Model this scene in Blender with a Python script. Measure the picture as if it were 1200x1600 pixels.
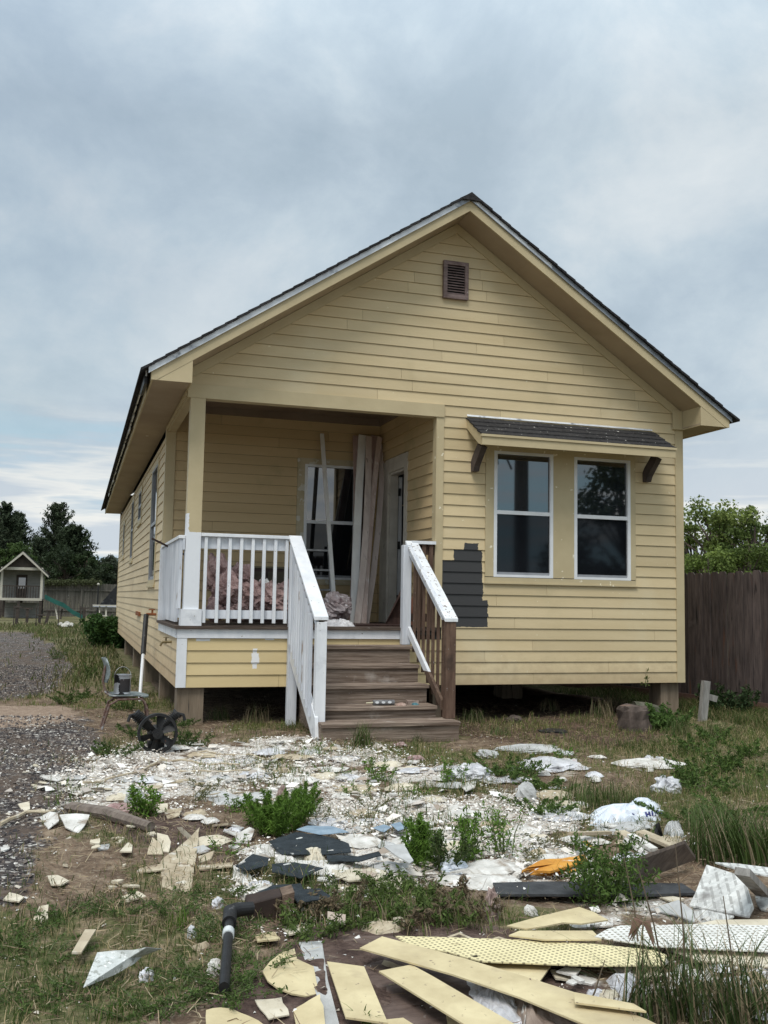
import bpy, math, random
import numpy as np
from mathutils import Vector, Matrix
R = math.radians
random.seed(7); rng = np.random.default_rng(7)
for o in list(bpy.data.objects): bpy.data.objects.remove(o)
SC = bpy.context.scene; COL = SC.collection
# ------------------------------------------------------------------ camera
CAM = np.array([-1.0161, -10.1945, 0.9427]); YAW, PIT, ROL, FPX = .305634, .090309, .017917, 1504.476
_fw = np.array([math.sin(YAW)*math.cos(PIT), math.cos(YAW)*math.cos(PIT), math.sin(PIT)])
_r = np.array([math.cos(YAW), -math.sin(YAW), 0.]); _u = np.cross(_r, _fw)
_R = _r*math.cos(ROL)+_u*math.sin(ROL); _U = -_r*math.sin(ROL)+_u*math.cos(ROL)
cd = bpy.data.cameras.new('camera'); cam = bpy.data.objects.new('camera', cd); COL.objects.link(cam)
cd.sensor_width = 36; cd.sensor_fit = 'AUTO'; cd.lens = FPX/1600*36; cd.clip_end = 2000; cd.clip_start = .05
m = Matrix(((_R[0], _U[0], -_fw[0], CAM[0]), (_R[1], _U[1], -_fw[1], CAM[1]), (_R[2], _U[2], -_fw[2], CAM[2]), (0, 0, 0, 1)))
cam.matrix_world = m; SC.camera = cam
SC.view_settings.view_transform = 'Standard'; SC.view_settings.look = 'None'
SC.view_settings.exposure = 0.2; SC.view_settings.gamma = 1
try: SC.cycles.use_denoising = True
except Exception: pass
SC.cycles.max_bounces = 6; SC.cycles.diffuse_bounces = 4
# ------------------------------------------------------------------ sun and sky
SUN_EL, SUN_AZ = 60, 214          # azimuth: compass-like, clockwise from +Y
sd = bpy.data.lights.new('sun', 'SUN'); sd.energy = 2.0; sd.angle = R(24); sd.color = (1, .955, .89)
so = bpy.data.objects.new('sun', sd); COL.objects.link(so); so.location = (0, -20, 30)
sdir = Vector((math.sin(R(SUN_AZ))*math.cos(R(SUN_EL)), math.cos(R(SUN_AZ))*math.cos(R(SUN_EL)), math.sin(R(SUN_EL))))
so.rotation_euler = sdir.to_track_quat('Z', 'Y').to_euler()
wd = bpy.data.worlds.new('World'); SC.world = wd; wd.use_nodes = True
nt = wd.node_tree; nt.nodes.clear()
def N(nt, t, **k):
    n = nt.nodes.new(t)
    for a, b in k.items():
        if a.startswith('i_'):
            key = a[2:]; n.inputs[int(key) if key.isdigit() else key].default_value = b
        else: setattr(n, a, b)
    return n
def ramp(nt, fac, stops, interp='LINEAR'):
    n = nt.nodes.new('ShaderNodeValToRGB'); cr = n.color_ramp; cr.interpolation = interp
    while len(cr.elements) < len(stops): cr.elements.new(.5)
    for e, (p, c) in zip(cr.elements, stops):
        e.position = p; e.color = (*c, 1) if len(c) == 3 else c
    nt.links.new(fac, n.inputs[0]); return n.outputs[0]
def mix(nt, fac, a, b, mode='MIX'):
    n = nt.nodes.new('ShaderNodeMix'); n.data_type = 'RGBA'; n.blend_type = mode
    for v, i in ((fac, 0), (a, 6), (b, 7)):
        if isinstance(v, (int, float)): n.inputs[i].default_value = v
        elif isinstance(v, tuple): n.inputs[i].default_value = (*v, 1)
        else: nt.links.new(v, n.inputs[i])
    return n.outputs[2]
def mth(nt, op, a, b=0., c=None, clamp=False):
    n = nt.nodes.new('ShaderNodeMath'); n.operation = op; n.use_clamp = clamp
    for v, i in ((a, 0), (b, 1), (c, 2)):
        if v is None: continue
        if isinstance(v, (int, float)): n.inputs[i].default_value = v
        else: nt.links.new(v, n.inputs[i])
    return n.outputs[0]
L = nt.links.new
sky = N(nt, 'ShaderNodeTexSky', sky_type='NISHITA', sun_disc=False)
sky.sun_elevation = R(SUN_EL); sky.sun_rotation = R(SUN_AZ); sky.air_density = 1.6; sky.dust_density = 2
tc = N(nt, 'ShaderNodeTexCoord'); sx = N(nt, 'ShaderNodeSeparateXYZ'); L(tc.outputs['Generated'], sx.inputs[0])
zz = mth(nt, 'ADD', mth(nt, 'MAXIMUM', sx.outputs[2], 0.), .42)
cx = N(nt, 'ShaderNodeCombineXYZ'); L(mth(nt, 'DIVIDE', sx.outputs[0], zz), cx.inputs[0]); L(mth(nt, 'DIVIDE', sx.outputs[1], zz), cx.inputs[1])
cx.inputs[2].default_value = 3.7
n1 = N(nt, 'ShaderNodeTexNoise', i_Scale=4.6, i_Detail=12., i_Roughness=.62, i_Distortion=.2); mpd = N(nt, 'ShaderNodeMapping'); mpd.inputs['Scale'].default_value = (1, 1, 1.25); mpd.inputs['Location'].default_value = (2.3, .4, 1.1); L(tc.outputs['Generated'], mpd.inputs[0]); L(mpd.outputs[0], n1.inputs['Vector'])
n2 = N(nt, 'ShaderNodeTexNoise', i_Scale=1.5, i_Detail=4., i_Roughness=.5); L(cx.outputs[0], n2.inputs['Vector'])
n3 = N(nt, 'ShaderNodeTexNoise', i_Scale=.5, i_Detail=8., i_Roughness=.6, i_Distortion=.3)
mp = N(nt, 'ShaderNodeMapping'); mp.inputs['Location'].default_value = (5, 2, 9); L(cx.outputs[0], mp.inputs[0]); L(mp.outputs[0], n3.inputs['Vector'])
cl = mth(nt, 'ADD', mth(nt, 'MULTIPLY', n1.outputs[0], .62), mth(nt, 'MULTIPLY', n2.outputs[0], .38))
ccol = ramp(nt, cl, [(.37, (3.9, 4.8, 5.6)), (.44, (4.4, 5.3, 6.1)), (.50, (5.0, 5.9, 6.6)), (.57, (5.9, 6.6, 7.1)), (.68, (6.9, 7.4, 7.7))])
# paler, creamier cloud band low on the horizon, with blue gaps
el = sx.outputs[2]
band = ramp(nt, el, [(.0, (1, 1, 1)), (.1, (.85,)*3), (.2, (.0,)*3)])
lown = N(nt, 'ShaderNodeTexNoise', i_Scale=3.2, i_Detail=5., i_Roughness=.55)
mp2 = N(nt, 'ShaderNodeMapping'); mp2.inputs['Scale'].default_value = (1, 1, 9); L(tc.outputs['Generated'], mp2.inputs[0]); L(mp2.outputs[0], lown.inputs['Vector'])
lowc = ramp(nt, lown.outputs[0], [(.38, (3.9, 6.3, 7.6)), (.46, (5.0, 6.0, 6.8)), (.53, (8.4, 8.4, 8.0)), (.62, (5.6, 6.2, 6.8))])
ccol = mix(nt, band, ccol, lowc)
gap = ramp(nt, n3.outputs[0], [(.60, (0, 0, 0)), (.75, (.35,)*3)])
skyc = mix(nt, gap, ccol, sky.outputs[0])
# the overcast is brightest overhead and behind the camera, where the veiled sun stands
up = ramp(nt, el, [(.0, (1, 1, 1)), (.45, (1,)*3), (.85, (1.9,)*3)])
skyc = mix(nt, 1., skyc, up, 'MULTIPLY')
bg = N(nt, 'ShaderNodeBackground'); L(skyc, bg.inputs[0]); bg.inputs[1].default_value = .095
wo = N(nt, 'ShaderNodeOutputWorld'); L(bg.outputs[0], wo.inputs[0])
# ------------------------------------------------------------------ picture <-> place helpers (photo measured at 1200x1600)
def ray(x, y): return _fw*FPX+_R*(x-600)-_U*(y-800)
def gz(x, y):
    return -.40+.012*np.sin(x*1.3+y*.7)+.010*np.sin(x*2.9-y*2.1+1)+.006*np.sin(5.1*x+4.3*y)
def P(x, y, h=0.):
    d = ray(x, y); z = -.4
    for _ in range(4):
        t = (z+h-CAM[2])/d[2]; q = CAM+d*t; z = gz(q[0], q[1])
    return np.array([q[0], q[1], z+h])
def F(x, y, Y=0.): d = ray(x, y); return CAM+d*(Y-CAM[1])/d[1]
def S(x, y, X=0.): d = ray(x, y); return CAM+d*(X-CAM[0])/d[0]
def AD(x, y, b):           # point seen at x,y standing as far away as b
    d = ray(x, y); n = np.array([math.sin(YAW), math.cos(YAW), 0]); return CAM+d*(n@(np.array(b)-CAM))/(n@d)
def Z(x, y, z): d = ray(x, y); return CAM+d*(z-CAM[2])/d[2]
# ------------------------------------------------------------------ value noise
def _h(ix, iy, s): 
    v = np.sin(ix*127.1+iy*311.7+s*74.7)*43758.5453; return v-np.floor(v)
def vn(x, y, sc=1., s=0):
    x = np.asarray(x)*sc; y = np.asarray(y)*sc; ix = np.floor(x); iy = np.floor(y); fx = x-ix; fy = y-iy
    fx = fx*fx*(3-2*fx); fy = fy*fy*(3-2*fy)
    return (_h(ix, iy, s)*(1-fx)+_h(ix+1, iy, s)*fx)*(1-fy)+(_h(ix, iy+1, s)*(1-fx)+_h(ix+1, iy+1, s)*fx)*fy
def fbm(x, y, sc=1., s=0, o=4):
    a = 0; w = .5; t = 0
    for i in range(o): a = a+w*vn(x, y, sc*2**i, s+i*13); t += w; w *= .55
    return a/t
def inpoly(x, y, poly):
    x = np.asarray(x); y = np.asarray(y); c = np.zeros(x.shape, bool); n = len(poly)
    for i in range(n):
        x1, y1 = poly[i][:2]; x2, y2 = poly[(i+1) % n][:2]
        if y1 == y2: continue
        k = ((y1 > y) != (y2 > y)) & (x < (x2-x1)*(y-y1)/(y2-y1)+x1); c ^= k
    return c
def gpoly(px): return [tuple(P(*q)[:2]) for q in px]
# ------------------------------------------------------------------ mesh helpers
WP = {}
def mesh_np(name, V, faces_idx, nper, mats, col=None):
    """fast mesh; faces_idx flat int array, nper = verts per face (int)"""
    me = bpy.data.meshes.new(name); V = np.asarray(V, np.float32); fi = np.asarray(faces_idx, np.int32).ravel()
    nf = len(fi)//nper
    me.vertices.add(len(V)); me.vertices.foreach_set('co', V.ravel())
    me.loops.add(len(fi)); me.loops.foreach_set('vertex_index', fi)
    me.polygons.add(nf); me.polygons.foreach_set('loop_start', np.arange(nf, dtype=np.int32)*nper)
    me.update(calc_edges=True)
    if col is not None:
        a = me.color_attributes.new('Col', 'FLOAT_COLOR', 'POINT'); a.data.foreach_set('color', np.asarray(col, np.float32).ravel())
    me.materials.append(mats); me.validate(); return me
class MB:
    def __init__(s): s.v = []; s.f = []
    def add(s, vs, fs):
        n = len(s.v); s.v += [tuple(float(c) for c in v) for v in vs]; s.f += [tuple(i+n for i in f) for f in fs]; return s
    def hexa(s, b, t):      # bottom 4 pts, top 4 pts (same order)
        return s.add(list(b)+list(t), [(3, 2, 1, 0), (4, 5, 6, 7), (0, 1, 5, 4), (1, 2, 6, 5), (2, 3, 7, 6), (3, 0, 4, 7)])
    def box(s, x0, x1, y0, y1, z0, z1):
        return s.hexa([(x0, y0, z0), (x1, y0, z0), (x1, y1, z0), (x0, y1, z0)], [(x0, y0, z1), (x1, y0, z1), (x1, y1, z1), (x0, y1, z1)])
    def prism(s, poly, d):  # 3d polygon extruded by vector d
        n = len(poly); d = np.array(d, float); a = [np.array(p, float) for p in poly]
        return s.add(a+[p+d for p in a], [tuple(range(n))[::-1], tuple(range(n, 2*n))]+[(i, (i+1) % n, (i+1) % n+n, i+n) for i in range(n)])
    def bar(s, a, b, w, h, up=(0, 0, 1)):   # box from a to b, width w, height h
        a = Vector(a); b = Vector(b); d = (b-a).normalized(); upv = Vector(up)
        sd = d.cross(upv)
        if sd.length < 1e-4: sd = d.cross(Vector((1, 0, 0)))
        sd.normalize(); u = sd.cross(d); p = []
        for c in (a, b):
            p.append([c-sd*w/2-u*h/2, c+sd*w/2-u*h/2, c+sd*w/2+u*h/2, c-sd*w/2+u*h/2])
        return s.hexa(p[0], p[1])
    def tube(s, pts, rad, n=8, cap=True):
        pts = [Vector(p) for p in pts]; k = len(pts)
        if not hasattr(rad, '__len__'): rad = [rad]*k
        base = len(s.v); prev = None; vs = []
        for i, p in enumerate(pts):
            d = (pts[min(i+1, k-1)]-pts[max(i-1, 0)]).normalized()
            if prev is None:
                a = d.orthogonal().normalized()
            else:
                a = (prev-d*prev.dot(d)); a = a.normalized() if a.length > 1e-5 else d.orthogonal().normalized()
            prev = a; b = d.cross(a)
            for j in range(n):
                t = 2*math.pi*j/n; vs.append(p+(a*math.cos(t)+b*math.sin(t))*rad[i])
        fs = [(i*n+j, i*n+(j+1) % n, (i+1)*n+(j+1) % n, (i+1)*n+j) for i in range(k-1) for j in range(n)]
        if cap: fs += [tuple(range(n))[::-1], tuple(range((k-1)*n, k*n))]
        return s.add(vs, fs)
    def lathe(s, prof, c=(0, 0, 0), n=16, axis='z'):
        vs = []
        for r, h in prof:
            for j in range(n):
                t = 2*math.pi*j/n; q = (r*math.cos(t), r*math.sin(t), h)
                if axis == 'y': q = (q[0], h, q[1])
                if axis == 'x': q = (h, q[0], q[1])
                vs.append((q[0]+c[0], q[1]+c[1], q[2]+c[2]))
        k = len(prof); fs = [(i*n+j, i*n+(j+1) % n, (i+1)*n+(j+1) % n, (i+1)*n+j) for i in range(k-1) for j in range(n)]
        fs += [tuple(range(n))[::-1], tuple(range((k-1)*n, k*n))]
        return s.add(vs, fs)
    def jitter(s, a, seed=0):
        r = random.Random(seed); s.v = [(x+r.uniform(-a, a), y+r.uniform(-a, a), z+r.uniform(-a, a)) for x, y, z in s.v]; return s
    def build(s, name, mat, parent=None, smooth=False, bevel=0):
        me = bpy.data.meshes.new(name); loc = np.zeros(3)
        if parent is None:
            a = np.array(s.v); loc = np.array([(a[:, 0].min()+a[:, 0].max())/2, (a[:, 1].min()+a[:, 1].max())/2, a[:, 2].min()])
        me.from_pydata([tuple(np.array(v)-loc) for v in s.v], [], s.f); me.materials.append(mat)
        import bmesh
        bm = bmesh.new(); bm.from_mesh(me); bmesh.ops.recalc_face_normals(bm, faces=bm.faces)
        if bevel:
            bmesh.ops.bevel(bm, geom=list(bm.edges), offset=bevel, segments=1, affect='EDGES', clamp_overlap=True)
        bm.to_mesh(me); bm.free()
        if smooth: me.polygons.foreach_set('use_smooth', [True]*len(me.polygons))
        return link(name, me, parent, loc)
def link(name, me, parent=None, loc=(0, 0, 0)):
    o = bpy.data.objects.new(name, me); COL.objects.link(o); loc = np.array(loc, float)
    if parent is not None:
        o.parent = parent; o.location = tuple(-WP[parent.name]); WP[o.name] = np.zeros(3)
    else: o.location = tuple(loc); WP[o.name] = loc
    return o
def empty(name, loc):
    o = bpy.data.objects.new(name, None); COL.objects.link(o); o.location = tuple(float(c) for c in loc); o.empty_display_size = .1
    WP[o.name] = np.array(loc, float); return o
def tag(o, label, cat, group=None):
    o['label'] = label; o['category'] = cat
    if group: o['group'] = group
    return o
def struct(o): o['kind'] = 'structure'; return o
# ------------------------------------------------------------------ materials
def pm(name, c1, c2=None, sc=4., stretch=(1, 1, 1), rough=.75, detail=6., spread=(.35, .65), island=0., spots=(), bump=0., bsc=None, metal=0., spec=.35, attr=None, nrough=.6, ior=1.5):
    """noise between c1 and c2, optional stains (colour, scale, lo, hi), per-piece tone, bump"""
    mt = bpy.data.materials.new(name); mt.use_nodes = True; nt = mt.node_tree; b = nt.nodes['Principled BSDF']; L = nt.links.new
    t = N(nt, 'ShaderNodeTexCoord'); mp = N(nt, 'ShaderNodeMapping'); mp.inputs['Scale'].default_value = stretch
    L(t.outputs['Object'], mp.inputs[0])
    n = N(nt, 'ShaderNodeTexNoise', i_Scale=sc, i_Detail=detail, i_Roughness=nrough); L(mp.outputs[0], n.inputs['Vector'])
    col = ramp(nt, n.outputs[0], [(spread[0], c1), (spread[1], c2 or c1)])
    if attr:
        a = N(nt, 'ShaderNodeAttribute'); a.attribute_name = attr; col = mix(nt, 1., a.outputs['Color'], col, 'MULTIPLY')
    for i, (sc_c, ssc, lo, hi) in enumerate(spots):
        m2 = N(nt, 'ShaderNodeMapping'); m2.inputs['Location'].default_value = (3.1*i+1, 7.7*i, 2.3*i); m2.inputs['Scale'].default_value = stretch if ssc < 0 else (1, 1, 1)
        L(t.outputs['Object'], m2.inputs[0])
        k = N(nt, 'ShaderNodeTexNoise', i_Scale=abs(ssc), i_Detail=4., i_Roughness=.55); L(m2.outputs[0], k.inputs['Vector'])
        f = ramp(nt, k.outputs[0], [(lo, (0, 0, 0)), (hi, (1, 1, 1))]); col = mix(nt, f, col, sc_c)
    if island:
        g = N(nt, 'ShaderNodeNewGeometry'); v = mth(nt, 'MULTIPLY_ADD', g.outputs['Random Per Island'], island*2, 1-island)
        cc = N(nt, 'ShaderNodeCombineXYZ'); [L(v, cc.inputs[i]) for i in range(3)]
        col = mix(nt, 1., col, cc.outputs[0], 'MULTIPLY')
    L(col, b.inputs['Base Color']); b.inputs['Roughness'].default_value = rough; b.inputs['IOR'].default_value = ior; b.inputs['Metallic'].default_value = metal
    b.inputs['Specular IOR Level'].default_value = spec
    if bump:
        bn = N(nt, 'ShaderNodeTexNoise', i_Scale=bsc or sc*4, i_Detail=5., i_Roughness=.6); L(mp.outputs[0], bn.inputs['Vector'])
        bp = N(nt, 'ShaderNodeBump', i_Strength=min(1., bump), i_Distance=.02); L(bn.outputs[0], bp.inputs['Height']); L(bp.outputs[0], b.inputs['Normal'])
    return mt
def boxmask(nt, pos, boxes, edge=.012, nsc=14.):
    """1 inside any (axis-a lo hi, axis-b lo hi) rectangle of x/z position with a ragged brushed edge"""
    n = N(nt, 'ShaderNodeTexNoise', i_Scale=nsc, i_Detail=5., i_Roughness=.7); nt.links.new(pos, n.inputs['Vector'])
    s = N(nt, 'ShaderNodeSeparateXYZ'); nt.links.new(pos, s.inputs[0])
    j = mth(nt, 'MULTIPLY', mth(nt, 'SUBTRACT', n.outputs[0], .5), edge*8)
    x = mth(nt, 'ADD', s.outputs[0], j); z = mth(nt, 'ADD', s.outputs[2], mth(nt, 'MULTIPLY', j, .35)); out = None
    for x0, x1, z0, z1 in boxes:
        q = mth(nt, 'MULTIPLY', mth(nt, 'MULTIPLY', mth(nt, 'GREATER_THAN', x, x0), mth(nt, 'LESS_THAN', x, x1)), mth(nt, 'MULTIPLY', mth(nt, 'GREATER_THAN', z, z0), mth(nt, 'LESS_THAN', z, z1)))
        out = q if out is None else mth(nt, 'MAXIMUM', out, q)
    return out
YEL, YEL2 = (.56, .447, .262), (.635, .516, .318)
TRM, TRM2 = (.48, .395, .24), (.54, .45, .28)
WHT = (.76, .77, .79)
dab = ((.80, .74, .58), 16., .69, .71)
M = {}
M['siding'] = pm('yellow siding paint', YEL, YEL2, 1.1, (.5, .5, 3), .62, island=.055, spots=(((.44, .36, .19), 2.6, .62, .85), ((.7, .62, .4), 19., .735, .75)), bump=.12, bsc=60)
M['side_siding'] = pm('weathered side siding paint', (.59, .465, .29), (.67, .54, .345), 1.0, (1, .4, 3), .65, island=.05, spots=(((.42, .28, .15), 1.7, .64, .85),), bump=.12, bsc=60)
M['porch_siding'] = pm('shaded porch siding paint', (.52, .39, .215), (.58, .44, .25), 1.0, (.5, .5, 3), .65, island=.05, spots=(((.40, .33, .18), 2.2, .58, .8),), bump=.1, bsc=60)  # siding yellow made darker and browner; porch shade is put into the colour
M['trim'] = pm('tan trim paint', TRM, TRM2, 2.5, (1, 1, 1), .6, island=.03, spots=(((.38, .33, .2), 3., .64, .85),), bump=.06, bsc=50)
M['casing'] = pm('dabbed window casing paint', TRM, TRM2, 2.5, (1, 1, 1), .6, island=.02, spots=(((.80, .74, .58), 15., .665, .68),), bump=.06, bsc=50)
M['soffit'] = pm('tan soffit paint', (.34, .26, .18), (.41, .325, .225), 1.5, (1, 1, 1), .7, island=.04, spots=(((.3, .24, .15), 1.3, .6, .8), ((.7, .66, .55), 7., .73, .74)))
M['white'] = pm('white rail paint', (.66, .68, .71), (.80, .81, .83), 6, (1, 1, .25), .5, spots=(((.5, .52, .55), 5., .62, .8), ((.33, .3, .27), 22., .70, .72)), bump=.15, bsc=40, spec=.4)
M['thin_white'] = pm('thin white rail paint', (.52, .55, .60), (.74, .76, .80), 9, (1, 1, .12), .6, spots=(((.38, .39, .42), -7., .6, .75), ((.30, .24, .20), -16., .68, .72)), bump=.2, bsc=40)
M['worn_white'] = pm('worn white cap paint', (.68, .70, .72), (.80, .82, .84), 6, (1, 1, 1), .5, spots=(((.30, .26, .24), 26., .60, .63), ((.5, .5, .5), 9., .6, .75)), bump=.2, bsc=50)
M['stepwood'] = pm('weathered step lumber', (.105, .074, .056), (.28, .22, .175), 3.2, (.7, 6, 14), .85, island=.2, spots=(((.10, .07, .05), 2.2, .6, .8), ((.42, .38, .34), 4., .6, .8), ((.5, .48, .46), 30., .73, .76)), bump=.5, bsc=6, spec=.2)
M['brownwood'] = pm('brown rail lumber', (.075, .045, .032), (.155, .10, .072), 4, (5, 5, .8), .8, island=.22, spots=(((.035, .025, .02), 3., .6, .75), ((.42, .42, .42), -22., .69, .72)), bump=.4, bsc=8, spec=.2)
M['pierwood'] = pm('pier lumber', (.15, .115, .08), (.25, .195, .14), 3, (5, 5, .5), .85, island=.1, spots=(((.06, .05, .04), -5., .62, .7),), bump=.4, bsc=6)
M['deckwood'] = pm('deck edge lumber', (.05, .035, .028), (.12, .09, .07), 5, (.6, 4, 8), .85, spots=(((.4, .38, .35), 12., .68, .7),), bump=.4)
M['shingle'] = pm('black shingle grit', (.018, .018, .02), (.045, .044, .046), 30, (1, 1, 1), .95, island=.25, bump=.3, bsc=120, spec=.2)
M['awnshingle'] = pm('awning shingle grit', (.022, .021, .022), (.05, .048, .048), 40, (1, 1, 1), .95, island=.12, spots=(((.75, .73, .68), 24., .69, .70),), bump=.3, bsc=120, spec=.2)
M['drip'] = pm('galvanised drip edge', (.58, .60, .63), (.80, .82, .84), 3, (2, 2, 2), .38, spots=(((.25, .27, .3), 4., .6, .66),), metal=.25, spec=.5)
M['dripgrey'] = pm('grey drip edge', (.20, .22, .25), (.33, .36, .40), 3, (2, 2, 2), .4, metal=.25, spec=.5)
M['doorcase'] = pm('worn door casing', (.46, .42, .36), (.58, .54, .47), 5, spots=(((.3, .27, .22), 7., .62, .75),))
M['bracket'] = pm('dark bracket wood', (.045, .036, .034), (.085, .066, .06), 6, bump=.2)
M['vent'] = pm('brown vent wood', (.13, .09, .085), (.24, .18, .17), 8, (1, 1, 3), .8, island=.15, spots=(((.35, .31, .29), 24., .68, .7),), bump=.3)
M['vinyl'] = pm('white vinyl frame', (.70, .72, .74), (.80, .81, .83), 4, rough=.4)
M['greyvinyl'] = pm('grey sill vinyl', (.22, .23, .25), (.30, .31, .33), 4, rough=.45)
M['grime'] = pm('grimy frame paint', (.42, .36, .235), (.52, .45, .31), 6, rough=.6, spots=(((.6, .58, .5), 9., .6, .62),))
def glass(name, base, rough=.03, spec=.5, ws=0.):
    mt = pm(name, base, tuple(c*1.6 for c in base), 1.5, rough=rough, spec=spec, ior=1.5 if spec < .7 else 2.0); return mt
M['pane'] = glass('dark window glass', (.010, .013, .016), .02, .8)
M['screen'] = glass('screened window glass', (.006, .007, .009), .04, .42)
M['sidepane'] = glass('side window glass', (.03, .035, .04), .03, 1.)
M['interior'] = pm('unlit room plaster', (.10, .11, .12), (.16, .17, .18), 2, rough=.9)  # plaster kept dark grey, the rooms' lack of light put into its colour
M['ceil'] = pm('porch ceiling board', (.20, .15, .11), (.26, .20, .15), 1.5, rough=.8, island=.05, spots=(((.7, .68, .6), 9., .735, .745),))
M['black'] = pm('black plastic', (.008, .008, .009), (.02, .02, .021), 8, rough=.5, spots=(((.12, .12, .12), 9., .64, .7),), bump=.1)
M['castblack'] = pm('black cast iron', (.008, .008, .009), (.018, .018, .018), 14, rough=.55, spots=(((.10, .04, .02), 9., .63, .7),), bump=.2)
M['rust'] = pm('rusty iron', (.16, .055, .022), (.32, .12, .05), 25, rough=.85, bump=.3)
M['brass'] = pm('dull brass', (.16, .12, .06), (.3, .24, .13), 20, rough=.5, metal=.5)
# siding paint with the two test patches of dark grey on the front wall
def add_patch(mt, boxes, colr, edge, nsc, boxes2=None, col2=None):
    nt = mt.node_tree; b = nt.nodes['Principled BSDF']; src = b.inputs['Base Color'].links[0].from_socket
    t = N(nt, 'ShaderNodeTexCoord'); out = src
    if boxes2: out = mix(nt, boxmask(nt, t.outputs['Object'], boxes2, .006, 9.), out, col2)
    out = mix(nt, boxmask(nt, t.outputs['Object'], boxes, edge, nsc), out, colr); nt.links.new(out, b.inputs['Base Color'])
M['front_siding'] = pm('front siding paint', YEL, YEL2, 1.1, (.5, .5, 3), .62, island=.085, spots=(((.45, .37, .22), 1.6, .60, .95), ((.66, .58, .40), .9, .55, .85), ((.74, .67, .48), 17., .735, .745)), bump=.12, bsc=60)
add_patch(M['front_siding'], [(2.86, 3.40, .655, 1.15), (2.86, 3.39, 1.1, 1.397), (3.035, 3.385, 1.38, 1.522), (3.16, 3.34, 1.5, 1.60), (2.9, 3.46, .645, .95), (2.93, 3.0, .55, .565)], (.045, .045, .046), .011, 11.)
def add_splash(mt, zt, col, k):
    nt = mt.node_tree; b = nt.nodes['Principled BSDF']; src = b.inputs['Base Color'].links[0].from_socket; t = N(nt, 'ShaderNodeTexCoord'); s = N(nt, 'ShaderNodeSeparateXYZ'); nt.links.new(t.outputs['Object'], s.inputs[0])
    n = N(nt, 'ShaderNodeTexNoise', i_Scale=7., i_Detail=6., i_Roughness=.65); nt.links.new(t.outputs['Object'], n.inputs['Vector'])
    f = mth(nt, 'SUBTRACT', mth(nt, 'MULTIPLY', n.outputs[0], zt*2), s.outputs[2]); f = mth(nt, 'MULTIPLY', mth(nt, 'DIVIDE', f, zt, clamp=True), k); nt.links.new(mix(nt, f, src, col), b.inputs['Base Color'])
add_splash(M['front_siding'], .3, (.36, .27, .16), .6); add_splash(M['side_siding'], .45, (.40, .27, .15), .7)
M['skirt'] = pm('skirt siding paint', (.575, .45, .235), (.65, .52, .29), 1.1, (.5, .5, 3), .62, island=.05, bump=.1, bsc=60)
add_patch(M['skirt'], [(.76, .84, .24, .35), (.775, .82, .19, .4), (.18, .32, .475, .53), (.9, 1.0, .49, .53)], (.76, .76, .76), .006, 12.)
M['post'] = pm('half painted post', TRM, TRM2, 2.5, rough=.6, bump=.06, bsc=50)
add_patch(M['post'], [(-1, 1, -1, 1.605), (-1, .06, 1.5, 1.8)], (.74, .76, .79), .006, 22.)
M['jamb'] = pm('dabbed corner trim', TRM, TRM2, 2.5, rough=.6, spots=(((.80, .74, .58), 13., .66, .675),))
M['lowrail'] = pm('half painted low rail', (.075, .045, .032), (.15, .1, .07), 4, (5, 5, .8), .8, bump=.3)
add_patch(M['lowrail'], [(-9, 9, .21, 3)], (.72, .74, .77), .008, 25.)
# ------------------------------------------------------------------ ground zones (lists traced round real patches, held as ground x,y)
Z_WHITE = gpoly([(205, 1172), (260, 1158), (330, 1150), (450, 1148), (520, 1160), (600, 1176), (700, 1192), (705, 1225), (770, 1232), (850, 1262), (930, 1300), (1040, 1290), (1080, 1335), (1000, 1375), (880, 1385), (760, 1380), (600, 1385), (480, 1420), (380, 1412), (360, 1372), (390, 1320), (340, 1290), (250, 1262), (150, 1262), (70, 1250), (90, 1205), (150, 1190)])
Z_WHITE2 = gpoly([(900, 1400), (1060, 1395), (1200, 1440), (1220, 1600), (960, 1600), (860, 1520)])
Z_WHITE3 = gpoly([(820, 1190), (900, 1160), (1060, 1190), (1000, 1215), (850, 1215)])
Z_GRAV = gpoly([(-260, 985), (30, 985), (95, 1010), (115, 1050), (70, 1085), (-60, 1100), (-60, 1120), (130, 1118), (165, 1165), (120, 1200), (95, 1260), (60, 1310), (45, 1370), (25, 1420), (-260, 1420)])
Z_SAND = gpoly([(-120, 1103), (100, 1103), (125, 1112), (70, 1135), (-120, 1140)])
Z_MULCH = gpoly([(705, 1085), (1040, 1085), (1060, 1130), (1030, 1160), (860, 1175), (720, 1150)])
Z_DIRT = gpoly([(420, 1430), (620, 1420), (900, 1470), (1000, 1600), (330, 1600), (330, 1560), (420, 1500)])
Z_DARK = gpoly([(245, 1258), (330, 1270), (380, 1300), (370, 1350), (300, 1360), (170, 1300), (180, 1262)])
def jit(x, y, a=.16, s=5): return x+(fbm(x, y, 2.2, s)-.5)*a*4, y+(fbm(x, y, 2.2, s+31)-.5)*a*4
def zone(x, y, poly, a=.12, s=5):
    xx, yy = jit(x, y, a, s); return inpoly(xx, yy, poly).astype(float)
def soft(x, y, poly, s=5):
    q = 0
    for i, a in enumerate((.05, .14, .26, .40)): q = q+zone(x, y, poly, a, s+i)
    return q/4
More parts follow.
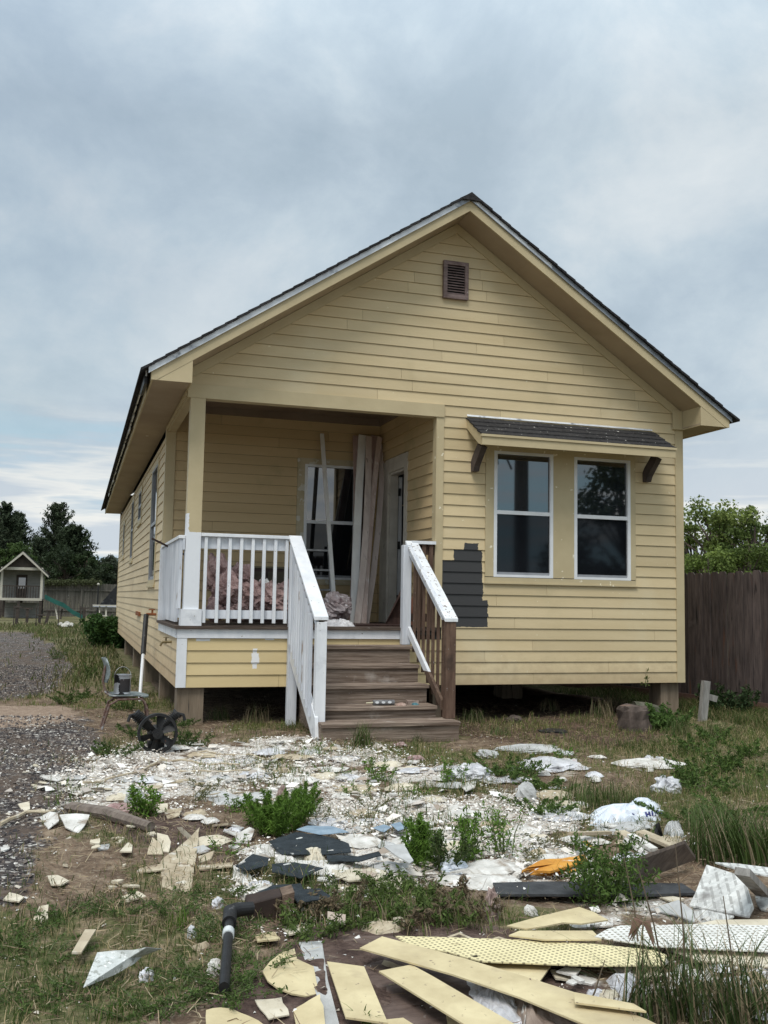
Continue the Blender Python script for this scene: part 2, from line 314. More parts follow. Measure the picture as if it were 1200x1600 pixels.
def zones(x, y):
    hole = np.clip((fbm(x, y, 1.5, 303)-.40)*7, .10, 1)*np.clip((fbm(x, y, 4.5, 311)-.30)*7, .35, 1)
    w = hole*np.maximum(np.maximum(soft(x, y, Z_WHITE), .6*soft(x, y, Z_WHITE2, 9)), .45*soft(x, y, Z_WHITE3, 11))
    g = soft(x, y, Z_GRAV, 21); sa = soft(x, y, Z_SAND, 33); mu = soft(x, y, Z_MULCH, 41); di = np.maximum(soft(x, y, Z_DIRT, 51), .8*soft(x, y, Z_DARK, 57))
    n = fbm(x, y, 1.1, 77); grass = np.clip((n-.42)*4.5, 0, 1)
    right = np.clip((x-2.6)/1.2, 0, 1)*np.clip((y+6.5)/1., 0, 1); grass = np.maximum(grass, .75*right)
    far = np.clip((y-2)/4, 0, 1); grass = np.maximum(grass, far*.9)
    inside = (x > .15) & (x < 5.95) & (y > .1) & (y < 16.2)
    grass = np.where(inside, 0, grass)
    grass = grass*(1-.86*w)*(1-.97*g)*(1-sa)*(1-.65*mu)*(1-.9*di)
    return w, g, sa, mu, di, grass
# ------------------------------------------------------------------ ground sheet
def axis_pts(lo, hi, step, far, gr=1.22):
    a = list(np.arange(lo, hi, step)); s = step; x = hi; up = []
    while x < far: up.append(x); s *= gr; x += s
    up.append(far); s = step; x = lo-step; dn = []
    while x > -far: dn.append(x); s *= gr; x -= s
    dn.append(-far); return np.array(dn[::-1]+a+up)
gx = axis_pts(-4.2, 8.2, .03, 600); gy = axis_pts(-8.6, 3.4, .03, 600)
GX, GY = np.meshgrid(gx, gy); X_, Y_ = GX.ravel(), GY.ravel()
w_, g_, sa_, mu_, di_, gr_ = zones(X_, Y_)
near = ((X_ > -6) & (X_ < 10) & (Y_ > -10) & (Y_ < 6))
Zg = gz(X_, Y_)+near*((fbm(X_, Y_, 9., 3)-.5)*.03*(1-.7*g_-.7*sa_)+w_*(fbm(X_, Y_, 14., 8)-.45)*.03)
nx, ny = len(gx), len(gy); ii = (np.arange(ny-1)[:, None]*nx+np.arange(nx-1)[None, :]).ravel()
faces = np.stack([ii, ii+1, ii+1+nx, ii+nx], 1)
mt = bpy.data.materials.new('yard ground'); mt.use_nodes = True; nt = mt.node_tree; b = nt.nodes['Principled BSDF']; L = nt.links.new
t = N(nt, 'ShaderNodeTexCoord'); a1 = N(nt, 'ShaderNodeAttribute'); a1.attribute_name = 'Col'; a2 = N(nt, 'ShaderNodeAttribute'); a2.attribute_name = 'Col2'
def nz(sc, det=6., rg=.6, loc=(0, 0, 0)):
    mp = N(nt, 'ShaderNodeMapping'); mp.inputs['Location'].default_value = loc; L(t.outputs['Object'], mp.inputs[0])
    n = N(nt, 'ShaderNodeTexNoise', i_Scale=sc, i_Detail=det, i_Roughness=rg); L(mp.outputs[0], n.inputs['Vector']); return n.outputs[0]
s1 = N(nt, 'ShaderNodeSeparateColor'); L(a1.outputs['Color'], s1.inputs[0]); s2 = N(nt, 'ShaderNodeSeparateColor'); L(a2.outputs['Color'], s2.inputs[0])
base = ramp(nt, nz(7.), [(.3, (.085, .058, .042)), (.5, (.17, .122, .085)), (.68, (.29, .22, .155))])
base = mix(nt, ramp(nt, nz(45., 3.), [(.55, (0, 0, 0)), (.62, (.7,)*3)]), base, (.27, .22, .16))
grs = ramp(nt, nz(11., 6., .65, (3, 3, 3)), [(.32, (.06, .065, .026)), (.46, (.10, .105, .045)), (.56, (.17, .145, .08)), (.68, (.27, .21, .14))])
def thr(mask, n, k=3.): return mth(nt, 'MULTIPLY_ADD', mth(nt, 'ADD', mask, mth(nt, 'SUBTRACT', n, 1.)), k, .5, clamp=True)
c = mix(nt, thr(s1.outputs[2], nz(16., 4., .6, (9, 1, 1)), 4), base, grs)
mul = ramp(nt, nz(22.), [(.35, (.05, .033, .026)), (.6, (.14, .095, .068)), (.7, (.22, .16, .11))])
c = mix(nt, thr(s2.outputs[1], nz(10., 4.), 3), c, mul)
dirt = ramp(nt, nz(9., 8., .65), [(.3, (.045, .03, .026)), (.5, (.105, .072, .06)), (.7, (.19, .145, .12))])
c = mix(nt, thr(s2.outputs[2], nz(8., 4.), 4), c, dirt)
vo = N(nt, 'ShaderNodeTexVoronoi', i_Scale=46.); L(t.outputs['Object'], vo.inputs['Vector'])
sv = N(nt, 'ShaderNodeSeparateColor'); L(vo.outputs['Color'], sv.inputs[0])
grv = ramp(nt, sv.outputs[0], [(.0, (.022, .019, .020)), (.5, (.062, .054, .054)), (.8, (.13, .11, .10)), (.94, (.38, .36, .33)), (1., (.62, .6, .55))])
grv = mix(nt, ramp(nt, nz(3.5), [(.44, (0, 0, 0)), (.58, (.85,)*3)]), grv, (.12, .09, .07))
c = mix(nt, thr(s1.outputs[1], nz(9., 4.), 4), c, grv)
c = mix(nt, thr(s2.outputs[0], nz(6., 4.), 4), c, ramp(nt, nz(14.), [(.35, (.24, .175, .13)), (.65, (.36, .275, .21))]))
wv = N(nt, 'ShaderNodeTexVoronoi', i_Scale=26.); L(t.outputs['Object'], wv.inputs['Vector']); sw = N(nt, 'ShaderNodeSeparateColor'); L(wv.outputs['Color'], sw.inputs[0])
wc = ramp(nt, nz(60., 6., .7, (5, 5, 0)), [(.3, (.2, .155, .12)), (.42, (.48, .42, .36)), (.52, (.68, .65, .6)), (.7, (.8, .78, .74))])
wm = mth(nt, 'MULTIPLY', thr(s1.outputs[0], nz(7., 6., .65), 4), ramp(nt, nz(30., 3.), [(.3, (.35,)*3), (.5, (1, 1, 1))]))
c = mix(nt, wm, c, wc)
L(c, b.inputs['Base Color']); b.inputs['Roughness'].default_value = .95; b.inputs['Specular IOR Level'].default_value = .1
bh = mth(nt, 'ADD', nz(38., 5.), mth(nt, 'MULTIPLY', vo.outputs['Distance'], -.8))
bp = N(nt, 'ShaderNodeBump', i_Strength=.8, i_Distance=.02); L(bh, bp.inputs['Height']); L(bp.outputs[0], b.inputs['Normal'])
one = np.ones_like(w_)
me = mesh_np('ground', np.stack([X_, Y_, Zg], 1), faces, 4, mt, np.stack([w_, g_, gr_, one], 1))
a = me.color_attributes.new('Col2', 'FLOAT_COLOR', 'POINT'); a.data.foreach_set('color', np.stack([sa_, mu_, di_, one], 1).astype(np.float32).ravel())
me.polygons.foreach_set('use_smooth', [True]*len(me.polygons))
struct(link('ground', me))
# ------------------------------------------------------------------ house
W, D1, LH, XP = 6.05, 2.276, 16.28, 2.85; e = .127; XC = 3.026; ZE = 3.11; OH = .405; OV = .42; PIT_R = .662
ZS = 5.335   # rake underside height at the ridge line
def rz(x): return ZS-PIT_R*abs(x-XC)
house = empty('house', (XC, LH/2, -.4)); tag(house, 'small yellow clapboard cottage on piers with gable roof and corner porch', 'house')
def board(mb, ax, c, out, a0, a1, z0, z1, b0=None, b1=None, th=.016):
    """one lap of siding; ax 0: runs along x on plane y=c, ax 1: along y on plane x=c; out = outward sign"""
    b0 = a0 if b0 is None else b0; b1 = a1 if b1 is None else b1
    t0, t1 = out*th, out*.004
    q = lambda a, d, z: (a, c+d, z) if ax == 0 else (c+d, a, z)
    mb.hexa([q(a0, t0, z0), q(a1, t0, z0), q(a1, 0, z0), q(a0, 0, z0)], [q(b0, t1, z1), q(b1, t1, z1), q(b1, 0, z1), q(b0, 0, z1)])
def laps(mb, ax, c, out, a0, a1, z0, z1, seed, holes=(), ln=3.2):
    r = random.Random(seed); k = int(math.floor(z0/e+1e-6))
    while k*e < z1-1e-4:
        lo, hi = max(k*e, z0), min((k+1)*e, z1); segs = [(a0, a1)]
        for h0, h1, hz0, hz1 in holes:
            if hz0 < hi-.004 and hz1 > lo+.004:
                segs = [s for u, v in segs for s in ((u, min(v, h0)), (max(u, h1), v)) if s[1]-s[0] > .02]
        for h0, h1, hz0, hz1 in holes:
            if lo+.004 < hz1 < hi-.01: board(mb, ax, c, out, h0, h1, hz1, hi-.005, th=.008)
            if lo+.01 < hz0 < hi-.004: board(mb, ax, c, out, h0, h1, lo, hz0, th=.012)
        for u, v in segs:
            x = u; nxt = u+r.uniform(.5, ln)
            while x < v:
                y = v if nxt > v-.3 else nxt
                board(mb, ax, c, out, x+.0015, y-.0015, lo, hi-.0028); x = y; nxt = x+ln*r.uniform(.8, 1.2)
        k += 1
# front wall right of the porch and the gable
mb = MB(); CAS = (3.42, 5.395, 1.155, 2.80)
laps(mb, 0, 0, -1, XP+.045, W-.085, 0, 25*e, 3, [CAS])
k = 25; rr = random.Random(5)
while True:
    z0, z1 = k*e, (k+1)*e
    xl0, xr0 = max(.0, XC-(ZS-z0)/PIT_R), min(W, XC+(ZS-z0)/PIT_R); xl1, xr1 = max(.0, XC-(ZS-z1)/PIT_R), min(W, XC+(ZS-z1)/PIT_R)
    if xr0-xl0 < .1: break
    if xr1 < xl1: xl1 = xr1 = XC
    cuts = [c for c in sorted([rr.uniform(.6, 3.0)]+[rr.uniform(3.0, 5.6)]) if xl1+.3 < c < xr1-.3]
    js = [None]+cuts+[None]
    for i in range(len(js)-1):
        a0 = xl0 if js[i] is None else js[i]+.0015; b0 = xl1 if js[i] is None else js[i]+.0015
        a1 = xr0 if js[i+1] is None else js[i+1]-.0015; b1 = xr1 if js[i+1] is None else js[i+1]-.0015
        board(mb, 0, 0, -1, a0, a1, z0, z1-.0028, b0, b1)
    k += 1
mb.build('front_wall', M['front_siding'], house)
mb = MB(); laps(mb, 0, 0, -1, .085, XP+.045, 0, .505, 8, ln=2.6); mb.build('skirt_wall', M['skirt'], house)
mb = MB(); SW = [(3.40, 4.64, 1.08, 2.86), (7.0, 8.0, 2.2, 2.86), (9.4, 10.4, 1.6, 2.9), (13.2, 14.0, 1.8, 2.7)]
laps(mb, 1, 0, -1, D1+.0, LH-.08, 0, ZE-.1, 11, SW); laps(mb, 1, 0, -1, .02, D1, 0, .505, 12)
mb.build('side_wall', M['side_siding'], house)
mb = MB(); laps(mb, 1, W, 1, .0, LH, 0, ZE, 13); laps(mb, 0, LH, 1, 0, W, 0, ZE, 14)
for s in range(14): 
    zz0 = ZE+s*.16; mb.box(max(0, XC-(ZS-zz0)/PIT_R), min(W, XC+(ZS-zz0)/PIT_R), LH-.02, LH+.01, zz0, zz0+.16) if zz0+.16 < ZS else None
mb.build('rear_wall', M['side_siding'], house)
PWN = (1.70, 2.62, 1.12, 2.80)
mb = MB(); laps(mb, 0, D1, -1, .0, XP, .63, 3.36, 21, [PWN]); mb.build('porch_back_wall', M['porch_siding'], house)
DR = (1.07, 2.14, .63, 2.76)
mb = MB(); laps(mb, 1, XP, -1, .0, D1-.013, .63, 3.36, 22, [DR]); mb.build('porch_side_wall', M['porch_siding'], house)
# sheathing that closes the rooms
mb = MB(); mb.box(XP+.05, W-.01, .036, .1, .002, 3.2); mb.box(.036, .1, D1+.05, LH-.03, .002, ZE-.05); mb.box(W-.1, W-.002, .1, LH-.03, .002, ZE-.05)
mb.box(.1, XP+.0, D1+.036, D1+.1, .5, 3.45)
for y0, y1, z0, z1 in ((.1, 1.17, .5, 3.45), (1.83, D1, .5, 3.45), (1.17, 1.83, 2.6, 3.45)): mb.box(XP+.002, XP+.1, y0, y1, z0, z1)
mb.box(.1, W-.1, .1, LH-.03, .55, .58)
mb.prism([(0.02, .02, 3.2), (W-.02, .02, 3.2), (W-.02, .02, rz(0)-.02), (XC, .02, ZS-.02), (.02, .02, rz(0)-.02)], (0, .06, 0))
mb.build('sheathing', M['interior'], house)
# trim
mb = MB(); mb.box(W-.09, W+.022, -.022, .0, .0, ZE+.01); mb.box(W, W+.022, .0, .09, 0, ZE); mb.build('corner_board', M['trim'], house)
mb = MB(); mb.box(-.022, .0, D1-.02, D1+.09, .64, ZE); mb.box(.0, .1, D1-.024, D1, .64, 3.36); mb.build('corner_board', M['trim'], house)
mb = MB(); mb.box(-.022, .0, LH-.1, LH+.02, 0, ZE); mb.build('corner_board', M['trim'], house)
mb = MB(); mb.box(XP-.045, XP+.045, -.024, .012, .64, 3.028); mb.box(XP-.045, XP-.013, .012, .09, .64, 3.028); mb.build('corner_board', M['jamb'], house)
mb = MB(); mb.box(-.016, .085, -.024, .01, .0, .505); mb.build('skirt_corner_board', M['white'], house)
mb = MB(); mb.box(-.018, 2.40, -.028, .01, .507, .598); mb.box(-.03, -.0, .012, D1, .507, .598); mb.build('skirt_band', M['white'], house)
mb = MB()
for s in (-1, 1):
    x1 = XC+s*(XC-.02); a = [(XC, -.03, ZS-.004), (x1, -.03, rz(x1)-.004), (x1, -.03, rz(x1)-.115), (XC, -.03, ZS-.115)]
    mb.prism(a, (0, .02, 0))
mb.build('gable_frieze', M['trim'], house)
mb = MB(); mb.box(W-.13, W+.0, -.05, -.024, 3.1, 3.34); mb.build('frieze_end', M['trim'], house)
mb = MB(); mb.box(.0, XP+.045, -.035, .1, 3.028, 25*e-.002); mb.build('porch_beam', M['trim'], house)
mb = MB(); mb.box(.0, .1, .1, D1, 3.03, 3.12); mb.box(-.02, -.001, .0, D1-.02, 3.05, 3.10); mb.build('porch_side_beam', M['trim'], house)
mb = MB(); n = 9
for i in range(n): mb.box(.1, XP, .1+(D1-.1)*i/n+.002, .1+(D1-.1)*(i+1)/n-.002, 3.39, 3.41)
mb.box(.1, XP, D1-.035, D1-.013, 3.30, 3.39); mb.box(XP-.035, XP-.013, .1, D1-.04, 3.30, 3.39); mb.box(.1, XP, .1, .12, 3.17, 3.39)
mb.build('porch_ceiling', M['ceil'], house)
# eaves
zb = ZE
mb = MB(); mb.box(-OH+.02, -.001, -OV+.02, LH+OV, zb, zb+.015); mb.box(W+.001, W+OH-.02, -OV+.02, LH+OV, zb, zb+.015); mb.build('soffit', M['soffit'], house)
mb = MB()
for s in (-1, 1):
    x1 = XC+s*(XC-.0)
    nn = 4
    for i in range(nn):
        xa = XC+(x1-XC)*i/nn; xb = XC+(x1-XC)*(i+1)/nn; d = s*.0012
        mb.prism([(xa+d, -OV+.02, rz(xa)), (xb-d, -OV+.02, rz(xb)), (xb-d, -OV+.02, rz(xb)+.012), (xa+d, -OV+.02, rz(xa)+.012)], (0, OV-.022, 0))
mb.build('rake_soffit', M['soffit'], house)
XE0, XE1 = XC-3.431, XC+3.431      # fascia ends
FT = 5.466
def ft(x): return FT-PIT_R*abs(x-XC)
mb = MB()
for s in (-1, 1):
    x1 = XC+s*3.431
    mb.prism([(XC, -OV, FT), (x1, -OV, ft(x1)), (x1, -OV, max(zb-.012, ft(x1)-.131)), (XC+s*(FT-.131-zb)/PIT_R if 0 else x1, -OV, zb-.012), (XC+s*((ZS-zb+.012)/PIT_R), -OV, zb-.012), (XC, -OV, ZS)], (0, .02, 0))
    # box return closing the eave end
    xr = XC+s*(XC+.0); xe = XC+s*((ZS-zb+.012)/PIT_R)
    mb.prism([(xr, -OV+.003, zb-.012), (xe-s*.002, -OV+.003, zb-.012), (xr, -OV+.003, rz(xr)-.0)], (0, .015, 0))
    xi = XC+s*(XC-.0); mb.box(min(xi, xi+s*.015), max(xi, xi+s*.015), -OV+.02, -.003, zb-.012, rz(xi)+.0)
mb.build('rake_fascia', M['trim'], house)
mb = MB(); 
for s in (-1, 1):
    x1 = XC+s*3.431; mb.box(min(x1, x1-s*.02), max(x1, x1-s*.02), -OV+.02, LH+OV, zb-.012, ft(x1)-.002)
mb.build('eave_fascia', M['trim'], house)
def strip(x0, x1, lo, hi, y, m_, nm='drip_edge', d=.012):
    mb = MB(); mb.prism([(x0, y, ft(x0)+lo), (x1, y, ft(x1)+lo), (x1, y, ft(x1)+hi), (x0, y, ft(x0)+hi)], (0, d, 0)); return mb.build(nm, m_, house)
strip(XE0-.03, XC-.13, -.012, .072, -OV-.016, M['drip']); strip(XC-.13, XC, -.010, .070, -OV-.018, M['drip'])
strip(XC+.0, XC+1.02, -.008, .055, -OV-.016, M['drip']); strip(XC+1.02, XE1+.03, -.006, .048, -OV-.014, M['dripgrey'])
strip(XE0-.03, XC, -.018, -.010, -OV-.022, M['drip']); strip(XC, XE1+.03, -.016, -.008, -OV-.02, M['dripgrey'])
# shingle courses
mb = MB(); rr = random.Random(2)
for s in (-1, 1):
    sl = math.hypot(1, PIT_R); run = 3.52; nC = 30; top = .062
    for i in range(nC):
        u0 = run*i/nC; u1 = run*(i+1)/nC+.02; xa = XC+s*u0; xb = XC+s*u1; ja, jb = rr.uniform(-.012, .006), rr.uniform(-.004, .004)
        za, zb2 = FT+top-PIT_R*u0+.006, FT+top-PIT_R*u1+.016
        y0 = -OV-.045+ja
        mb.hexa([(xa, y0, za-.025), (xb, y0, zb2-.028), (xb, LH+OV, zb2-.028), (xa, LH+OV, za-.025)], [(xa, y0, za), (xb, y0, zb2), (xb, LH+OV, zb2), (xa, LH+OV, za)])
for j in range(34): mb.prism([(XC-.14, -OV-.05+j*.5, FT+top-.085), (XC, -OV-.05+j*.5, FT+top+.008+.003*(j % 2)), (XC+.14, -OV-.05+j*.5, FT+top-.085)], (0, .5, 0))
mb.build('roof', M['shingle'], house)
mb = MB()
for s in (-1, 1): mb.prism([(XC, -OV+.025, ft(XC)+.02), (XC+s*3.44, -OV+.025, ft(XC+s*3.44)+.02), (XC+s*3.44, -OV+.025, ft(XC+s*3.44)+.03), (XC, -OV+.025, ft(XC)+.03)], (0, LH+2*OV-.05, 0))
mb.build('roof_deck', M['interior'], house)
# torn flashing on the left eave
mb = MB(); rr = random.Random(9); y = -.3
while y < 12:
    d = rr.uniform(.15, .6); h = rr.uniform(.02, .07); mb.box(XE0-.05, XE0-.036, y, y+d, ft(XE0)-h, ft(XE0)+.03); y += d+rr.uniform(.0, .25)
o = mb.build('flashing_pieces', M['drip'], house)
mb = MB(); mb.box(XE0-.06, XE0-.03, -.28, .35, zb-.03, ft(XE0)+.03); mb.build('gutter_stub', M['black'], house)
# windows
def win(parent, ax, c, out, a0, a1, z0, z1, zm, fr=.04, cas=None, cm='casing', pm_='pane', sm='screen', fm='vinyl', sub=False):
    """double hung window; ax as in board"""
    q = (lambda mb, u0, u1, d0, d1, v0, v1: mb.box(u0, u1, min(c+out*d0, c+out*d1), max(c+out*d0, c+out*d1), v0, v1)) if ax == 0 else (lambda mb, u0, u1, d0, d1, v0, v1: mb.box(min(c+out*d0, c+out*d1), max(c+out*d0, c+out*d1), u0, u1, v0, v1))
    mb = MB(); q(mb, a0, a0+fr, -.03, .022, z0, z1); q(mb, a1-fr, a1, -.03, .022, z0, z1); q(mb, a0+fr, a1-fr, -.03, .022, z1-fr*.8, z1); q(mb, a0+fr, a1-fr, -.03, .022, z0, z0+fr*.7)
    q(mb, a0+fr-.008, a1-fr+.008, -.012, .019, zm-.026, zm+.018)
    w = mb.build('window', M[fm], parent)
    mb = MB(); q(mb, a0+fr, a1-fr, -.029, .002, z0+fr*.7, z0+fr*.7+.03); mb.build('sash_rail', M['greyvinyl'], w)
    mb = MB(); q(mb, a0+fr-.004, a1-fr+.004, -.022, -.008, zm, z1-fr*.8+.004); mb.build('upper_pane', M[pm_], w)
    mb = MB(); q(mb, a0+fr-.004, a1-fr+.004, -.02, -.004, z0+fr*.7+.02, zm); mb.build('lower_pane', M[sm], w)
    return w
win(house, 0, 0, -1, 3.525, 4.285, 1.222, 2.685, 1.975); win(house, 0, 0, -1, 4.562, 5.325, 1.218, 2.675, 1.97)
mb = MB()
for x0, x1, z0, z1 in ((3.42, 3.524, 1.225, 2.80), (4.286, 4.561, 1.225, 2.80), (5.326, 5.395, 1.225, 2.80), (3.42, 5.395, 1.155, 1.217), (3.525, 4.285, 2.687, 2.80), (4.562, 5.325, 2.677, 2.80)): mb.box(x0, x1, -.021, .0, z0, z1)
mb.box(3.41, 5.41, -.034, .0, 1.142, 1.154); mb.build('window_casing', M['casing'], house)
# porch window
win(house, 0, D1, -1, 1.80, 2.52, 1.19, 2.72, 1.955, fm='vinyl')
mb = MB()
for x0, x1, z0, z1 in ((1.70, 1.799, 1.12, 2.80), (2.521, 2.62, 1.12, 2.80), (1.799, 2.521, 2.721, 2.80), (1.799, 2.521, 1.12, 1.189)): mb.box(x0, x1, D1-.022, D1, z0, z1)
mb.build('porch_window_casing', M['grime'], house)
# side windows
for y0, y1, z0, z1 in SW:
    win(house, 1, 0, -1, y0+.1, y1-.1, z0+.08, z1-.08, (z0+z1)/2, fr=.03, pm_='sidepane', sm='sidepane', fm='greyvinyl')
    mb = MB()
    for a0, a1, c0, c1 in ((y0, y0+.099, z0, z1), (y1-.099, y1, z0, z1), (y0+.099, y1-.099, z1-.079, z1), (y0+.099, y1-.099, z0, z0+.079)): mb.box(-.024, .0, a0, a1, c0, c1)
    mb.box(-.04, 0, y0-.02, y1+.02, z0-.03, z0-.001); mb.build('side_window_casing', M['trim'], house)
M['greyvinyl2'] = pm('dull door paint', (.34, .34, .34), (.44, .44, .44), 4)
# door on the porch side wall
mb = MB()
for a0, a1, c0, c1 in ((1.83, 1.93, .64, 2.70), (1.07, 1.17, .64, 2.70), (1.07, 1.93, 2.701, 2.78), (1.17, 1.83, 2.6, 2.70)): mb.box(XP-.026, XP+.0, a0, a1, c0, c1)
mb.box(XP-.022, XP, 1.93, 2.14, .64, 2.76)
mb.build('door_casing', M['doorcase'], house)
mb = MB(); mb.box(XP, XP+.11, 1.80, 1.829, .63, 2.6); mb.box(XP, XP+.11, 1.171, 1.20, .63, 2.6); mb.box(XP, XP+.11, 1.2, 1.8, 2.57, 2.6); fdr = mb.build('door_frame', M['doorcase'], house)
mb = MB(); mb.hexa([(XP+.115, 1.79, .66), (XP+.155, 1.77, .66), (XP+.36, 2.50, .66), (XP+.32, 2.52, .66)], [(XP+.115, 1.79, 2.55), (XP+.155, 1.77, 2.55), (XP+.36, 2.50, 2.55), (XP+.32, 2.52, 2.55)])
door = mb.build('door', M['ceil'] if 0 else M['greyvinyl2'], house)
mb = MB()
for z in (.9, 1.6, 2.3): mb.box(XP+.1, XP+.135, 1.765, 1.775, z, z+.1)
mb.build('hinge', M['black'], door)
# gable vent
mb = MB(); vx0, vx1, vz0, vz1 = 2.858, 3.168, 4.425, 4.868
for x0, x1, z0, z1 in ((vx0, vx0+.045, vz0, vz1), (vx1-.045, vx1, vz0, vz1), (vx0+.045, vx1-.045, vz1-.045, vz1), (vx0+.045, vx1-.045, vz0, vz0+.05)): mb.box(x0, x1, -.055, -.0, z0, z1)
v = mb.build('gable_vent', M['vent'], house)
mb = MB()
for i in range(11):
    z = vz0+.055+i*.0315; mb.hexa([(vx0+.046, -.048, z), (vx1-.046, -.048, z), (vx1-.046, -.018, z+.018), (vx0+.046, -.018, z+.018)], [(vx0+.046, -.048, z+.008), (vx1-.046, -.048, z+.008), (vx1-.046, -.018, z+.026), (vx0+.046, -.018, z+.026)])
mb.build('vent_slats', M['vent'], v); mb = MB(); mb.box(vx0+.04, vx1-.04, -.016, -.013, vz0+.04, vz1-.04); mb.build('vent_back', M['black'], v)
# awning over the front windows
ax0, ax1 = 3.18, 5.655; aw = .45
mb = MB(); mb.prism([(ax0, 0, 3.035), (ax0, -aw, 2.775), (ax0, -aw, 2.665), (ax0, -aw+.1, 2.70), (ax0, 0, 2.93)], (.024, 0, 0)); mb.prism([(ax1-.024, 0, 3.035), (ax1-.024, -aw, 2.775), (ax1-.024, -aw, 2.665), (ax1-.024, -aw+.1, 2.70), (ax1-.024, 0, 2.93)], (.024, 0, 0))
mb.box(ax0-.002, ax1+.002, -aw-.022, -aw-.001, 2.668, 2.758); mb.box(ax0-.014, ax1+.014, -aw-.035, -aw+.01, 2.760, 2.787)
mb.prism([(ax0+.026, -.001, 2.90), (ax0+.026, -aw+.002, 2.70), (ax0+.026, -aw+.002, 2.71), (ax0+.026, -.001, 2.91)], (ax1-ax0-.052, 0, 0))
aO = mb.build('awning', M['trim'], house)
mb = MB(); nC = 4; rr = random.Random(3)
for i in range(nC):
    t0, t1 = i/nC, (i+1)/nC+.03; x = ax0-.01
    while x < ax1:
        xx = min(x+rr.uniform(.2, .34), ax1+.012); d = rr.uniform(0, .003)
        y0, y1 = -aw*t0, -(aw+.02)*t1; z0, z1 = 3.056-.27*t0, 3.062-.27*t1+.006
        mb.hexa([(x, y0, z0-.016), (xx-.003, y0, z0-.016), (xx-.003, y1, z1-.016), (x, y1, z1-.016)], [(x, y0, z0+d), (xx-.003, y0, z0+d), (xx-.003, y1, z1+d), (x, y1, z1+d)]); x = xx
mb.build('awning_shingles', M['awnshingle'], aO)
mb = MB(); xx = ax0
while xx < ax1-.05:
    x2 = min(xx+.4, ax1-.02); mb.hexa([(xx, -.03, 3.062), (x2, -.03, 3.060), (x2, -.0, 3.064), (xx, -.0, 3.066)], [(xx, -.028, 3.066), (x2, -.03, 3.064), (x2, -.013, 3.084), (xx, -.013, 3.086)]); xx = x2
mb.build('awning_flashing', M['drip'], aO)
for bx in (3.235, 5.50):
    mb = MB(); w = .07; mb.prism([(bx, -.012, 2.42), (bx, -.09, 2.42), (bx, -.12, 2.48), (bx, -.32, 2.668), (bx, -.20, 2.72), (bx, -.06, 2.60), (bx, -.012, 2.54)], (w, 0, 0))
    mb.build('awning_bracket', M['bracket'], aO)
# porch deck, post, rails
mb = MB(); nb = 16
for i in range(nb):
    y0 = -.06+(D1+.05)*i/nb; mb.box(-.055, XP-.014, y0+.002, y0+(D1+.05)/nb-.003, .602, .632)
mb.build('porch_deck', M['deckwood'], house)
mb = MB(); mb.box(.035, .19, -.03, .1, .632, 3.027); post = mb.build('porch_post', M['post'], house)
mb = MB(); mb.box(.008, .222, -.052, .125, .634, .805); mb.build('post_base', M['white'], post)
def rail_front(x0, x1, zt=1.6):
    mb = MB(); mb.box(x0, x1, -.05, .06, zt-.035, zt); r = mb.build('porch_railing', M['white'], house, bevel=.003)
    mb = MB(); mb.box(x0, x1, -.002, .035, zt-.16, zt-.036); mb.build('upper_rail', M['thin_white'], r)
    mb = MB(); mb.box(x0, x1, -.002, .035, .71, .80); mb.build('lower_rail', M['thin_white'], r); return r
rf_ = rail_front(.192, 1.135)
for px in (320.3, 340, 358, 376, 394, 411.6, 429.4, 447):
    x = F(px, 900, -.02)[0]; mb = MB(); mb.box(x-.017, x+.017, -.036, -.003, .665, 1.562); mb.build('baluster', M['white'], rf_, bevel=.002)
mb = MB(); mb.box(-.035, .033, -.02, D1-.03, 1.535, 1.57); rs_ = mb.build('side_railing', M['white'], house, bevel=.003)
mb = MB(); mb.box(.008, .03, -.02, D1-.12, 1.42, 1.533); mb.build('upper_rail', M['thin_white'], rs_)
mb = MB(); mb.box(.008, .03, .13, D1-.12, .71, .80); mb.build('lower_rail', M['thin_white'], rs_)
mb = MB(); mb.box(-.045, .045, D1-.115, D1-.027, .634, 1.534); mb.build('rail_post', M['thin_white'], rs_)
for i in range(16):
    y = -.005+i*.135; mb = MB(); mb.box(-.026, .007, y, y+.036, .665 if y > .13 else .81, 1.532); mb.build('baluster', M['thin_white'], rs_)
# stairs
st = empty('dummy', (0, 0, 0)); bpy.data.objects.remove(st)
RUN, RIS, SX0, SX1 = .27, .183, 1.26, 2.445
mb = MB(); mb.prism([(SX0+.02, -.03, .55), (SX0+.02, -.03, -.38), (SX0+.02, -1.1, -.38)], (.04, 0, 0)); mb.prism([(SX1-.06, -.03, .42), (SX1-.06, -.03, -.38), (SX1-.06, -1.08, -.38)], (.04, 0, 0))
stairs = mb.build('porch_stairs', M['stepwood'], house)
for i in range(1, 5):
    zt = .63-RIS*i+.05*0; y1 = -RUN*i-.03
    zt = .63-.02-RIS*i+.02
    mb = MB(); mb.box(SX0, SX1+.012*(i % 2), y1, y1+.15, zt-.038, zt); mb.box(SX0, SX1, y1+.156, -RUN*(i-1)-.002 if i > 1 else -.032, zt-.038, zt-.001); mb.build('tread', M['stepwood'], stairs, bevel=.004)
    mb = MB(); mb.box(SX0, SX1-.01, y1+.025, y1+.05, zt-RIS+.001, zt-.039); mb.build('riser', M['stepwood'], stairs)
mb = MB(); mb.box(1.18, 2.555, -1.45, -1.30, -.252, -.214); mb.box(1.18, 2.55, -1.294, -1.13, -.252, -.215); mb.build('bottom_step', M['stepwood'], stairs, bevel=.004)
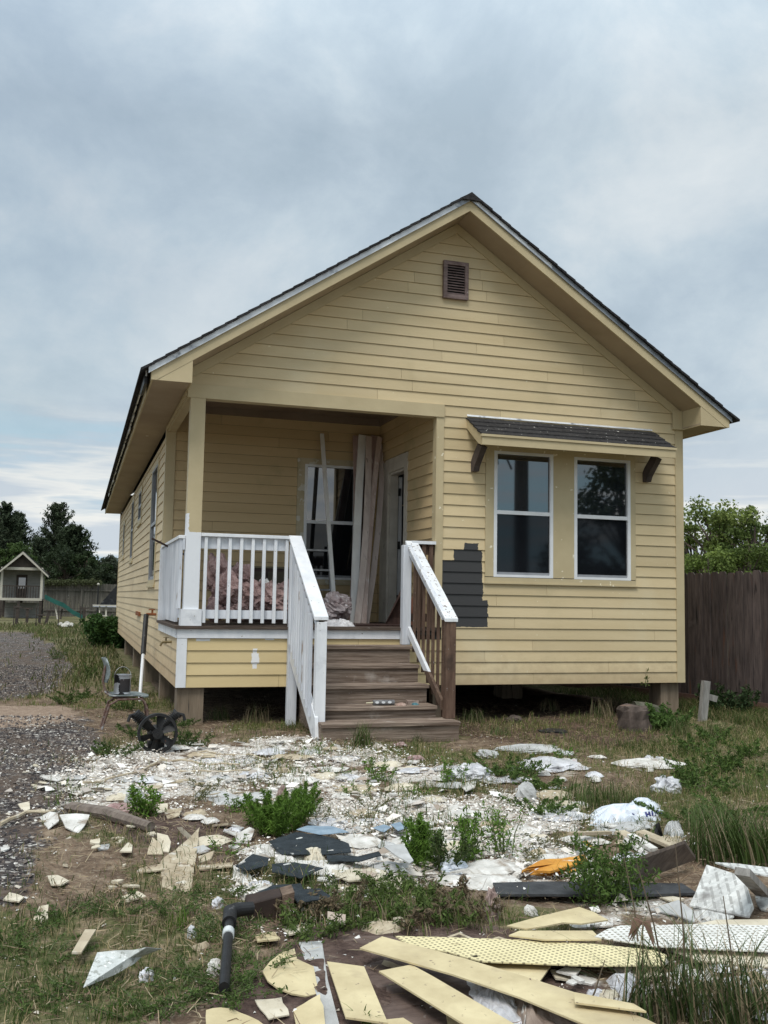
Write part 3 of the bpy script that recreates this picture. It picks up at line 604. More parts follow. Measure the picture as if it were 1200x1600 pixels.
mb = MB(); mb.box(1.185, 2.545, -1.43, -1.39, -.42, -.253); mb.box(2.505, 2.545, -1.389, -1.1, -.42, -.253); mb.box(1.185, 1.225, -1.389, -1.1, -.42, -.253); mb.build('bottom_riser', M['stepwood'], stairs)
SL = .667
def cap(x0, x1, ya, yb, za, m_, th=.036, par=None, nm='stair_railing'):
    zb_ = za-SL*(ya-yb); mb = MB(); mb.hexa([(x0, ya, za-th), (x1, ya, za-th), (x1, yb, zb_-th), (x0, yb, zb_-th)], [(x0, ya, za), (x1, ya, za), (x1, yb, zb_), (x0, yb, zb_)]); return mb.build(nm, m_, par or house, bevel=.003)
lr = cap(1.125, 1.265, -.02, -1.28, 1.61, M['white'])
mb = MB(); mb.box(1.135, 1.235, -.115, -.031, -.40, 1.51); mb.build('rail_post', M['thin_white'], lr, bevel=.003)
mb = MB(); mb.box(1.155, 1.255, -1.275, -1.185, -.268, .715); mb.build('newel_post', M['white'], lr, bevel=.003)
cap(1.160, 1.195, -.12, -1.18, 1.50, M['thin_white'], .11, lr, 'upper_rail')
mb = MB(); mb.prism([(1.150, -.12, .62), (1.150, -1.29, -.17), (1.150, -1.34, -.40), (1.150, -1.25, -.40), (1.150, -.12, .28)], (.032, 0, 0)); mb.build('stringer', M['white'], lr)
for i in range(10):
    y = -.17-i*.105; zt = 1.565-SL*(-y)-.02; mb = MB(); mb.box(1.120, 1.149, y-.018, y+.018, zt-.98, zt); mb.build('baluster', M['thin_white'], lr)
rr_ = cap(2.45, 2.59, -.02, -1.27, 1.60, M['worn_white'])
mb = MB(); mb.box(2.40, 2.495, -.12, -.031, .45, 1.545); mb.build('rail_post', M['thin_white'], rr_, bevel=.003)
mb = MB(); mb.box(2.475, 2.575, -1.26, -1.165, -.213, .745); mb.build('newel_post', M['brownwood'], rr_, bevel=.003)
cap(2.460, 2.492, -.125, -1.16, 1.535, M['thin_white'], .10, rr_, 'upper_rail')
cap(2.460, 2.492, -.125, -1.16, .65, M['lowrail'], .10, rr_, 'lower_rail')
for i in range(7):
    y = -.2-i*.148; zt = 1.55-SL*(-y)-.02; mb = MB(); mb.box(2.494, 2.519, y-.017, y+.017, zt-1.02, zt); mb.build('baluster', M['brownwood'], rr_)
mb = MB(); mb.box(2.52, XP-.046, -.06, .05, 1.565, 1.60); sr_ = mb.build('short_railing', M['white'], house)
mb = MB(); mb.box(2.5, XP-.05, -.0, .035, 1.45, 1.563); mb.box(2.5, XP-.05, -.0, .035, .70, .79); mb.build('upper_rail', M['brownwood'], sr_)
for i in range(3):
    x = 2.56+i*.085; mb = MB(); mb.box(x, x+.045, -.04, -.002, .61, 1.56); mb.build('baluster', M['brownwood'], sr_)
# piers
for x, y, w, d in ((.01, .03, .27, .27), (5.78, .06, .25, .25), (2.86, .14, .12, .12), (4.62, 2.1, .3, .3), (.04, 2.5, .22, .22), (.04, 5.4, .25, .25), (.04, 8.6, .25, .25), (.04, 12, .25, .25), (2.9, 3.2, .3, .3), (5.75, 4.6, .25, .25), (5.75, 8.6, .25, .25), (2.9, 8, .3, .3), (2.9, 12.6, .3, .3), (5.75, 13, .3, .3)):
    mb = MB(); mb.box(x, x+w, y, y+d, -.43, -.004); mb.build('pier', M['pierwood'], house)
mb = MB(); mb.box(.1, W-.1, .12, .2, -.02, .54); mb.box(.1, W-.1, LH-.2, LH-.1, -.02, .54); mb.box(.1, .18, .2, LH-.2, -.02, .54); mb.box(W-.18, W-.1, .2, LH-.2, -.02, .54)
for i in range(12): mb.box(.2, W-.2, .6+i*1.3, .65+i*1.3, .1, .54)
mb.build('floor_joists', M['brownwood'], house)
# pipes and spigots on the side wall
def spigot(c, m_, ln, label):
    mb = MB(); x, y, z = c; mb.tube([(x, y, z), (x-ln, y, z)], .013, 8); mb.tube([(x-ln*.6, y, z-.02), (x-ln*.6, y, z+.045)], .009, 6); mb.tube([(x-ln, y, z), (x-ln-.02, y, z-.045)], .012, 8)
    mb.lathe([(.03, 0), (.03, .008)], (x-ln*.6, y, z+.045), 8); return tag(mb.build('spigot', m_), label, 'spigot')
q = S(268, 1003, -.012); spigot((-.012, q[1], q[2]), M['brass'], .10, 'dull brass spigot on the low side wall by the white skirt corner')
q = S(243, 960, -.02)
mb = MB(); mb.tube([(-.014, q[1], q[2]), (-.14, q[1], q[2])], .018, 8); mb.box(-.075, -.05, q[1]-.01, q[1]+.01, q[2], q[2]+.06); mb.box(-.11, -.03, q[1]-.012, q[1]+.012, q[2]+.055, q[2]+.07)
wp = mb.build('water_pipe', M['rust']); tag(wp, 'rusty spigot on white standpipe half wrapped in black foam beside house', 'pipe')
bt = P(218, 1096); tp = np.array([-.14, q[1], q[2]]); d = bt-tp
mb = MB(); mb.tube([tp+d*.0+np.array([0, 0, -.01]), tp+d*.47], .034, 10); mb.build('foam_sleeve', M['black'], wp)
mb = MB(); mb.tube([tp+d*.46, bt+np.array([0, 0, -.03])], .021, 8); mb.build('pvc_riser', M['white'], wp)
q = S(217, 958.5, -.013); mb = MB(); mb.box(-.045, -.012, q[1]-.45, q[1]+.45, q[2]-.035, q[2]+.03); tag(mb.build('pipe_stub', M['rust']), 'rusty iron plate stub on the side wall left of spigot', 'metal stub')
# ------------------------------------------------------------------ things on the porch
M['oldboard'] = pm('old trim boards', (.45, .35, .31), (.57, .47, .43), 3, (6, 6, .3), .8, island=.25, spots=(((.66, .62, .6), -4., .62, .7),), bump=.3)
M['ob_red'] = pm('reddish old board', (.38, .26, .235), (.50, .365, .335), 3, (6, 6, .3), .8, spots=(((.55, .5, .48), -5., .64, .7),)); M['ob_lt'] = pm('light old board', (.56, .47, .43), (.68, .59, .54), 3, (6, 6, .3), .8, spots=(((.3, .25, .22), -5., .62, .7),)); M['ob_dk'] = pm('dark old board', (.12, .09, .08), (.2, .16, .14), 3, (6, 6, .3), .8)
M['primed'] = pm('primed white board', (.68, .67, .65), (.8, .8, .78), 3, (4, 4, .5), .7, island=.12)
M['pink'] = pm('pink fibreglass wool', (.30, .19, .18), (.50, .36, .34), 14, (1, 1, 1), 1., spots=(((.12, .08, .08), 7., .56, .72), ((.72, .64, .6), 9., .68, .76)), bump=1., bsc=50)
M['bagwool'] = pm('bag of wool', (.26, .20, .20), (.50, .45, .46), 10, rough=.4, spots=(((.13, .08, .09), 9., .56, .68), ((.66, .64, .66), 12., .6, .7)), spec=.6, bump=.6)
M['plastic'] = pm('crumpled clear plastic', (.42, .42, .44), (.72, .72, .74), 9, rough=.3, spots=(((.5, .22, .22), 7., .64, .7), ((.1, .1, .12), 8., .68, .72)), spec=.7, bump=.4)
M['darkboard'] = pm('dark stained board', (.035, .02, .018), (.075, .045, .038), 4, (4, 4, 1), .6)
M['redboard'] = pm('reddish board', (.14, .055, .035), (.22, .095, .06), 5, (4, 4, 1), .7)
M['alu'] = pm('ladder aluminium', (.30, .30, .31), (.5, .5, .5), 8, rough=.45, metal=.4)
DZ = .632
def pb(px, py, y): return F(px, py, y)
# bundle of tall trim boards
bx = [(556, 600), (563, 0), (571, 0)]
tops = [(556, 681, 2.20, 549, 966), (566, 680, 2.14, 553, 970), (576, 682, 2.08, 558, 971), (585, 681, 2.16, 564, 972), (593, 683, 2.10, 568, 973), (598, 686, 2.20, 572, 972), (572, 684, 2.22, 556, 965)]
for i, (tx, ty, yt, bx_, by_) in enumerate(tops):
    a = F(tx, ty, yt); yb = (1.55, 1.42, 1.34, 1.4, 1.36, 1.5, 1.7)[i]; b_ = F(bx_, by_, yb); b_[2] = DZ+.002; b_ = np.array([b_[0], yb, DZ+.004])
    mb = MB(); bw = (.03, -.02, .035, .02, -.03, .04, 0)[i]; md = (b_+a)/2+np.array([bw, -.03, 0]); q1_ = b_*.75+a*.25+np.array([bw*.75, -.02, 0]); q3_ = b_*.25+a*.75+np.array([bw*.75, -.02, 0])
    for s0_, s1_ in ((b_, q1_), (q1_, md), (md, q3_), (q3_, a)): mb.bar(s0_, s1_, (.085, .10, .08, .085, .07, .075, .14)[i], .02, up=(0, 1, 0))
    o = mb.build('trim_board', (M['ob_red'], M['primed'], M['ob_lt'], M['ob_red'], M['oldboard'], M['ob_lt'], M['ob_dk'])[i])
    tag(o, ['faded trim board at the left edge of the bundle leaning by the porch window', 'whitest trim board in the bundle leaning beside the porch window', 'grey trim board third from left in the leaning bundle', 'trim board in the middle of the leaning bundle, behind whiter one', 'thin trim board second from right in the leaning bundle', 'trim board at the right edge of the bundle, nearest the door', 'trim board hidden at the back of the leaning bundle'][i], 'board', 'long trim boards leaning in the porch corner')
a = F(503, 678, 2.2); b_ = F(521, 925, 1.6); b_ = np.array([b_[0], 1.6, b_[2]])
mb = MB(); mb.bar(b_, a, .05, .03, up=(0, 1, 0)); tag(mb.build('wooden_pole', M['primed']), 'lone pale wooden strip leaning across the porch window', 'strip')
# ladder in front of the porch window
la = empty('step_ladder', (2.05, 2.0, DZ)); tag(la, 'low aluminium step ladder standing under the porch window behind the rail', 'ladder')
xa, xb = F(478, 900, 2.0)[0], F(519, 900, 2.0)[0]
for x in (xa, xb): mb = MB(); mb.bar((x, 1.95, DZ), (x+.0, 2.2, 1.63), .035, .05); mb.build('side_rail', M['alu'], la)
for k_ in range(4):
    t = .16+k_*.26; mb = MB(); mb.box(xa+.015, xb-.015, 1.93+.25*t, 2.0+.25*t, DZ+t*1.0-.015, DZ+t*1.0+.01); mb.build('step', M['alu'], la)
# crumpled things
def crumple(name, label, cat, mat, poly, H, zb=None, group=None, seed=0, rings=7, seg=34, rough=.5, flat=.25, parent=None, sink=.004):
    """crumpled heap whose outline is poly (world points, or ground pixels when 2-tuples)"""
    pts = [P(*q) if len(q) == 2 else np.array(q, float) for q in poly]; c = sum(pts)/len(pts); n = len(pts)
    per = np.array([np.linalg.norm(pts[(i+1) % n][:2]-pts[i][:2]) for i in range(n)]); cum = np.concatenate([[0], np.cumsum(per)])
    rg = random.Random(seed); V = []; Fc = []; H = H*.72
    bd = []
    for j in range(seg):
        t = cum[-1]*j/seg; i = min(np.searchsorted(cum, t, side='right')-1, n-1); f = (t-cum[i])/max(per[i], 1e-6); bd.append(pts[i]*(1-f)+pts[(i+1) % n]*f)
    def zg(x, y): return gz(x, y) if zb is None else zb
    sx = max(per.sum(), .2)
    for r_ in range(rings, 0, -1):
        t = r_/rings
        for j in range(seg):
            k = 1+(rg.random()-.5)*.22*(t if r_ < rings else .8); q = c+(bd[j]-c)*t*k
            nzv = float(fbm(q[0]*9/sx+seed, q[1]*9/sx, 1., seed))
            if r_ == rings: h = -sink
            else: h = H*((1-t**2)**.8*(1-rough)+rough*nzv*1.25*(1-t**3))+H*(rg.random()-.5)*rough*.42
            V.append((q[0], q[1], zg(q[0], q[1])+max(h, -sink)))
    V.append((c[0], c[1], zg(c[0], c[1])+H*(.55+.3*rg.random())))
    for r_ in range(rings-1):
        for j in range(seg):
            a = r_*seg+j; b2 = r_*seg+(j+1) % seg; Fc += [(a, b2, b2+seg), (a, b2+seg, a+seg)]
    last = (rings-1)*seg; Fc += [(last+j, last+(j+1) % seg, len(V)-1) for j in range(seg)]
    Fc.append(tuple(range(seg))[::-1])
    mb = MB(); mb.add(V, Fc); o = mb.build(name, mat, parent)
    if parent is None: tag(o, label, cat, group)
    return o
def heap(px0, px1, pyb, y, dy, n=9):     # oval footprint on the porch floor between two pixel columns
    a = F(px0, pyb, y); b_ = F(px1, pyb, y); cx_, rx = (a[0]+b_[0])/2, (b_[0]-a[0])/2
    return [(cx_+rx*math.cos(t*2*math.pi/n), y+dy*math.sin(t*2*math.pi/n), DZ) for t in range(n)]
def blob(name, label, cat, mat, c, r, seed, group=None, amp=.55, zmin=None, nu=30, nv=20, parent=None):
    """soft irregular lump: a ball pushed in and out by folded noise"""
    V = []; c = np.array(c, float)
    for i in range(nv+1):
        for j in range(nu):
            p_ = math.pi*i/nv; t = 2*math.pi*j/nu; d = np.array([math.sin(p_)*math.cos(t), math.sin(p_)*math.sin(t), math.cos(p_)])
            f = fbm(d[0]*2.1+seed*3.1+d[2]*1.3, d[1]*2.1-d[2]*1.7+seed, 1., seed); f2 = abs(fbm(d[0]*5+seed+d[2]*3, d[1]*5-d[2]*4, 1., seed+5)-.5)*2
            k_ = 1+amp*((f-.5)*2.0)+amp*.6*(f2-.35); q = c+d*np.array(r)*k_
            if zmin is not None: q[2] = max(q[2], zmin)
            V.append(q)
    Fc = [(i*nu+j, i*nu+(j+1) % nu, (i+1)*nu+(j+1) % nu, (i+1)*nu+j) for i in range(nv) for j in range(nu)]; mb = MB(); mb.add(V, Fc); o = mb.build(name, mat, parent); return tag(o, label, cat, group) if parent is None else o
def pq(px, py, y): q = F(px, py, y); return (q[0], y, q[2])
for i, (px, py, y, r, lb) in enumerate(((340, 895, .75, (.13, .16, .22), 'tallest pink insulation lump right beside the porch post'), (352, 925, .60, (.17, .18, .20), 'pink insulation lump under the tallest one'), (375, 905, .95, (.16, .16, .18), 'pink insulation lump between the second and third baluster'), (392, 935, .62, (.17, .17, .17), 'pink insulation lump low behind the fourth baluster'), (335, 955, .45, (.10, .12, .10), 'ragged pink scrap on the deck at the foot of the post'), (412, 930, .95, (.17, .2, .17), 'pink insulation lump behind the fifth baluster'), (435, 940, .70, (.18, .16, .16), 'pink insulation lump near the stair post'), (452, 930, 1.1, (.17, .2, .18), 'pink insulation lump behind the stair railing top'), (370, 955, .5, (.16, .12, .1), 'flat pink insulation scrap on the deck, middle of the rail'))):
    blob('insulation_batt', lb, 'insulation', M['pink'], pq(px, py, y), r, 20+i, 'pink insulation heaped on the porch', .6, DZ+.001)
crumple('plaster_pile', 'pile of pale torn paper on top of pink insulation behind rail', 'paper scraps', M['primed'], [(q[0], q[1], .632+.36) for q in heap(395, 432, 925, .98, .16)], .30, .632+.34, None, 9, 6, 28, .6)
blob('plastic_bag', 'clear plastic bag of insulation slumped at the foot of the leaning strip', 'bag', M['bagwool'], pq(523, 950, 1.15), (.18, .2, .17), 44, 'crumpled plastic on the porch', .5, DZ+.001)
crumple('plastic_sheet', 'flat crumpled plastic film on the deck edge in front of the bag', 'plastic film', M['plastic'], heap(500, 556, 974, .42, .22), .13, DZ, 'crumpled plastic on the porch', 13, 6, 34, .6)
# dark cabinet behind insulation
x0, x1 = F(362, 900, 1.9)[0], F(462, 900, 1.9)[0]
cab = empty('low_cabinet', ((x0+x1)/2, 1.95, DZ)); tag(cab, 'low dark brown cabinet against the porch back wall behind the insulation', 'cabinet')
mb = MB(); mb.box(x0, x1, 1.75, 2.2, DZ, 1.30); mb.build('carcass', M['darkboard'], cab)
mb = MB(); mb.box(x0-.02, x1+.02, 1.73, 2.22, 1.302, 1.325); mb.build('top', pm('cabinet top', (.14, .12, .08), (.2, .17, .11), 4), cab)
for k_ in range(2): mb = MB(); mb.box(x0+.02+k_*(x1-x0)/2, x0-.02+(k_+1)*(x1-x0)/2, 1.735, 1.748, DZ+.06, 1.26); mb.build('cabinet_door', pm('cabinet door', (.06, .05, .035), (.1, .085, .06), 4), cab)
# boards leaning beside the door
a = F(640, 915, 1.0); b_ = F(606, 978, 1.3)
mb = MB(); mb.prism([(2.46, .72, DZ), (2.74, .78, DZ), (XP-.03, .9, 1.28), (XP-.03, .82, 1.36), (2.66, .7, 1.02)], (.0, .03, .0)); tag(mb.build('dark_plank', M['darkboard']), 'wide dark brown plank leaning across the doorway', 'plank')
mb = MB(); mb.prism([(2.62, .50, DZ), (2.80, .52, DZ), (2.82, .58, 1.02), (2.78, .57, 1.04)], (.0, .03, 0)); tag(mb.build('red_plank', M['redboard']), 'reddish board leaning in front of the dark plank by the door', 'plank')
a = F(240, 833, 1.2); mb = MB(); mb.bar((.25, 1.5, 1.40), (-.22, 1.3, 1.60), .02, .02); tag(mb.build('dark_rod', M['darkboard']), 'dark stick poking out over the side rail toward the side window', 'rod')
mb = MB(); mb.box(2.0, 2.72, .35, 1.1, DZ, DZ+.018); mb.jitter(.006, 2); tag(mb.build('floor_board', M['darkboard']), 'dark loose sheet lying on the deck between door planks and stairs', 'board')
# items on the fourth step
zt = .63-RIS*4+.002
a = Z(577, 1086, zt+.03); b_ = Z(617, 1086, zt+.03); yy = -1.0
xa, xb = F(580, 1086, yy)[0], F(616, 1086, yy)[0]
rl = MB(); rl.tube([(xa+.02, yy, zt+.026), (xb, yy, zt+.026)], .026, 12); rl = rl.build('caulk_tube', pm('tube sleeve', (.11, .11, .115), (.2, .2, .2), 30)); tag(rl, 'grey caulk tube with white spots lying on the lowest regular step', 'tube')
mb = MB(); mb.tube([(xa-.05, yy, zt+.022), (xa+.019, yy, zt+.026)], .008, 8); mb.build('nozzle', pm('nozzle', (.55, .5, .35), None), rl)
for k_ in range(3):
    mb = MB(); xx = xa+.055+k_*.065; mb.prism([(xx+.02*math.cos(t*math.pi/4), yy-.022-.006*1, zt+.030+.012*math.sin(t*math.pi/4)) for t in range(8)], (0, .005, 0)); mb.build('label_spot', M['vinyl'], rl)
def stp(px, py, y): q = F(px, py, y); return (q[0], y)
gl = [(F(p, 1088, -1.02)[0]+dx, -1.02+dy, zt) for p, dx, dy in ((617, 0, -.03), (628, 0, -.06), (636, 0, -.02), (632, 0, .04), (622, 0, .05))]
crumple('work_glove', 'crumpled tan work glove beside the caulk tube on the step', 'glove', pm('glove leather', (.30, .19, .15), (.5, .38, .32), 30, spots=(((.08, .05, .05), 30., .6, .65),)), gl, .045, zt, None, 4, 6, 26, .7)
mb = MB(); x = F(636, 1083, -.93)[0]; mb.box(x, x+.115, -.96, -.90, zt, zt+.035); mb.jitter(.006, 4); tag(mb.build('brick_scrap', pm('brick scrap', (.22, .16, .13), (.34, .27, .23), 20)), 'pinkish broken brick at the back right of the step', 'brick')
x = F(649, 1086, -1.0)[0]; gl = [(x+.04*math.cos(t), -1.0+.04*math.sin(t), zt) for t in np.arange(0, 6.2, .9)]
crumple('teal_rag', 'small teal rag bunched on the step right of the brick', 'rag', pm('teal rag', (.035, .11, .13), (.10, .22, .25), 20), gl, .035, zt, None, 6, 5, 20, .6)
# ------------------------------------------------------------------ chair with paint can, compressor pump
M['tubemetal'] = pm('rusty chair tube', (.11, .05, .035), (.19, .14, .12), 30, rough=.55, metal=.2, spots=(((.4, .4, .4), 14., .6, .68),))
M['seat'] = pm('grey moulded seat', (.13, .16, .16), (.24, .28, .28), 12, rough=.5, spots=(((.45, .47, .47), 12., .6, .7),))
cb = P(158, 1143); cx0, cy0 = cb[0], cb[1]; sc_ = 1.
A = AD(168, 1090, cb); B_ = AD(229, 1088, cb); seat_z = A[2]+.01; cx1 = B_[0]; g0 = cb[2]
ch = empty('school_chair', ((cx0+cx1)/2, cy0+.17, g0)); tag(ch, 'small old school chair with rusty tube legs beside the house', 'chair')
wD = .36; ya, yb = cy0, cy0+wD
for yk, y in enumerate((ya+.02, yb-.02)):
    mb = MB(); mb.tube([(cx0-.0, y, g0-.01), (cx0+.07, y, g0+.26), (cx0+.10, y, seat_z-.07), (cx0+.15, y, seat_z-.035), (cx0+.32, y, seat_z-.03), (cx1-.04, y, seat_z-.03), (cx1-.0, y, seat_z-.07), (cx1+.02, y, g0+.22), (cx1+.05, y, g0-.01)], .0125, 8)
    mb.build('leg', M['tubemetal'], ch)
mb = MB(); mb.tube([(cx0+.30, ya+.05, seat_z-.03), (cx0+.12, ya+.05, seat_z-.02), (cx0+.03, ya+.06, seat_z+.03), (cx0+.0, ya+.07, seat_z+.14), (cx0+.02, ya+.07, seat_z+.3)], .011, 8)
mb.tube([(cx0+.30, yb-.05, seat_z-.03), (cx0+.12, yb-.05, seat_z-.02), (cx0+.03, yb-.06, seat_z+.03), (cx0+.0, yb-.07, seat_z+.14), (cx0+.02, yb-.07, seat_z+.3)], .011, 8); mb.build('back_frame', M['tubemetal'], ch)
V = []; Fc = []; nu, nv = 10, 8
for l in (0, 1):
    for i in range(nu+1):
        for j in range(nv+1):
            u = i/nu; v = j/nv*2-1; rx = 1-.12*abs(v)**4; x = cx0+.06+(cx1-cx0-.02)*(u*rx); z = seat_z+.012-.02*math.sin(u*math.pi)*(1-v*v)-.03*max(0, u-.85)/.15*.6-l*.012
            V.append((x, (ya+yb)/2+v*wD/2*(1-.1*(2*u-1)**6), z))
nn = (nu+1)*(nv+1)
for i in range(nu):
    for j in range(nv):
        a = i*(nv+1)+j; Fc += [(a, a+1, a+nv+2, a+nv+1), (a+nn, a+nn+nv+1, a+nn+nv+2, a+nn+1)]
bdr = [j for j in range(nv+1)]+[i*(nv+1)+nv for i in range(1, nu+1)]+[nu*(nv+1)+j for j in range(nv-1, -1, -1)]+[i*(nv+1) for i in range(nu-1, 0, -1)]
Fc += [(bdr[i], bdr[(i+1) % len(bdr)], bdr[(i+1) % len(bdr)]+nn, bdr[i]+nn) for i in range(len(bdr))]
mb = MB(); mb.add(V, Fc); mb.build('seat', M['seat'], ch, smooth=False)
V = []; Fc = []
for l in (0, 1):
    for i in range(7):
        for j in range(9):
            u = i/6; v = j/8*2-1; z = seat_z+.13+.24*u; x = cx0-.01+.035*v*v*1.2+.03*math.sin(u*3)-.02*u+l*.012; V.append((x, (ya+yb)/2+v*(wD/2+.0)*(1-.25*(2*u-1)**4), z))
for i in range(6):
    for j in range(8): a = i*9+j; Fc += [(a, a+1, a+10, a+9), (a+63, a+72, a+73, a+64)]
bdr = list(range(9))+[i*9+8 for i in range(1, 7)]+[54+j for j in range(7, -1, -1)]+[i*9 for i in range(5, 0, -1)]
Fc += [(bdr[i], bdr[(i+1) % len(bdr)], bdr[(i+1) % len(bdr)]+63, bdr[i]+63) for i in range(len(bdr))]
mb = MB(); mb.add(V, Fc); mb.build('backrest', M['seat'], ch)
a = AD(176, 1088, (0, cy0+.12, g0)); b2 = AD(203, 1088, (0, cy0+.12, g0)); cxc = (a[0]+b2[0])/2; r_ = (b2[0]-a[0])/2*.98; cyc = cy0+.15; zc0 = seat_z+.012; hc = 2*r_*1.16
M['can'] = pm('paint can metal', (.30, .31, .33), (.55, .57, .6), 7, rough=.35, metal=.5, spots=(((.02, .02, .022), 7., .52, .54), ((.72, .72, .72), 13., .66, .68)))
mb = MB(); mb.lathe([(r_, 0), (r_*1.02, .004), (r_, .01), (r_, hc-.012), (r_*1.03, hc-.008), (r_*1.03, hc), (r_*.93, hc), (r_*.9, hc-.01)], (cxc, cyc, zc0), 28)
can = mb.build('paint_can', M['can']); tag(can, 'open gallon paint can with drips standing on the school chair', 'paint can')
mb = MB(); mb.prism([(cxc+r_*1.012*math.cos(t), cyc+r_*1.012*math.sin(t), zc0+.02) for t in np.linspace(-1.9, -.55, 12)]+[(cxc+r_*1.004*math.cos(t), cyc+r_*1.004*math.sin(t), zc0+.02) for t in np.linspace(-.55, -1.9, 12)], (0, 0, hc-.06)); mb.build('paper_label', pm('can label', (.02, .02, .022), (.035, .03, .03), 5, spots=(((.55, .5, .5), 18., .66, .68),)), can)
mb = MB(); mb.tube([(cxc+r_*math.cos(t)*1.03, cyc-.0+r_*.25*math.sin(t), zc0+hc*.82+abs(math.sin(t))*.11) for t in np.linspace(0, math.pi, 12)], .0025, 5); mb.build('wire_handle', M['alu'], can)
# compressor pump with spoked flywheel
fb = P(245, 1177); fc = fb+np.array([0, 0, .172]); pu = empty('compressor_pump', fb+np.array([0, .1, 0])); tag(pu, 'black air compressor pump with spoked flywheel sitting on white rubble', 'pump')
def ringy(c, r0, r1, y0, y1, n=36):
    mb = MB(); vs = []
    for r_, y in ((r0, y0), (r1, y0), (r1, y1), (r0, y1)):
        vs += [(c[0]+r_*math.cos(2*math.pi*j/n), c[1]+y, c[2]+r_*math.sin(2*math.pi*j/n)) for j in range(n)]
    mb.add(vs, [(k*n+j, k*n+(j+1) % n, ((k+1) % 4)*n+(j+1) % n, ((k+1) % 4)*n+j) for k in range(4) for j in range(n)]); return mb
fw_ = ringy(fc, .148, .17, -.03, .03).build('flywheel', M['castblack'], pu)
mb = MB(); mb.lathe([(.045, -.04), (.045, .04)], tuple(fc), 16, 'y'); mb.lathe([(.014, -.055), (.014, -.04)], tuple(fc), 8, 'y')
for k_ in range(6):
    t = k_*math.pi/3+.35; d = np.array([math.cos(t), 0, math.sin(t)]); s_ = np.array([-math.sin(t), 0, math.cos(t)])
    p0, p1 = fc+d*.04, fc+d*.15; q = [p0-s_*.018+[0, -.02, 0], p0+s_*.018+[0, .012, 0], p1+s_*.034+[0, .02, 0], p1-s_*.034+[0, -.022, 0]]; mb.prism(q, (0, .008, 0))
mb.build('spokes', M['castblack'], fw_)
mb = MB(); c2 = fc+[0, .17, -.03]; mb.lathe([(.04, -.1), (.065, -.08), (.07, .1), (.05, .12)], tuple(c2), 18, 'y'); mb.box(c2[0]-.07, c2[0]+.07, c2[1]-.08, c2[1]+.12, fb[2], c2[2]-.07); mb.build('crankcase', M['castblack'], pu)
for s in (-1, 1):
    d = np.array([s*.72, 0, .70]); o_ = c2+d*.06; mb = MB(); n = 8
    for k_ in range(n): 
        p0 = o_+d*(.04+k_*.017); mb.tube([p0, p0+d*.007], .052 if k_ < n-2 else .056, 14)
    mb.tube([o_, o_+d*.18], .036, 12); mb.tube([o_+d*.175, o_+d*.2], .048, 10); mb.build('cylinder', M['castblack'], pu)
    mb = MB(); h_ = o_+d*.19; mb.tube([h_, h_+[s*.05, -.03, -.01], h_+[s*.065, -.04, -.06]], .014, 7); mb.build('intake_pipe', M['castblack'], pu)
# ------------------------------------------------------------------ right side: fence, stake, stump
M['fence'] = pm('aged dark fence wood', (.055, .042, .040), (.125, .096, .088), 4, (6, 6, .7), .9, island=.32, spots=(((.13, .065, .045), -2.5, .6, .72), ((.02, .016, .015), -4., .62, .7), ((.15, .12, .11), 3., .66, .8)), bump=.4)
def fence(p0, p1, hgt, label, name='privacy_fence', m_='fence', pw=.14, dog=True, seed=1, rail_z=(.35, 1.55), flip=1):
    p0 = np.array(p0[:2]); p1 = np.array(p1[:2]); ln = np.linalg.norm(p1-p0); d = (p1-p0)/ln; nrm = np.array([-d[1], d[0]])*flip; n = int(ln/pw); rg = random.Random(seed)
    c = (p0+p1)/2; root = empty(name, (c[0], c[1], gz(*c))); tag(root, label, 'fence'); mb = MB()
    for i in range(n):
        a = p0+d*(i*pw+.003+rg.uniform(0, .006)); b_ = p0+d*((i+1)*pw-.003); h = hgt+rg.uniform(-.025, .02); z0 = gz(*a)-.03; k_ = .03 if dog else 0; off = nrm*rg.uniform(0, .008)
        a3 = lambda q, z: (q[0]+off[0], q[1]+off[1], z)
        w_ = (b_-a)
        mb.prism([a3(a, z0), a3(b_, z0), a3(b_, z0+h-k_), a3(b_-w_*.2, z0+h), a3(a+w_*.2, z0+h), a3(a, z0+h-k_)], (nrm[0]*.016, nrm[1]*.016, 0))
    mb.build('pickets', M[m_], root)
    for rzv in rail_z:
        mb = MB(); mb.bar((*(p0+nrm*.05), gz(*p0)+rzv), (*(p1+nrm*.05), gz(*p1)+rzv), .04, .09); mb.build('rail', M[m_], root)
    for t in np.arange(0, ln, 2.4):
        q = p0+d*t+nrm*.1; mb = MB(); mb.box(q[0]-.045, q[0]+.045, q[1]-.045, q[1]+.045, gz(*q)-.1, gz(*q)+hgt-.05); mb.build('post', M[m_], root)
    return root
fa = np.array([7.0, 2.6]); fbp = np.array(P(1200, 1112)[:2]); dv = (fbp-fa)/np.linalg.norm(fbp-fa)
fa2 = P(1066, 1096)[:2]; dv = (fbp-fa2)/np.linalg.norm(fbp-fa2)
fence(fbp+dv*.9, fa2-dv*6.0, 1.83, 'tall dark weathered wooden privacy fence right of the house', seed=4, flip=-1)
mb = MB(); q0, q1 = fbp+dv*.9, fa2-dv*3; nn_ = np.array([-dv[1], dv[0]]); q0 = q0+np.array([-.05, -.03]); q1 = q1+np.array([-.05, -.03])
mb.bar((*q0, gz(*q0)+.05), (*q1, gz(*q1)+.05), .03, .14); tag(mb.build('kick_board', pm('reddish kick board', (.10, .055, .045), (.17, .10, .08), 4)), 'reddish ground board lying along the foot of the dark fence', 'board')
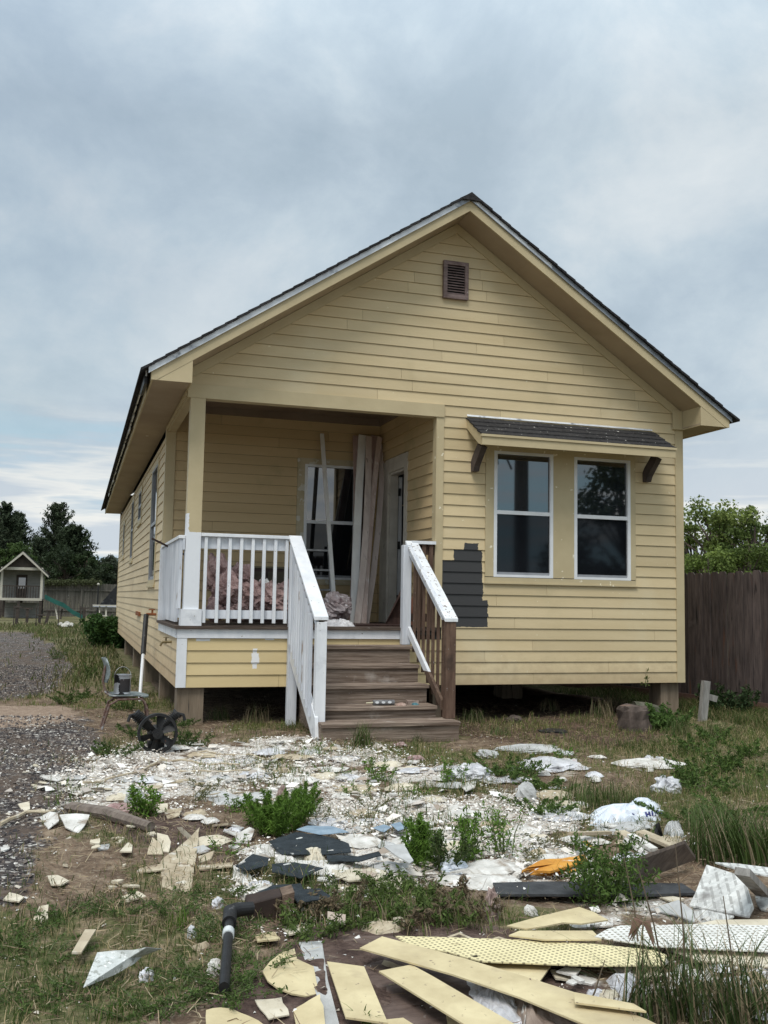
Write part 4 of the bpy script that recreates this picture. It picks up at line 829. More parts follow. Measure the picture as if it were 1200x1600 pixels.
b0 = P(1096, 1127); tq = AD(1103, 1064, b0); tag_ = MB(); tag_.bar(b0-[0, 0, .1], tq, .085, .06, up=(0, 1, 0)); M['greywood'] = pm('grey driftwood', (.20, .19, .175), (.36, .345, .32), 4, (5, 5, .7), .9, island=.15, spots=(((.1, .09, .08), -5., .62, .7),), bump=.4)
stk = tag_.build('wooden_stake', M['greywood']); tag(stk, 'grey wooden post with a short side arm leaning near the dark fence', 'stake')
a = AD(1103, 1087, b0+[0, .05, 0]); b_ = AD(1124, 1093, b0+[0, .05, 0]); a[1] += .05; b_[1] += .05; mb = MB(); mb.bar(a, b_, .05, .07); mb.build('side_arm', M['greywood'], stk)
# stump
M['bark'] = pm('dark bark', (.045, .034, .028), (.13, .10, .085), 7, (1, 1, .4), .95, bump=.8, bsc=18, spots=(((.2, .13, .1), 5., .6, .7),))
sb = P(985, 1142); mb = MB(); pr = []
for i, (r_, h) in enumerate(((.2, -.05), (.185, .03), (.165, .12), (.17, .20), (.15, .245))): pr.append((r_, h))
mb.lathe(pr, (sb[0]+.1, sb[1]+.1, sb[2]), 16); mb.jitter(.018, 3); st_ = mb.build('tree_stump', M['bark'], smooth=False); tag(st_, 'dark rotten tree stump at the edge of the crawl space', 'stump')
a = P(1000, 1135); b_ = P(1048, 1136); mb = MB(); mb.tube([a+[0, .1, .13], (a+b_)/2+[0, .15, .14], b_+[0, .2, .1]], [.13, .115, .10], 12); mb.jitter(.01, 5); tag(mb.build('mossy_log', pm('mossy log', (.05, .055, .03), (.12, .11, .085), 8, bump=.6)), 'mossy grey log lying right of the stump', 'log')
mb = MB(); q = P(981, 1110); mb.box(q[0]-.06, q[0]+.06, q[1]-.04, q[1]+.04, q[2]+.0, q[2]+.06); mb.jitter(.012, 7); tag(mb.build('brick_scrap', pm('orange chunk', (.42, .22, .12), (.5, .3, .2), 9)), 'orange wood chunk lying just left of the stump', 'chunk')
# ------------------------------------------------------------------ far left: playhouse, slide, fence, trampoline
M['pale'] = pm('pale playhouse paint', (.42, .40, .34), (.52, .49, .42), 3); M['greywall'] = pm('grey playhouse wall', (.20, .20, .185), (.28, .27, .25), 3, (1, 1, 4))
M['dkwood'] = pm('dark playhouse wood', (.035, .028, .024), (.07, .055, .045), 5); M['green'] = pm('green plastic slide', (.012, .075, .062), (.02, .11, .09), 4, rough=.4)
YP = 44.
def fp(x, y, Y=YP): return F(x, y, Y)
root = empty('playhouse', (fp(37, 965)[0], YP+1, fp(37, 966)[2])); tag(root, 'raised wooden playhouse with gable roof and little porch, far left', 'playhouse')
gnd = gz(-3.5, 44); xr = fp(76, 900)[0]; xc = fp(36.5, 862)[0]; hw = xr-xc; xl = xc-hw; zr_ = fp(36.5, 862)[2]; zev = fp(77, 901)[2]; zfl = fp(40, 936)[2]; zft = fp(40, 915)[2]
mb = MB()
for s in (-1, 1): 
    x1 = xc+s*hw; mb.prism([(xc, YP-.3, zr_), (x1, YP-.3, zev+.04), (x1, YP-.3, zev-.06), (xc, YP-.3, zr_-.14)], (0, .06, 0))
mb.build('rake_board', M['pale'], root)
mb = MB()
for s in (-1, 1): x1 = xc+s*(hw+.03); mb.prism([(xc, YP-.28, zr_+.03), (x1, YP-.28, zev+.06), (x1, YP-.28, zev+.02), (xc, YP-.28, zr_-.01)], (0, 3., 0))
mb.build('roof', M['shingle'], root)
ww = hw-.28; zpl = fp(40, 889)[2]
mb = MB(); mb.prism([(xc-ww, YP, zpl+.05), (xc+ww, YP, zpl+.05), (xc, YP, zr_-.15)], (0, .05, 0)); mb.build('gable', M['dkwood'], root)
mb = MB(); mb.box(xc-ww, xc+ww, YP-.06, YP-.01, zpl-.06, zpl+.08); mb.build('beam', M['pale'], root)
mb = MB(); mb.box(xc-ww, xc+ww, YP+.9, YP+2.6, zfl, zpl); mb.build('wall', M['greywall'], root)
mb = MB(); d0, d1 = fp(26, 900, YP+.9)[0], fp(43, 900, YP+.9)[0]; mb.box(d0, d1, YP+.86, YP+.9, zfl, fp(30, 898, YP+.9)[2]); dd = mb.build('door', M['dkwood'], root)
mb = MB(); mb.box(d0+.12, d1-.08, YP+.84, YP+.858, zfl+.55, fp(30, 901, YP+.9)[2]-.05); mb.build('door_glass', M['sidepane'], dd)
mb = MB(); mb.box(xc-ww, xc+ww, YP-.05, YP+2.6, zfl-.08, zfl); mb.build('floor', M['dkwood'], root)
mb = MB(); mb.box(xc-ww, xc+ww, YP-.09, YP-.055, zfl-.08, zfl+.05); mb.build('floor_trim', M['pale'], root)
mb = MB(); mb.box(xc-ww, xc+ww, YP-.05, YP+.0, zft-.05, zft+.0); pr_ = mb.build('rail', M['dkwood'], root)
mb = MB()
for i in range(16): x = xc-ww+.06+i*(2*ww-.12)/15; mb.box(x-.02, x+.02, YP-.045, YP-.01, zfl, zft-.05)
mb.build('balusters', M['dkwood'], pr_)
for x in (xc-ww+.05, xc+ww-.05): mb = MB(); mb.box(x-.06, x+.06, YP-.06, YP+.05, zfl, zpl); mb.build('post', M['pale'], root)
for x in (xc-ww+.06, xc-.1, xc+ww-.06):
    for y in (YP, YP+2.4): mb = MB(); mb.box(x-.07, x+.07, y-.07, y+.07, gnd-.1, zfl-.08); mb.build('stilt', M['dkwood'], root)
mb = MB(); mb.box(xc-ww+.2, xc+ww-.1, YP+1., YP+1.05, gnd, zfl-.2); mb.build('skirt_panel', M['greywall'], root)
# slide
a = fp(70, 934, 43.6); b_ = fp(129, 966, 43.0); root = empty('slide', (b_[0], 43, gnd)); tag(root, 'wavy green plastic slide running down beside the playhouse', 'slide')
pts = [a, a+(b_-a)*.25+[0, 0, .02], a+(b_-a)*.5+[0, 0, .09], a+(b_-a)*.75+[0, 0, -.02], b_]
mb = MB()
for i in range(4):
    p0, p1 = pts[i], pts[i+1]; v = lambda p, y, z: (p[0], p[1]+y, p[2]+z)
    mb.hexa([v(p0, -.22, -.05), v(p0, .22, -.05), v(p1, .22, -.05), v(p1, -.22, -.05)], [v(p0, -.22, 0), v(p0, .22, 0), v(p1, .22, 0), v(p1, -.22, 0)])
mb.build('chute', M['green'], root)
for s in (-.25, .22):
    mb = MB()
    for i in range(4): p0, p1 = pts[i], pts[i+1]; mb.hexa([v(p0, s, -.06), v(p0, s+.03, -.06), v(p1, s+.03, -.06), v(p1, s, -.06)], [v(p0, s, .17), v(p0, s+.03, .17), v(p1, s+.03, .17), v(p1, s, .17)])
    mb.build('side_wall', M['green'], root)
for px0, py0, px1, m_ in ((86, 944, 90, M['pale']), (97, 952, 94, M['dkwood'])): t0 = fp(px0, py0, 43.5); t1 = fp(px1, 972, 43.3); mb = MB(); mb.tube([t0, (t1[0], t1[1], gnd-.05)], .045, 6); mb.build('support_leg', m_, root)
M['farfence'] = pm('far grey fence wood', (.075, .07, .06), (.135, .125, .108), 2, (6, 6, .6), .95, island=.25)
yf = 50; x0 = F(-60, 912, yf)[0]; x1 = F(215, 912, yf)[0]; zt_ = F(120, 911, yf)[2]
fence((x1+4, yf), (x0, yf), zt_-gz(0, 50)+.03, 'long grey board fence behind the playhouse at the back of the yard', m_='farfence', seed=6, pw=.15)
# trampoline
root = empty('trampoline', (F(172, 950, 38)[0], 38, gnd)); tag(root, 'trampoline with sagging black safety net at the back of the yard', 'trampoline')
c_ = F(180, 948, 38); ra = 1.35; cxx = c_[0]+.35
mb = MB(); mb.tube([(cxx+ra*math.cos(t), 38+ra*math.sin(t), c_[2]) for t in np.linspace(0, 6.283, 30)], .05, 6, False); mb.build('frame', M['greyvinyl'], root)
mb = MB(); mb.lathe([(ra-.1, 0), (ra-.1, .01)], (cxx, 38, c_[2]-.02), 28); mb.build('mat', M['black'], root)
for k_, t in enumerate(np.linspace(0, 2*math.pi, 7)[:-1]+.5):
    x, y = cxx+ra*math.cos(t), 38+ra*math.sin(t); mb = MB(); mb.tube([(x, y, gnd-.05), (x, y, c_[2]+(1.0 if k_ != 3 else 1.0))], .03, 6); mb.build('pole', M['black'], root)
    mb = MB(); mb.lathe([(.02, 0), (.06, .03), (.06, .08), (.02, .11)], (x, y, c_[2]+1.), 8); mb.build('pole_cap', M['pale'], root)
mb = MB(); t0 = F(152, 949, 38); t1 = F(186, 895, 38.4); t2 = F(190, 948, 38.4); mb.prism([t0, t1+[0.4, 0, 0], t2+[.9, 0, 0]], (0, .02, 0)); mb.build('net', M['black'], root)
# picnic bench, short posts, stone pile, wire fence
root = empty('picnic_bench', (*F(160, 965, 34)[:2], gz(0, 34))); tag(root, 'small white picnic bench beyond the far house corner', 'bench')
zb1, zb2 = F(160, 946, 34)[2], F(160, 962, 34)[2]; x0, x1 = F(145, 946, 34)[0], F(192, 946, 34)[0]; gg = gz(0, 34)
mb = MB(); mb.box(x0, x1, 34, 34.6, zb1-.02, zb1+.02); mb.build('table_top', M['pale'], root); mb = MB(); mb.box(x0, F(168, 946, 34)[0], 33.6, 33.8, zb2-.02, zb2+.02); mb.build('seat', M['pale'], root)
for x in (x0+.3, F(166, 950, 34)[0]): mb = MB(); mb.bar((x, 33.6, gg-.02), (x, 34.3, zb1), .04, .04); mb.bar((x, 34.9, gg-.02), (x, 34.3, zb1), .04, .04); mb.build('leg', M['pale'], root)
for i, (px, yt, yb_, Y, lb) in enumerate(((27, 950, 982, 33, 'short dark post with bracket top in front of the playhouse'), (43, 952, 976, 36, 'short dark post under the right part of the playhouse porch'), (74, 955, 981, 33, 'leaning short dark post below the slide top'), (62, 962, 980, 34, 'low dark post stub left of the leaning post'), (132, 951, 972, 38, 'stubby square post at the foot of the slide'))):
    x, _, z1 = F(px, yt, Y); mb = MB(); mb.bar((x-.06*(i == 2), Y, gz(x, Y)-.05), (x+.08*(i == 2), Y, z1), .12 if i < 4 else .22, .12); 
    mb.box(x-.15+.08*(i == 2), x+.22+.08*(i == 2), Y-.08, Y+.08, z1+.0, z1+.06); tag(mb.build('wooden_post', M['dkwood']), lb, 'post', 'short posts in the back yard')
rg = random.Random(4)
M['stone'] = pm('pale rubble stone', (.38, .36, .32), (.6, .58, .53), 6, island=.2)
for i in range(12):
    px = rg.uniform(92, 112); py = 979-abs(rg.gauss(0, 3))*(1 if 95 < px < 109 else .3); q = P(px, 979+rg.uniform(-1, 2)); r_ = rg.uniform(.07, .13); mb = MB(); mb.lathe([(r_*.5, -.02), (r_, r_*.3), (r_*.8, r_*.8), (r_*.2, r_*1.1)], (q[0], q[1], q[2]+max(0, 979-py)*.02), 6); mb.jitter(.02, i)
    tag(mb.build('rubble_stone', M['stone']), 'pale stone in the small heap on the lawn below the slide', 'stone', 'stones heaped on the far lawn')
root = empty('wire_fence', (*P(60, 984)[:2], gz(-3, 28))); tag(root, 'thin wire fence strung across the lawn in front of the playhouse', 'fence')
Yw = 30; x0, x1 = F(-60, 950, Yw)[0], F(150, 950, Yw)[0]; mb = MB()
for z in (.25, .5, .75): mb.tube([(x0, Yw, gnd+z), (x1, Yw, gnd+z)], .007, 4)
mb.build('wires', M['dkwood'], root)
for i in range(6): x = x0+(x1-x0)*(i+.3)/6; mb = MB(); mb.tube([(x, Yw, gnd-.1), (x, Yw, gnd+.85)], .02, 5); mb.build('post', M['dkwood'], root)
# ------------------------------------------------------------------ trees
def leaf_mesh(name, C, size, mat, seed, col=None, flat=0., aspect=.5, droop=0.):
    """one folded diamond leaf (two tris) per centre in C"""
    g = np.random.default_rng(seed); n = len(C); s = size*(g.uniform(.6, 1.4, n))[:, None] if np.isscalar(size) else size[:, None]
    d = g.normal(size=(n, 3)); d[:, 2] = d[:, 2]*(1-flat)-droop; d /= np.linalg.norm(d, axis=1)[:, None]
    u = np.cross(d, g.normal(size=(n, 3))); u /= np.linalg.norm(u, axis=1)[:, None]
    V = np.stack([C-d*s*.5, C+u*s*aspect*.5, C+d*s*.5, C-u*s*aspect*.5+np.cross(d, u)*s*.12], 1).reshape(-1, 3)
    i = np.arange(n)[:, None]*4; T = np.concatenate([i, i+1, i+2, i, i+2, i+3], 1)
    cc = None
    if col is not None: cc = np.repeat(np.concatenate([col, np.ones((n, 1))], 1), 4, 0)
    return mesh_np(name, V, T, 3, mat, cc)
def leafmat(name, rough=.7, tl=.25):
    mt = bpy.data.materials.new(name); mt.use_nodes = True; nt = mt.node_tree; b = nt.nodes['Principled BSDF']
    a = N(nt, 'ShaderNodeAttribute'); a.attribute_name = 'Col'; nt.links.new(a.outputs['Color'], b.inputs['Base Color']); b.inputs['Roughness'].default_value = rough; b.inputs['Specular IOR Level'].default_value = .2
    if tl:
        tr = N(nt, 'ShaderNodeBsdfTranslucent'); nt.links.new(a.outputs['Color'], tr.inputs[0]); mx = N(nt, 'ShaderNodeMixShader'); mx.inputs[0].default_value = tl
        nt.links.new(b.outputs[0], mx.inputs[1]); nt.links.new(tr.outputs[0], mx.inputs[2]); nt.links.new(mx.outputs[0], nt.nodes['Material Output'].inputs[0])
    return mt
M['leaf'] = leafmat('leaves'); M['needle'] = leafmat('needles', .8, .1); M['blade'] = leafmat('grass blades', .6, .3)
def tree(base, h, rad, label, kind='broad', n=5000, ls=.1, c0=(.05, .085, .02), c1=(.12, .17, .045), seed=1, group=None, name=None, trunk_h=.25, lean=0., squash=1.):
    base = np.array(base, float); g = np.random.default_rng(seed); rg = random.Random(seed)
    root = empty(name or ('pine_tree' if kind == 'pine' else 'tree'), base); tag(root, label, 'tree', group)
    mb = MB(); top = base+[lean, 0, h*.93]; k = 6; pts = [base+(top-base)*t/k+[math.sin(t*1.3+seed)*.02*h*(t > 0), 0, 0] for t in range(k+1)]; pts[0] = base-[0, 0, .1]
    mb.tube(pts, [h*.02*(1-.85*t/k)+.01 for t in range(k+1)], 7); Cs = []
    if kind == 'pine':
        nb = 120
        for i in range(nb):
            t = .16+.82*(i/nb)**.9; ang = i*2.4+rg.uniform(-.4, .4); ln = rad*(1-t)**.75*rg.uniform(.45, 1.2)+.12
            p0 = base+(top-base)*t; d = np.array([math.cos(ang), math.sin(ang), .35+.9*t]); p1 = p0+d*ln
            mb.tube([p0, (p0+p1)/2+[0, 0, -.03*ln], p1], [.012*h*(1-t)*.5+.006, .008, .004], 4, False)
            m_ = int(n/nb*(ln/rad+.25)); u = g.uniform(.15, 1.05, m_)[:, None]; Cs.append(p0+(p1-p0)*u+g.normal(size=(m_, 3))*np.array([.11, .11, .10])*ln*(.35+.65*u)*.9+[0, 0, 0])
    else:
        nc = 46; lim = []
        for i in range(nc):
            z = g.uniform(trunk_h, .97); rr2 = rad*math.sqrt(max(.05, 1-((z-.58)/.48)**2))*g.uniform(.3, 1.12); ang = i*2.4; c = base+np.array([math.cos(ang)*rr2+lean*z, math.sin(ang)*rr2*squash, h*z]); lim.append(c)
            p0 = base+(top-base)*max(.12, z*.6); mid = (p0+c)/2+[0, 0, .06*h]; mb.tube([p0, mid, c], [.012*h, .007*h, .003*h], 5, False)
            m_ = int(n/nc); r_ = rad*g.uniform(.12, .36); q = g.normal(size=(m_, 3)); q /= np.linalg.norm(q, axis=1)[:, None]; q *= (g.uniform(0, 1, m_)**.45*r_)[:, None]; q[:, 2] *= .75; Cs.append(c+q)
    mb.build('trunk', M['bark'], root)
    Cc = np.concatenate(Cs); Cc = Cc[Cc[:, 2] > base[2]+.03*h]; tone = vn(Cc[:, 0]*2/rad+Cc[:, 2], Cc[:, 1]*2/rad-Cc[:, 2]*.7, 1., seed)[:, None]*.6+g.uniform(0, .4, len(Cc))[:, None]
    col = np.array(c0)*(1-tone)+np.array(c1)*tone
    me = leaf_mesh('crown', Cc, ls, M['needle' if kind == 'pine' else 'leaf'], seed, col, aspect=.28 if kind == 'pine' else .6); link('crown', me, root); return root
def tbase(px, dist_y): q = F(px, 930, dist_y); return np.array([q[0], dist_y, gz(q[0], dist_y)])
def hgt(px, py, Y): return F(px, py, Y)[2]-gz(0, Y)
pg = 'trees behind the back fence'
dk0, dk1 = (.022, .034, .018), (.062, .082, .044)
tree(tbase(4, 62), hgt(4, 774, 62), 2.1, 'dark spiky pine cut by the left edge of the view', 'pine', 15000, .28, dk0, dk1, 11, pg)
tree(tbase(22, 66), hgt(18, 790, 66), 2.0, 'dark pine just right of the one at the left edge', 'pine', 14000, .28, dk0, dk1, 12, pg)
tree(tbase(-14, 60), hgt(-12, 796, 60), 1.9, 'dark pine partly out of view at the far left', 'pine', 5000, .26, dk0, dk1, 17, pg)
tree(tbase(84, 64), hgt(84, 776, 64), 2.7, 'tallest dark pine with a ragged pointed top behind the playhouse', 'pine', 20000, .24, dk0, dk1, 13, pg)
tree(tbase(113, 60), hgt(113, 814, 60), 2.2, 'rounded dark evergreen on the right shoulder of the tallest pine', 'pine', 18000, .27, (.018, .03, .014), (.05, .07, .034), 14, pg)
tree(tbase(60, 60), hgt(60, 835, 60), 1.9, 'dark evergreen filling in left of the tallest pine', 'pine', 8000, .25, dk0, dk1, 15, pg)
tree(tbase(133, 57), hgt(133, 862, 57), 1.5, 'green broad bush tree above the slide behind the fence', 'broad', 8000, .16, (.02, .034, .014), (.055, .085, .03), 18, pg)
tree(tbase(100, 57), hgt(100, 855, 57), 2.0, 'broad dark tree directly below the tallest pine', 'broad', 5000, .17, (.016, .027, .012), (.04, .06, .025), 25, pg)
tree(tbase(20, 52), hgt(20, 846, 52), 1.3, 'yellow-green tree behind the playhouse roof', 'broad', 8000, .13, (.035, .06, .018), (.09, .14, .04), 19, pg)
tree(tbase(-6, 52), hgt(-6, 856, 52), 1.3, 'green tree low behind the left end of the playhouse', 'broad', 5000, .13, (.03, .05, .018), (.07, .11, .03), 20, pg)
tree(tbase(158, 90), hgt(158, 872, 90), 2.2, 'small distant tree just right of the bush tree', 'broad', 5000, .22, dk0, (.05, .065, .035), 21, pg)
tree(tbase(180, 88), hgt(178, 870, 88), 2.6, 'distant dark tree beside the house corner', 'broad', 5000, .22, dk0, (.05, .06, .035), 22, pg)
tree(tbase(146, 56), hgt(146, 884, 56), 1.3, 'low dark shrub tree along the back fence', 'broad', 5000, .15, dk0, (.05, .065, .03), 23, pg)
tree(tbase(200, 60), hgt(200, 880, 60), 1.9, 'dark tree mostly hidden behind the house', 'broad', 3000, .2, dk0, (.05, .06, .035), 24, pg)
# vine on the back fence
vx = np.random.default_rng(3); n = 2500; Cc = np.stack([vx.uniform(F(68, 900, 49.8)[0], F(160, 900, 49.8)[0], n), vx.uniform(49.6, 50.3, n), np.zeros(n)], 1); Cc[:, 2] = zt_+vx.normal(0, .09, n)-.02+.12*(vn(Cc[:, 0], Cc[:, 0]*0, .8, 4)-.4)
col = np.array((.07, .08, .035))*vx.uniform(.6, 1.4, (n, 1)); link_o = link('fence_vine', leaf_mesh('fence_vine', Cc, .11, M['leaf'], 5, col)); link_o['kind'] = 'stuff'; link_o['label'] = 'pale green creeper matted along the top of the back fence'; link_o['category'] = 'creeper'
# right-hand trees behind the dark fence
rgp = 'trees behind the dark fence'
def tb2(px, Y): q = F(px, 940, Y); return np.array([q[0], Y, gz(q[0], Y)])
def h2(px, py, Y): return F(px, py, Y)[2]-gz(0, Y)
lg0, lg1 = (.085, .12, .028), (.26, .32, .09)
tree(tb2(1128, 9), h2(1132, 783, 9), 1.15, 'airy light green tree with a ragged top beside the house corner', 'broad', 9500, .075, lg0, lg1, 31, rgp)
tree(tb2(1178, 8), h2(1180, 806, 8), .95, 'darker green tree at the right edge of the view', 'broad', 8500, .075, (.05, .08, .02), (.15, .20, .055), 32, rgp)
tree(tb2(1086, 10), h2(1090, 812, 10), .95, 'thin sparse green tree touching the house corner board', 'broad', 6500, .075, lg0, lg1, 33, rgp)
tree(tb2(1225, 9), h2(1225, 800, 9), 1.4, 'green tree mostly past the right edge', 'broad', 5000, .085, (.04, .07, .02), (.11, .16, .045), 34, rgp)
tree(tb2(1110, 7.5), h2(1110, 860, 7.5), .9, 'low leafy bush showing just above the dark fence', 'broad', 8000, .07, (.08, .12, .028), (.22, .29, .07), 35, rgp)
tree(tb2(1165, 7.0), h2(1165, 858, 7.0), .9, 'dense dark green bush over the right part of the fence', 'broad', 9000, .07, (.06, .09, .022), (.17, .23, .06), 36, rgp)
# what stands behind the camera and shows in the window glass
tree((24.5, -31, gz(0, 0)), 8.2, 4.0, 'dark tree across the road mirrored in the right window', 'broad', 5000, .35, dk0, dk1, 41)
tree((31, -33, gz(0, 0)), 9.5, 4.4, 'second dark tree across the road behind the photographer', 'broad', 4000, .35, dk0, dk1, 42)
root = empty('utility_pole', (18.3, -30, gz(0, 0))); tag(root, 'wooden utility pole across the road mirrored in the left window', 'utility pole')
mb = MB(); mb.tube([(18.3, -30, -.6), (18.3, -30, 12)], [.36, .3], 12); mb.build('pole', M['dkwood'], root); mb = MB(); mb.tube([(17.6, -30, 9), (17.3, -30, 8.3), (17.5, -30, 7.6), (17.8, -30, 7.0)], .05, 6); mb.tube([(18.0, -30, 9.5), (16.9, -30, 8.4), (17.1, -30, 7.2)], .05, 6); mb.build('cable_loop', M['dkwood'], root)
# ------------------------------------------------------------------ debris: boards and sheets
YB = pm('dusty yellow siding face', (.47, .385, .225), (.63, .535, .325), 5, (1, 1, 1), .7, island=.06, spots=(((.40, .32, .2), -5., .6, .74), ((.26, .2, .14), 30., .66, .70), ((.33, .26, .17), 2.6, .5, .8)), bump=.15, bsc=40)
M['yb'] = YB
M['perf'] = pm('perforated yellow soffit', (.62, .54, .31), (.72, .64, .38), 5, rough=.7, spots=(((.4, .34, .22), 5., .62, .78),))
M['perfw'] = pm('perforated white soffit', (.58, .57, .53), (.72, .71, .67), 5, rough=.7, spots=(((.36, .33, .28), 5., .6, .78),))
def add_holes(mt, pitch=.022, r=.3, ang=0.):
    nt = mt.node_tree; b = nt.nodes['Principled BSDF']; src = b.inputs['Base Color'].links[0].from_socket; t = N(nt, 'ShaderNodeTexCoord'); mp = N(nt, 'ShaderNodeMapping'); mp.inputs['Rotation'].default_value = (0, 0, ang); mp.inputs['Scale'].default_value = (1/pitch,)*3
    nt.links.new(t.outputs['Object'], mp.inputs[0]); s = N(nt, 'ShaderNodeSeparateXYZ'); nt.links.new(mp.outputs[0], s.inputs[0])
    fx = mth(nt, 'SUBTRACT', mth(nt, 'FRACT', s.outputs[0]), .5); fy = mth(nt, 'SUBTRACT', mth(nt, 'FRACT', s.outputs[1]), .5)
    d = mth(nt, 'ADD', mth(nt, 'MULTIPLY', fx, fx), mth(nt, 'MULTIPLY', fy, fy)); f = mth(nt, 'LESS_THAN', d, r*r)
    f = mth(nt, 'MULTIPLY', f, .85); nt.links.new(mix(nt, f, src, (.16, .13, .08)), b.inputs['Base Color'])
add_holes(M['perf'], .021, .26, -.2); add_holes(M['perfw'], .024, .24, .1)
M['gyp'] = pm('chalky plaster board', (.46, .44, .40), (.72, .70, .66), 11, rough=.95, spots=(((.30, .25, .20), 8., .54, .68),), bump=.5, bsc=40)
M['gypgrey'] = pm('grey weathered board', (.36, .36, .35), (.52, .52, .51), 7, rough=.9, spots=(((.22, .2, .18), 6., .6, .75),), bump=.4)
M['ribbed'] = pm('ribbed white board', (.46, .46, .44), (.72, .72, .69), 26, (.25, 1.2, 1), .9, spots=(((.26, .25, .24), 9., .58, .7),), bump=.5)
M['tanboard'] = pm('tan fibre board', (.36, .29, .20), (.52, .45, .33), 7, rough=.95, spots=(((.62, .58, .5), 9., .62, .7), ((.2, .15, .11), 8., .64, .74)), bump=.4)
M['darkbeam'] = pm('charcoal painted strip', (.03, .032, .035), (.06, .062, .066), 6, (2, 2, 2), .8, spots=(((.3, .3, .28), 12., .7, .74),), bump=.3)
M['tar'] = pm('blue-black roofing felt', (.012, .018, .022), (.03, .04, .048), 14, rough=.8, spots=(((.6, .6, .57), 13., .67, .7),), bump=.8, bsc=60)
M['greywood2'] = pm('weathered brown plank', (.12, .095, .08), (.22, .18, .15), 5, (2, 9, 2), .9, bump=.4)
M['orange'] = pm('orange foam sheet', (.50, .21, .03), (.68, .34, .06), 8, rough=.8, spots=(((.62, .55, .45), 11., .6, .68),), bump=.4)
M['bluetarp'] = pm('faded blue tarp', (.17, .24, .31), (.28, .36, .43), 9, rough=.7, bump=.4)
M['wetply'] = pm('damp brown plywood', (.075, .05, .042), (.16, .115, .095), 5, (1.5, 4, 1), .8, spots=(((.24, .21, .19), 14., .66, .72), ((.03, .02, .018), 5., .6, .7)), bump=.3)
M['cloth'] = pm('dusty pink cloth', (.22, .15, .13), (.38, .29, .26), 14, rough=1., bump=.4)
M['bagmat'] = pm('white plastic bag', (.58, .63, .70), (.74, .78, .84), 11, rough=.4, spec=.5, bump=.2)
M['sheetmetal'] = pm('mottled grey sheet', (.40, .42, .40), (.62, .64, .62), 22, rough=.6, nrough=.8, detail=8., spots=(((.3, .31, .28), 40., .55, .6), ((.72, .73, .72), 60., .6, .65)), spec=.5)
M['cream'] = pm('cream scrap', (.50, .44, .33), (.64, .58, .46), 9, rough=.9, island=.05, spots=(((.3, .24, .18), 12., .63, .7),), bump=.3)
def add_stripes(mt, pitch, ang, c):
    nt = mt.node_tree; b = nt.nodes['Principled BSDF']; src = b.inputs['Base Color'].links[0].from_socket; t = N(nt, 'ShaderNodeTexCoord'); mp = N(nt, 'ShaderNodeMapping'); mp.inputs['Rotation'].default_value = (0, 0, ang); mp.inputs['Scale'].default_value = (1/pitch,)*3
    nt.links.new(t.outputs['Object'], mp.inputs[0]); s = N(nt, 'ShaderNodeSeparateXYZ'); nt.links.new(mp.outputs[0], s.inputs[0]); n = N(nt, 'ShaderNodeTexNoise', i_Scale=30., i_Detail=4.); nt.links.new(t.outputs['Object'], n.inputs['Vector'])
    f = mth(nt, 'MULTIPLY', mth(nt, 'LESS_THAN', mth(nt, 'FRACT', s.outputs[0]), .35), mth(nt, 'MULTIPLY', mth(nt, 'GREATER_THAN', n.outputs[0], .47), .6)); nt.links.new(mix(nt, f, src, c), b.inputs['Base Color'])
add_stripes(M['ribbed'], .035, .5, (.24, .235, .22))
def sheet(name, label, cat, px, h, mat, th=.012, group=None, warp=.0):
    th = th*.55
    """stiff board whose outline is drawn on the ground plane at height h (number or one per corner)"""
    n = len(px)
    if not hasattr(h, '__len__') and cat in ('scrap', 'board', 'siding scrap', 'foam', 'shingle') and h < .09:
        r_ = random.Random(len(label)*7+n+int(px[0][0])); t_ = r_.uniform(0, 6.28); g_ = [P(*q) for q in px]; pr = [q[0]*math.cos(t_)+q[1]*math.sin(t_) for q in g_]; lo_, hi_ = min(pr), max(pr); h = [.004+(h*.9-.004)*((v-lo_)/(hi_-lo_+1e-6)) for v in pr]
    hs = h if hasattr(h, '__len__') else [h]*n
    if not hasattr(h, '__len__'):      # one flat plane: keep it rigid
        z = float(np.mean([P(*q)[2] for q in px]))+h; pts = [Z(*q, z) for q in px]
    else: pts = [P(*q, k) for q, k in zip(px, hs)]
    # fit: triangulated as one face; centre fan keeps slight warp natural
    c = sum(pts)/n; mb = MB(); top = pts; bot = [p-[0, 0, th] for p in pts]
    V = list(top)+[c]+list(bot)+[c-[0, 0, th]]
    Fc = [(i, (i+1) % n, n) for i in range(n)]+[((i+1) % n+n+1, i+n+1, 2*n+1) for i in range(n)]+[(i+n+1, (i+1) % n+n+1, (i+1) % n, i) for i in range(n)]
    mb.add(V, Fc); o = mb.build(name, M[mat] if isinstance(mat, str) else mat); return tag(o, label, cat, group)
def ragged(px, seed, amp=2.2, step=9):
    rg = random.Random(seed); out = []
    for i in range(len(px)):
        a, b_ = px[i], px[(i+1) % len(px)]; d = math.hypot(b_[0]-a[0], b_[1]-a[1]); k = max(1, int(d/step))
        for j in range(k): t = j/k; out.append((a[0]+(b_[0]-a[0])*t+(rg.uniform(-amp, amp) if j else 0), a[1]+(b_[1]-a[1])*t+(rg.uniform(-amp, amp)*.5 if j else 0)))
    return out
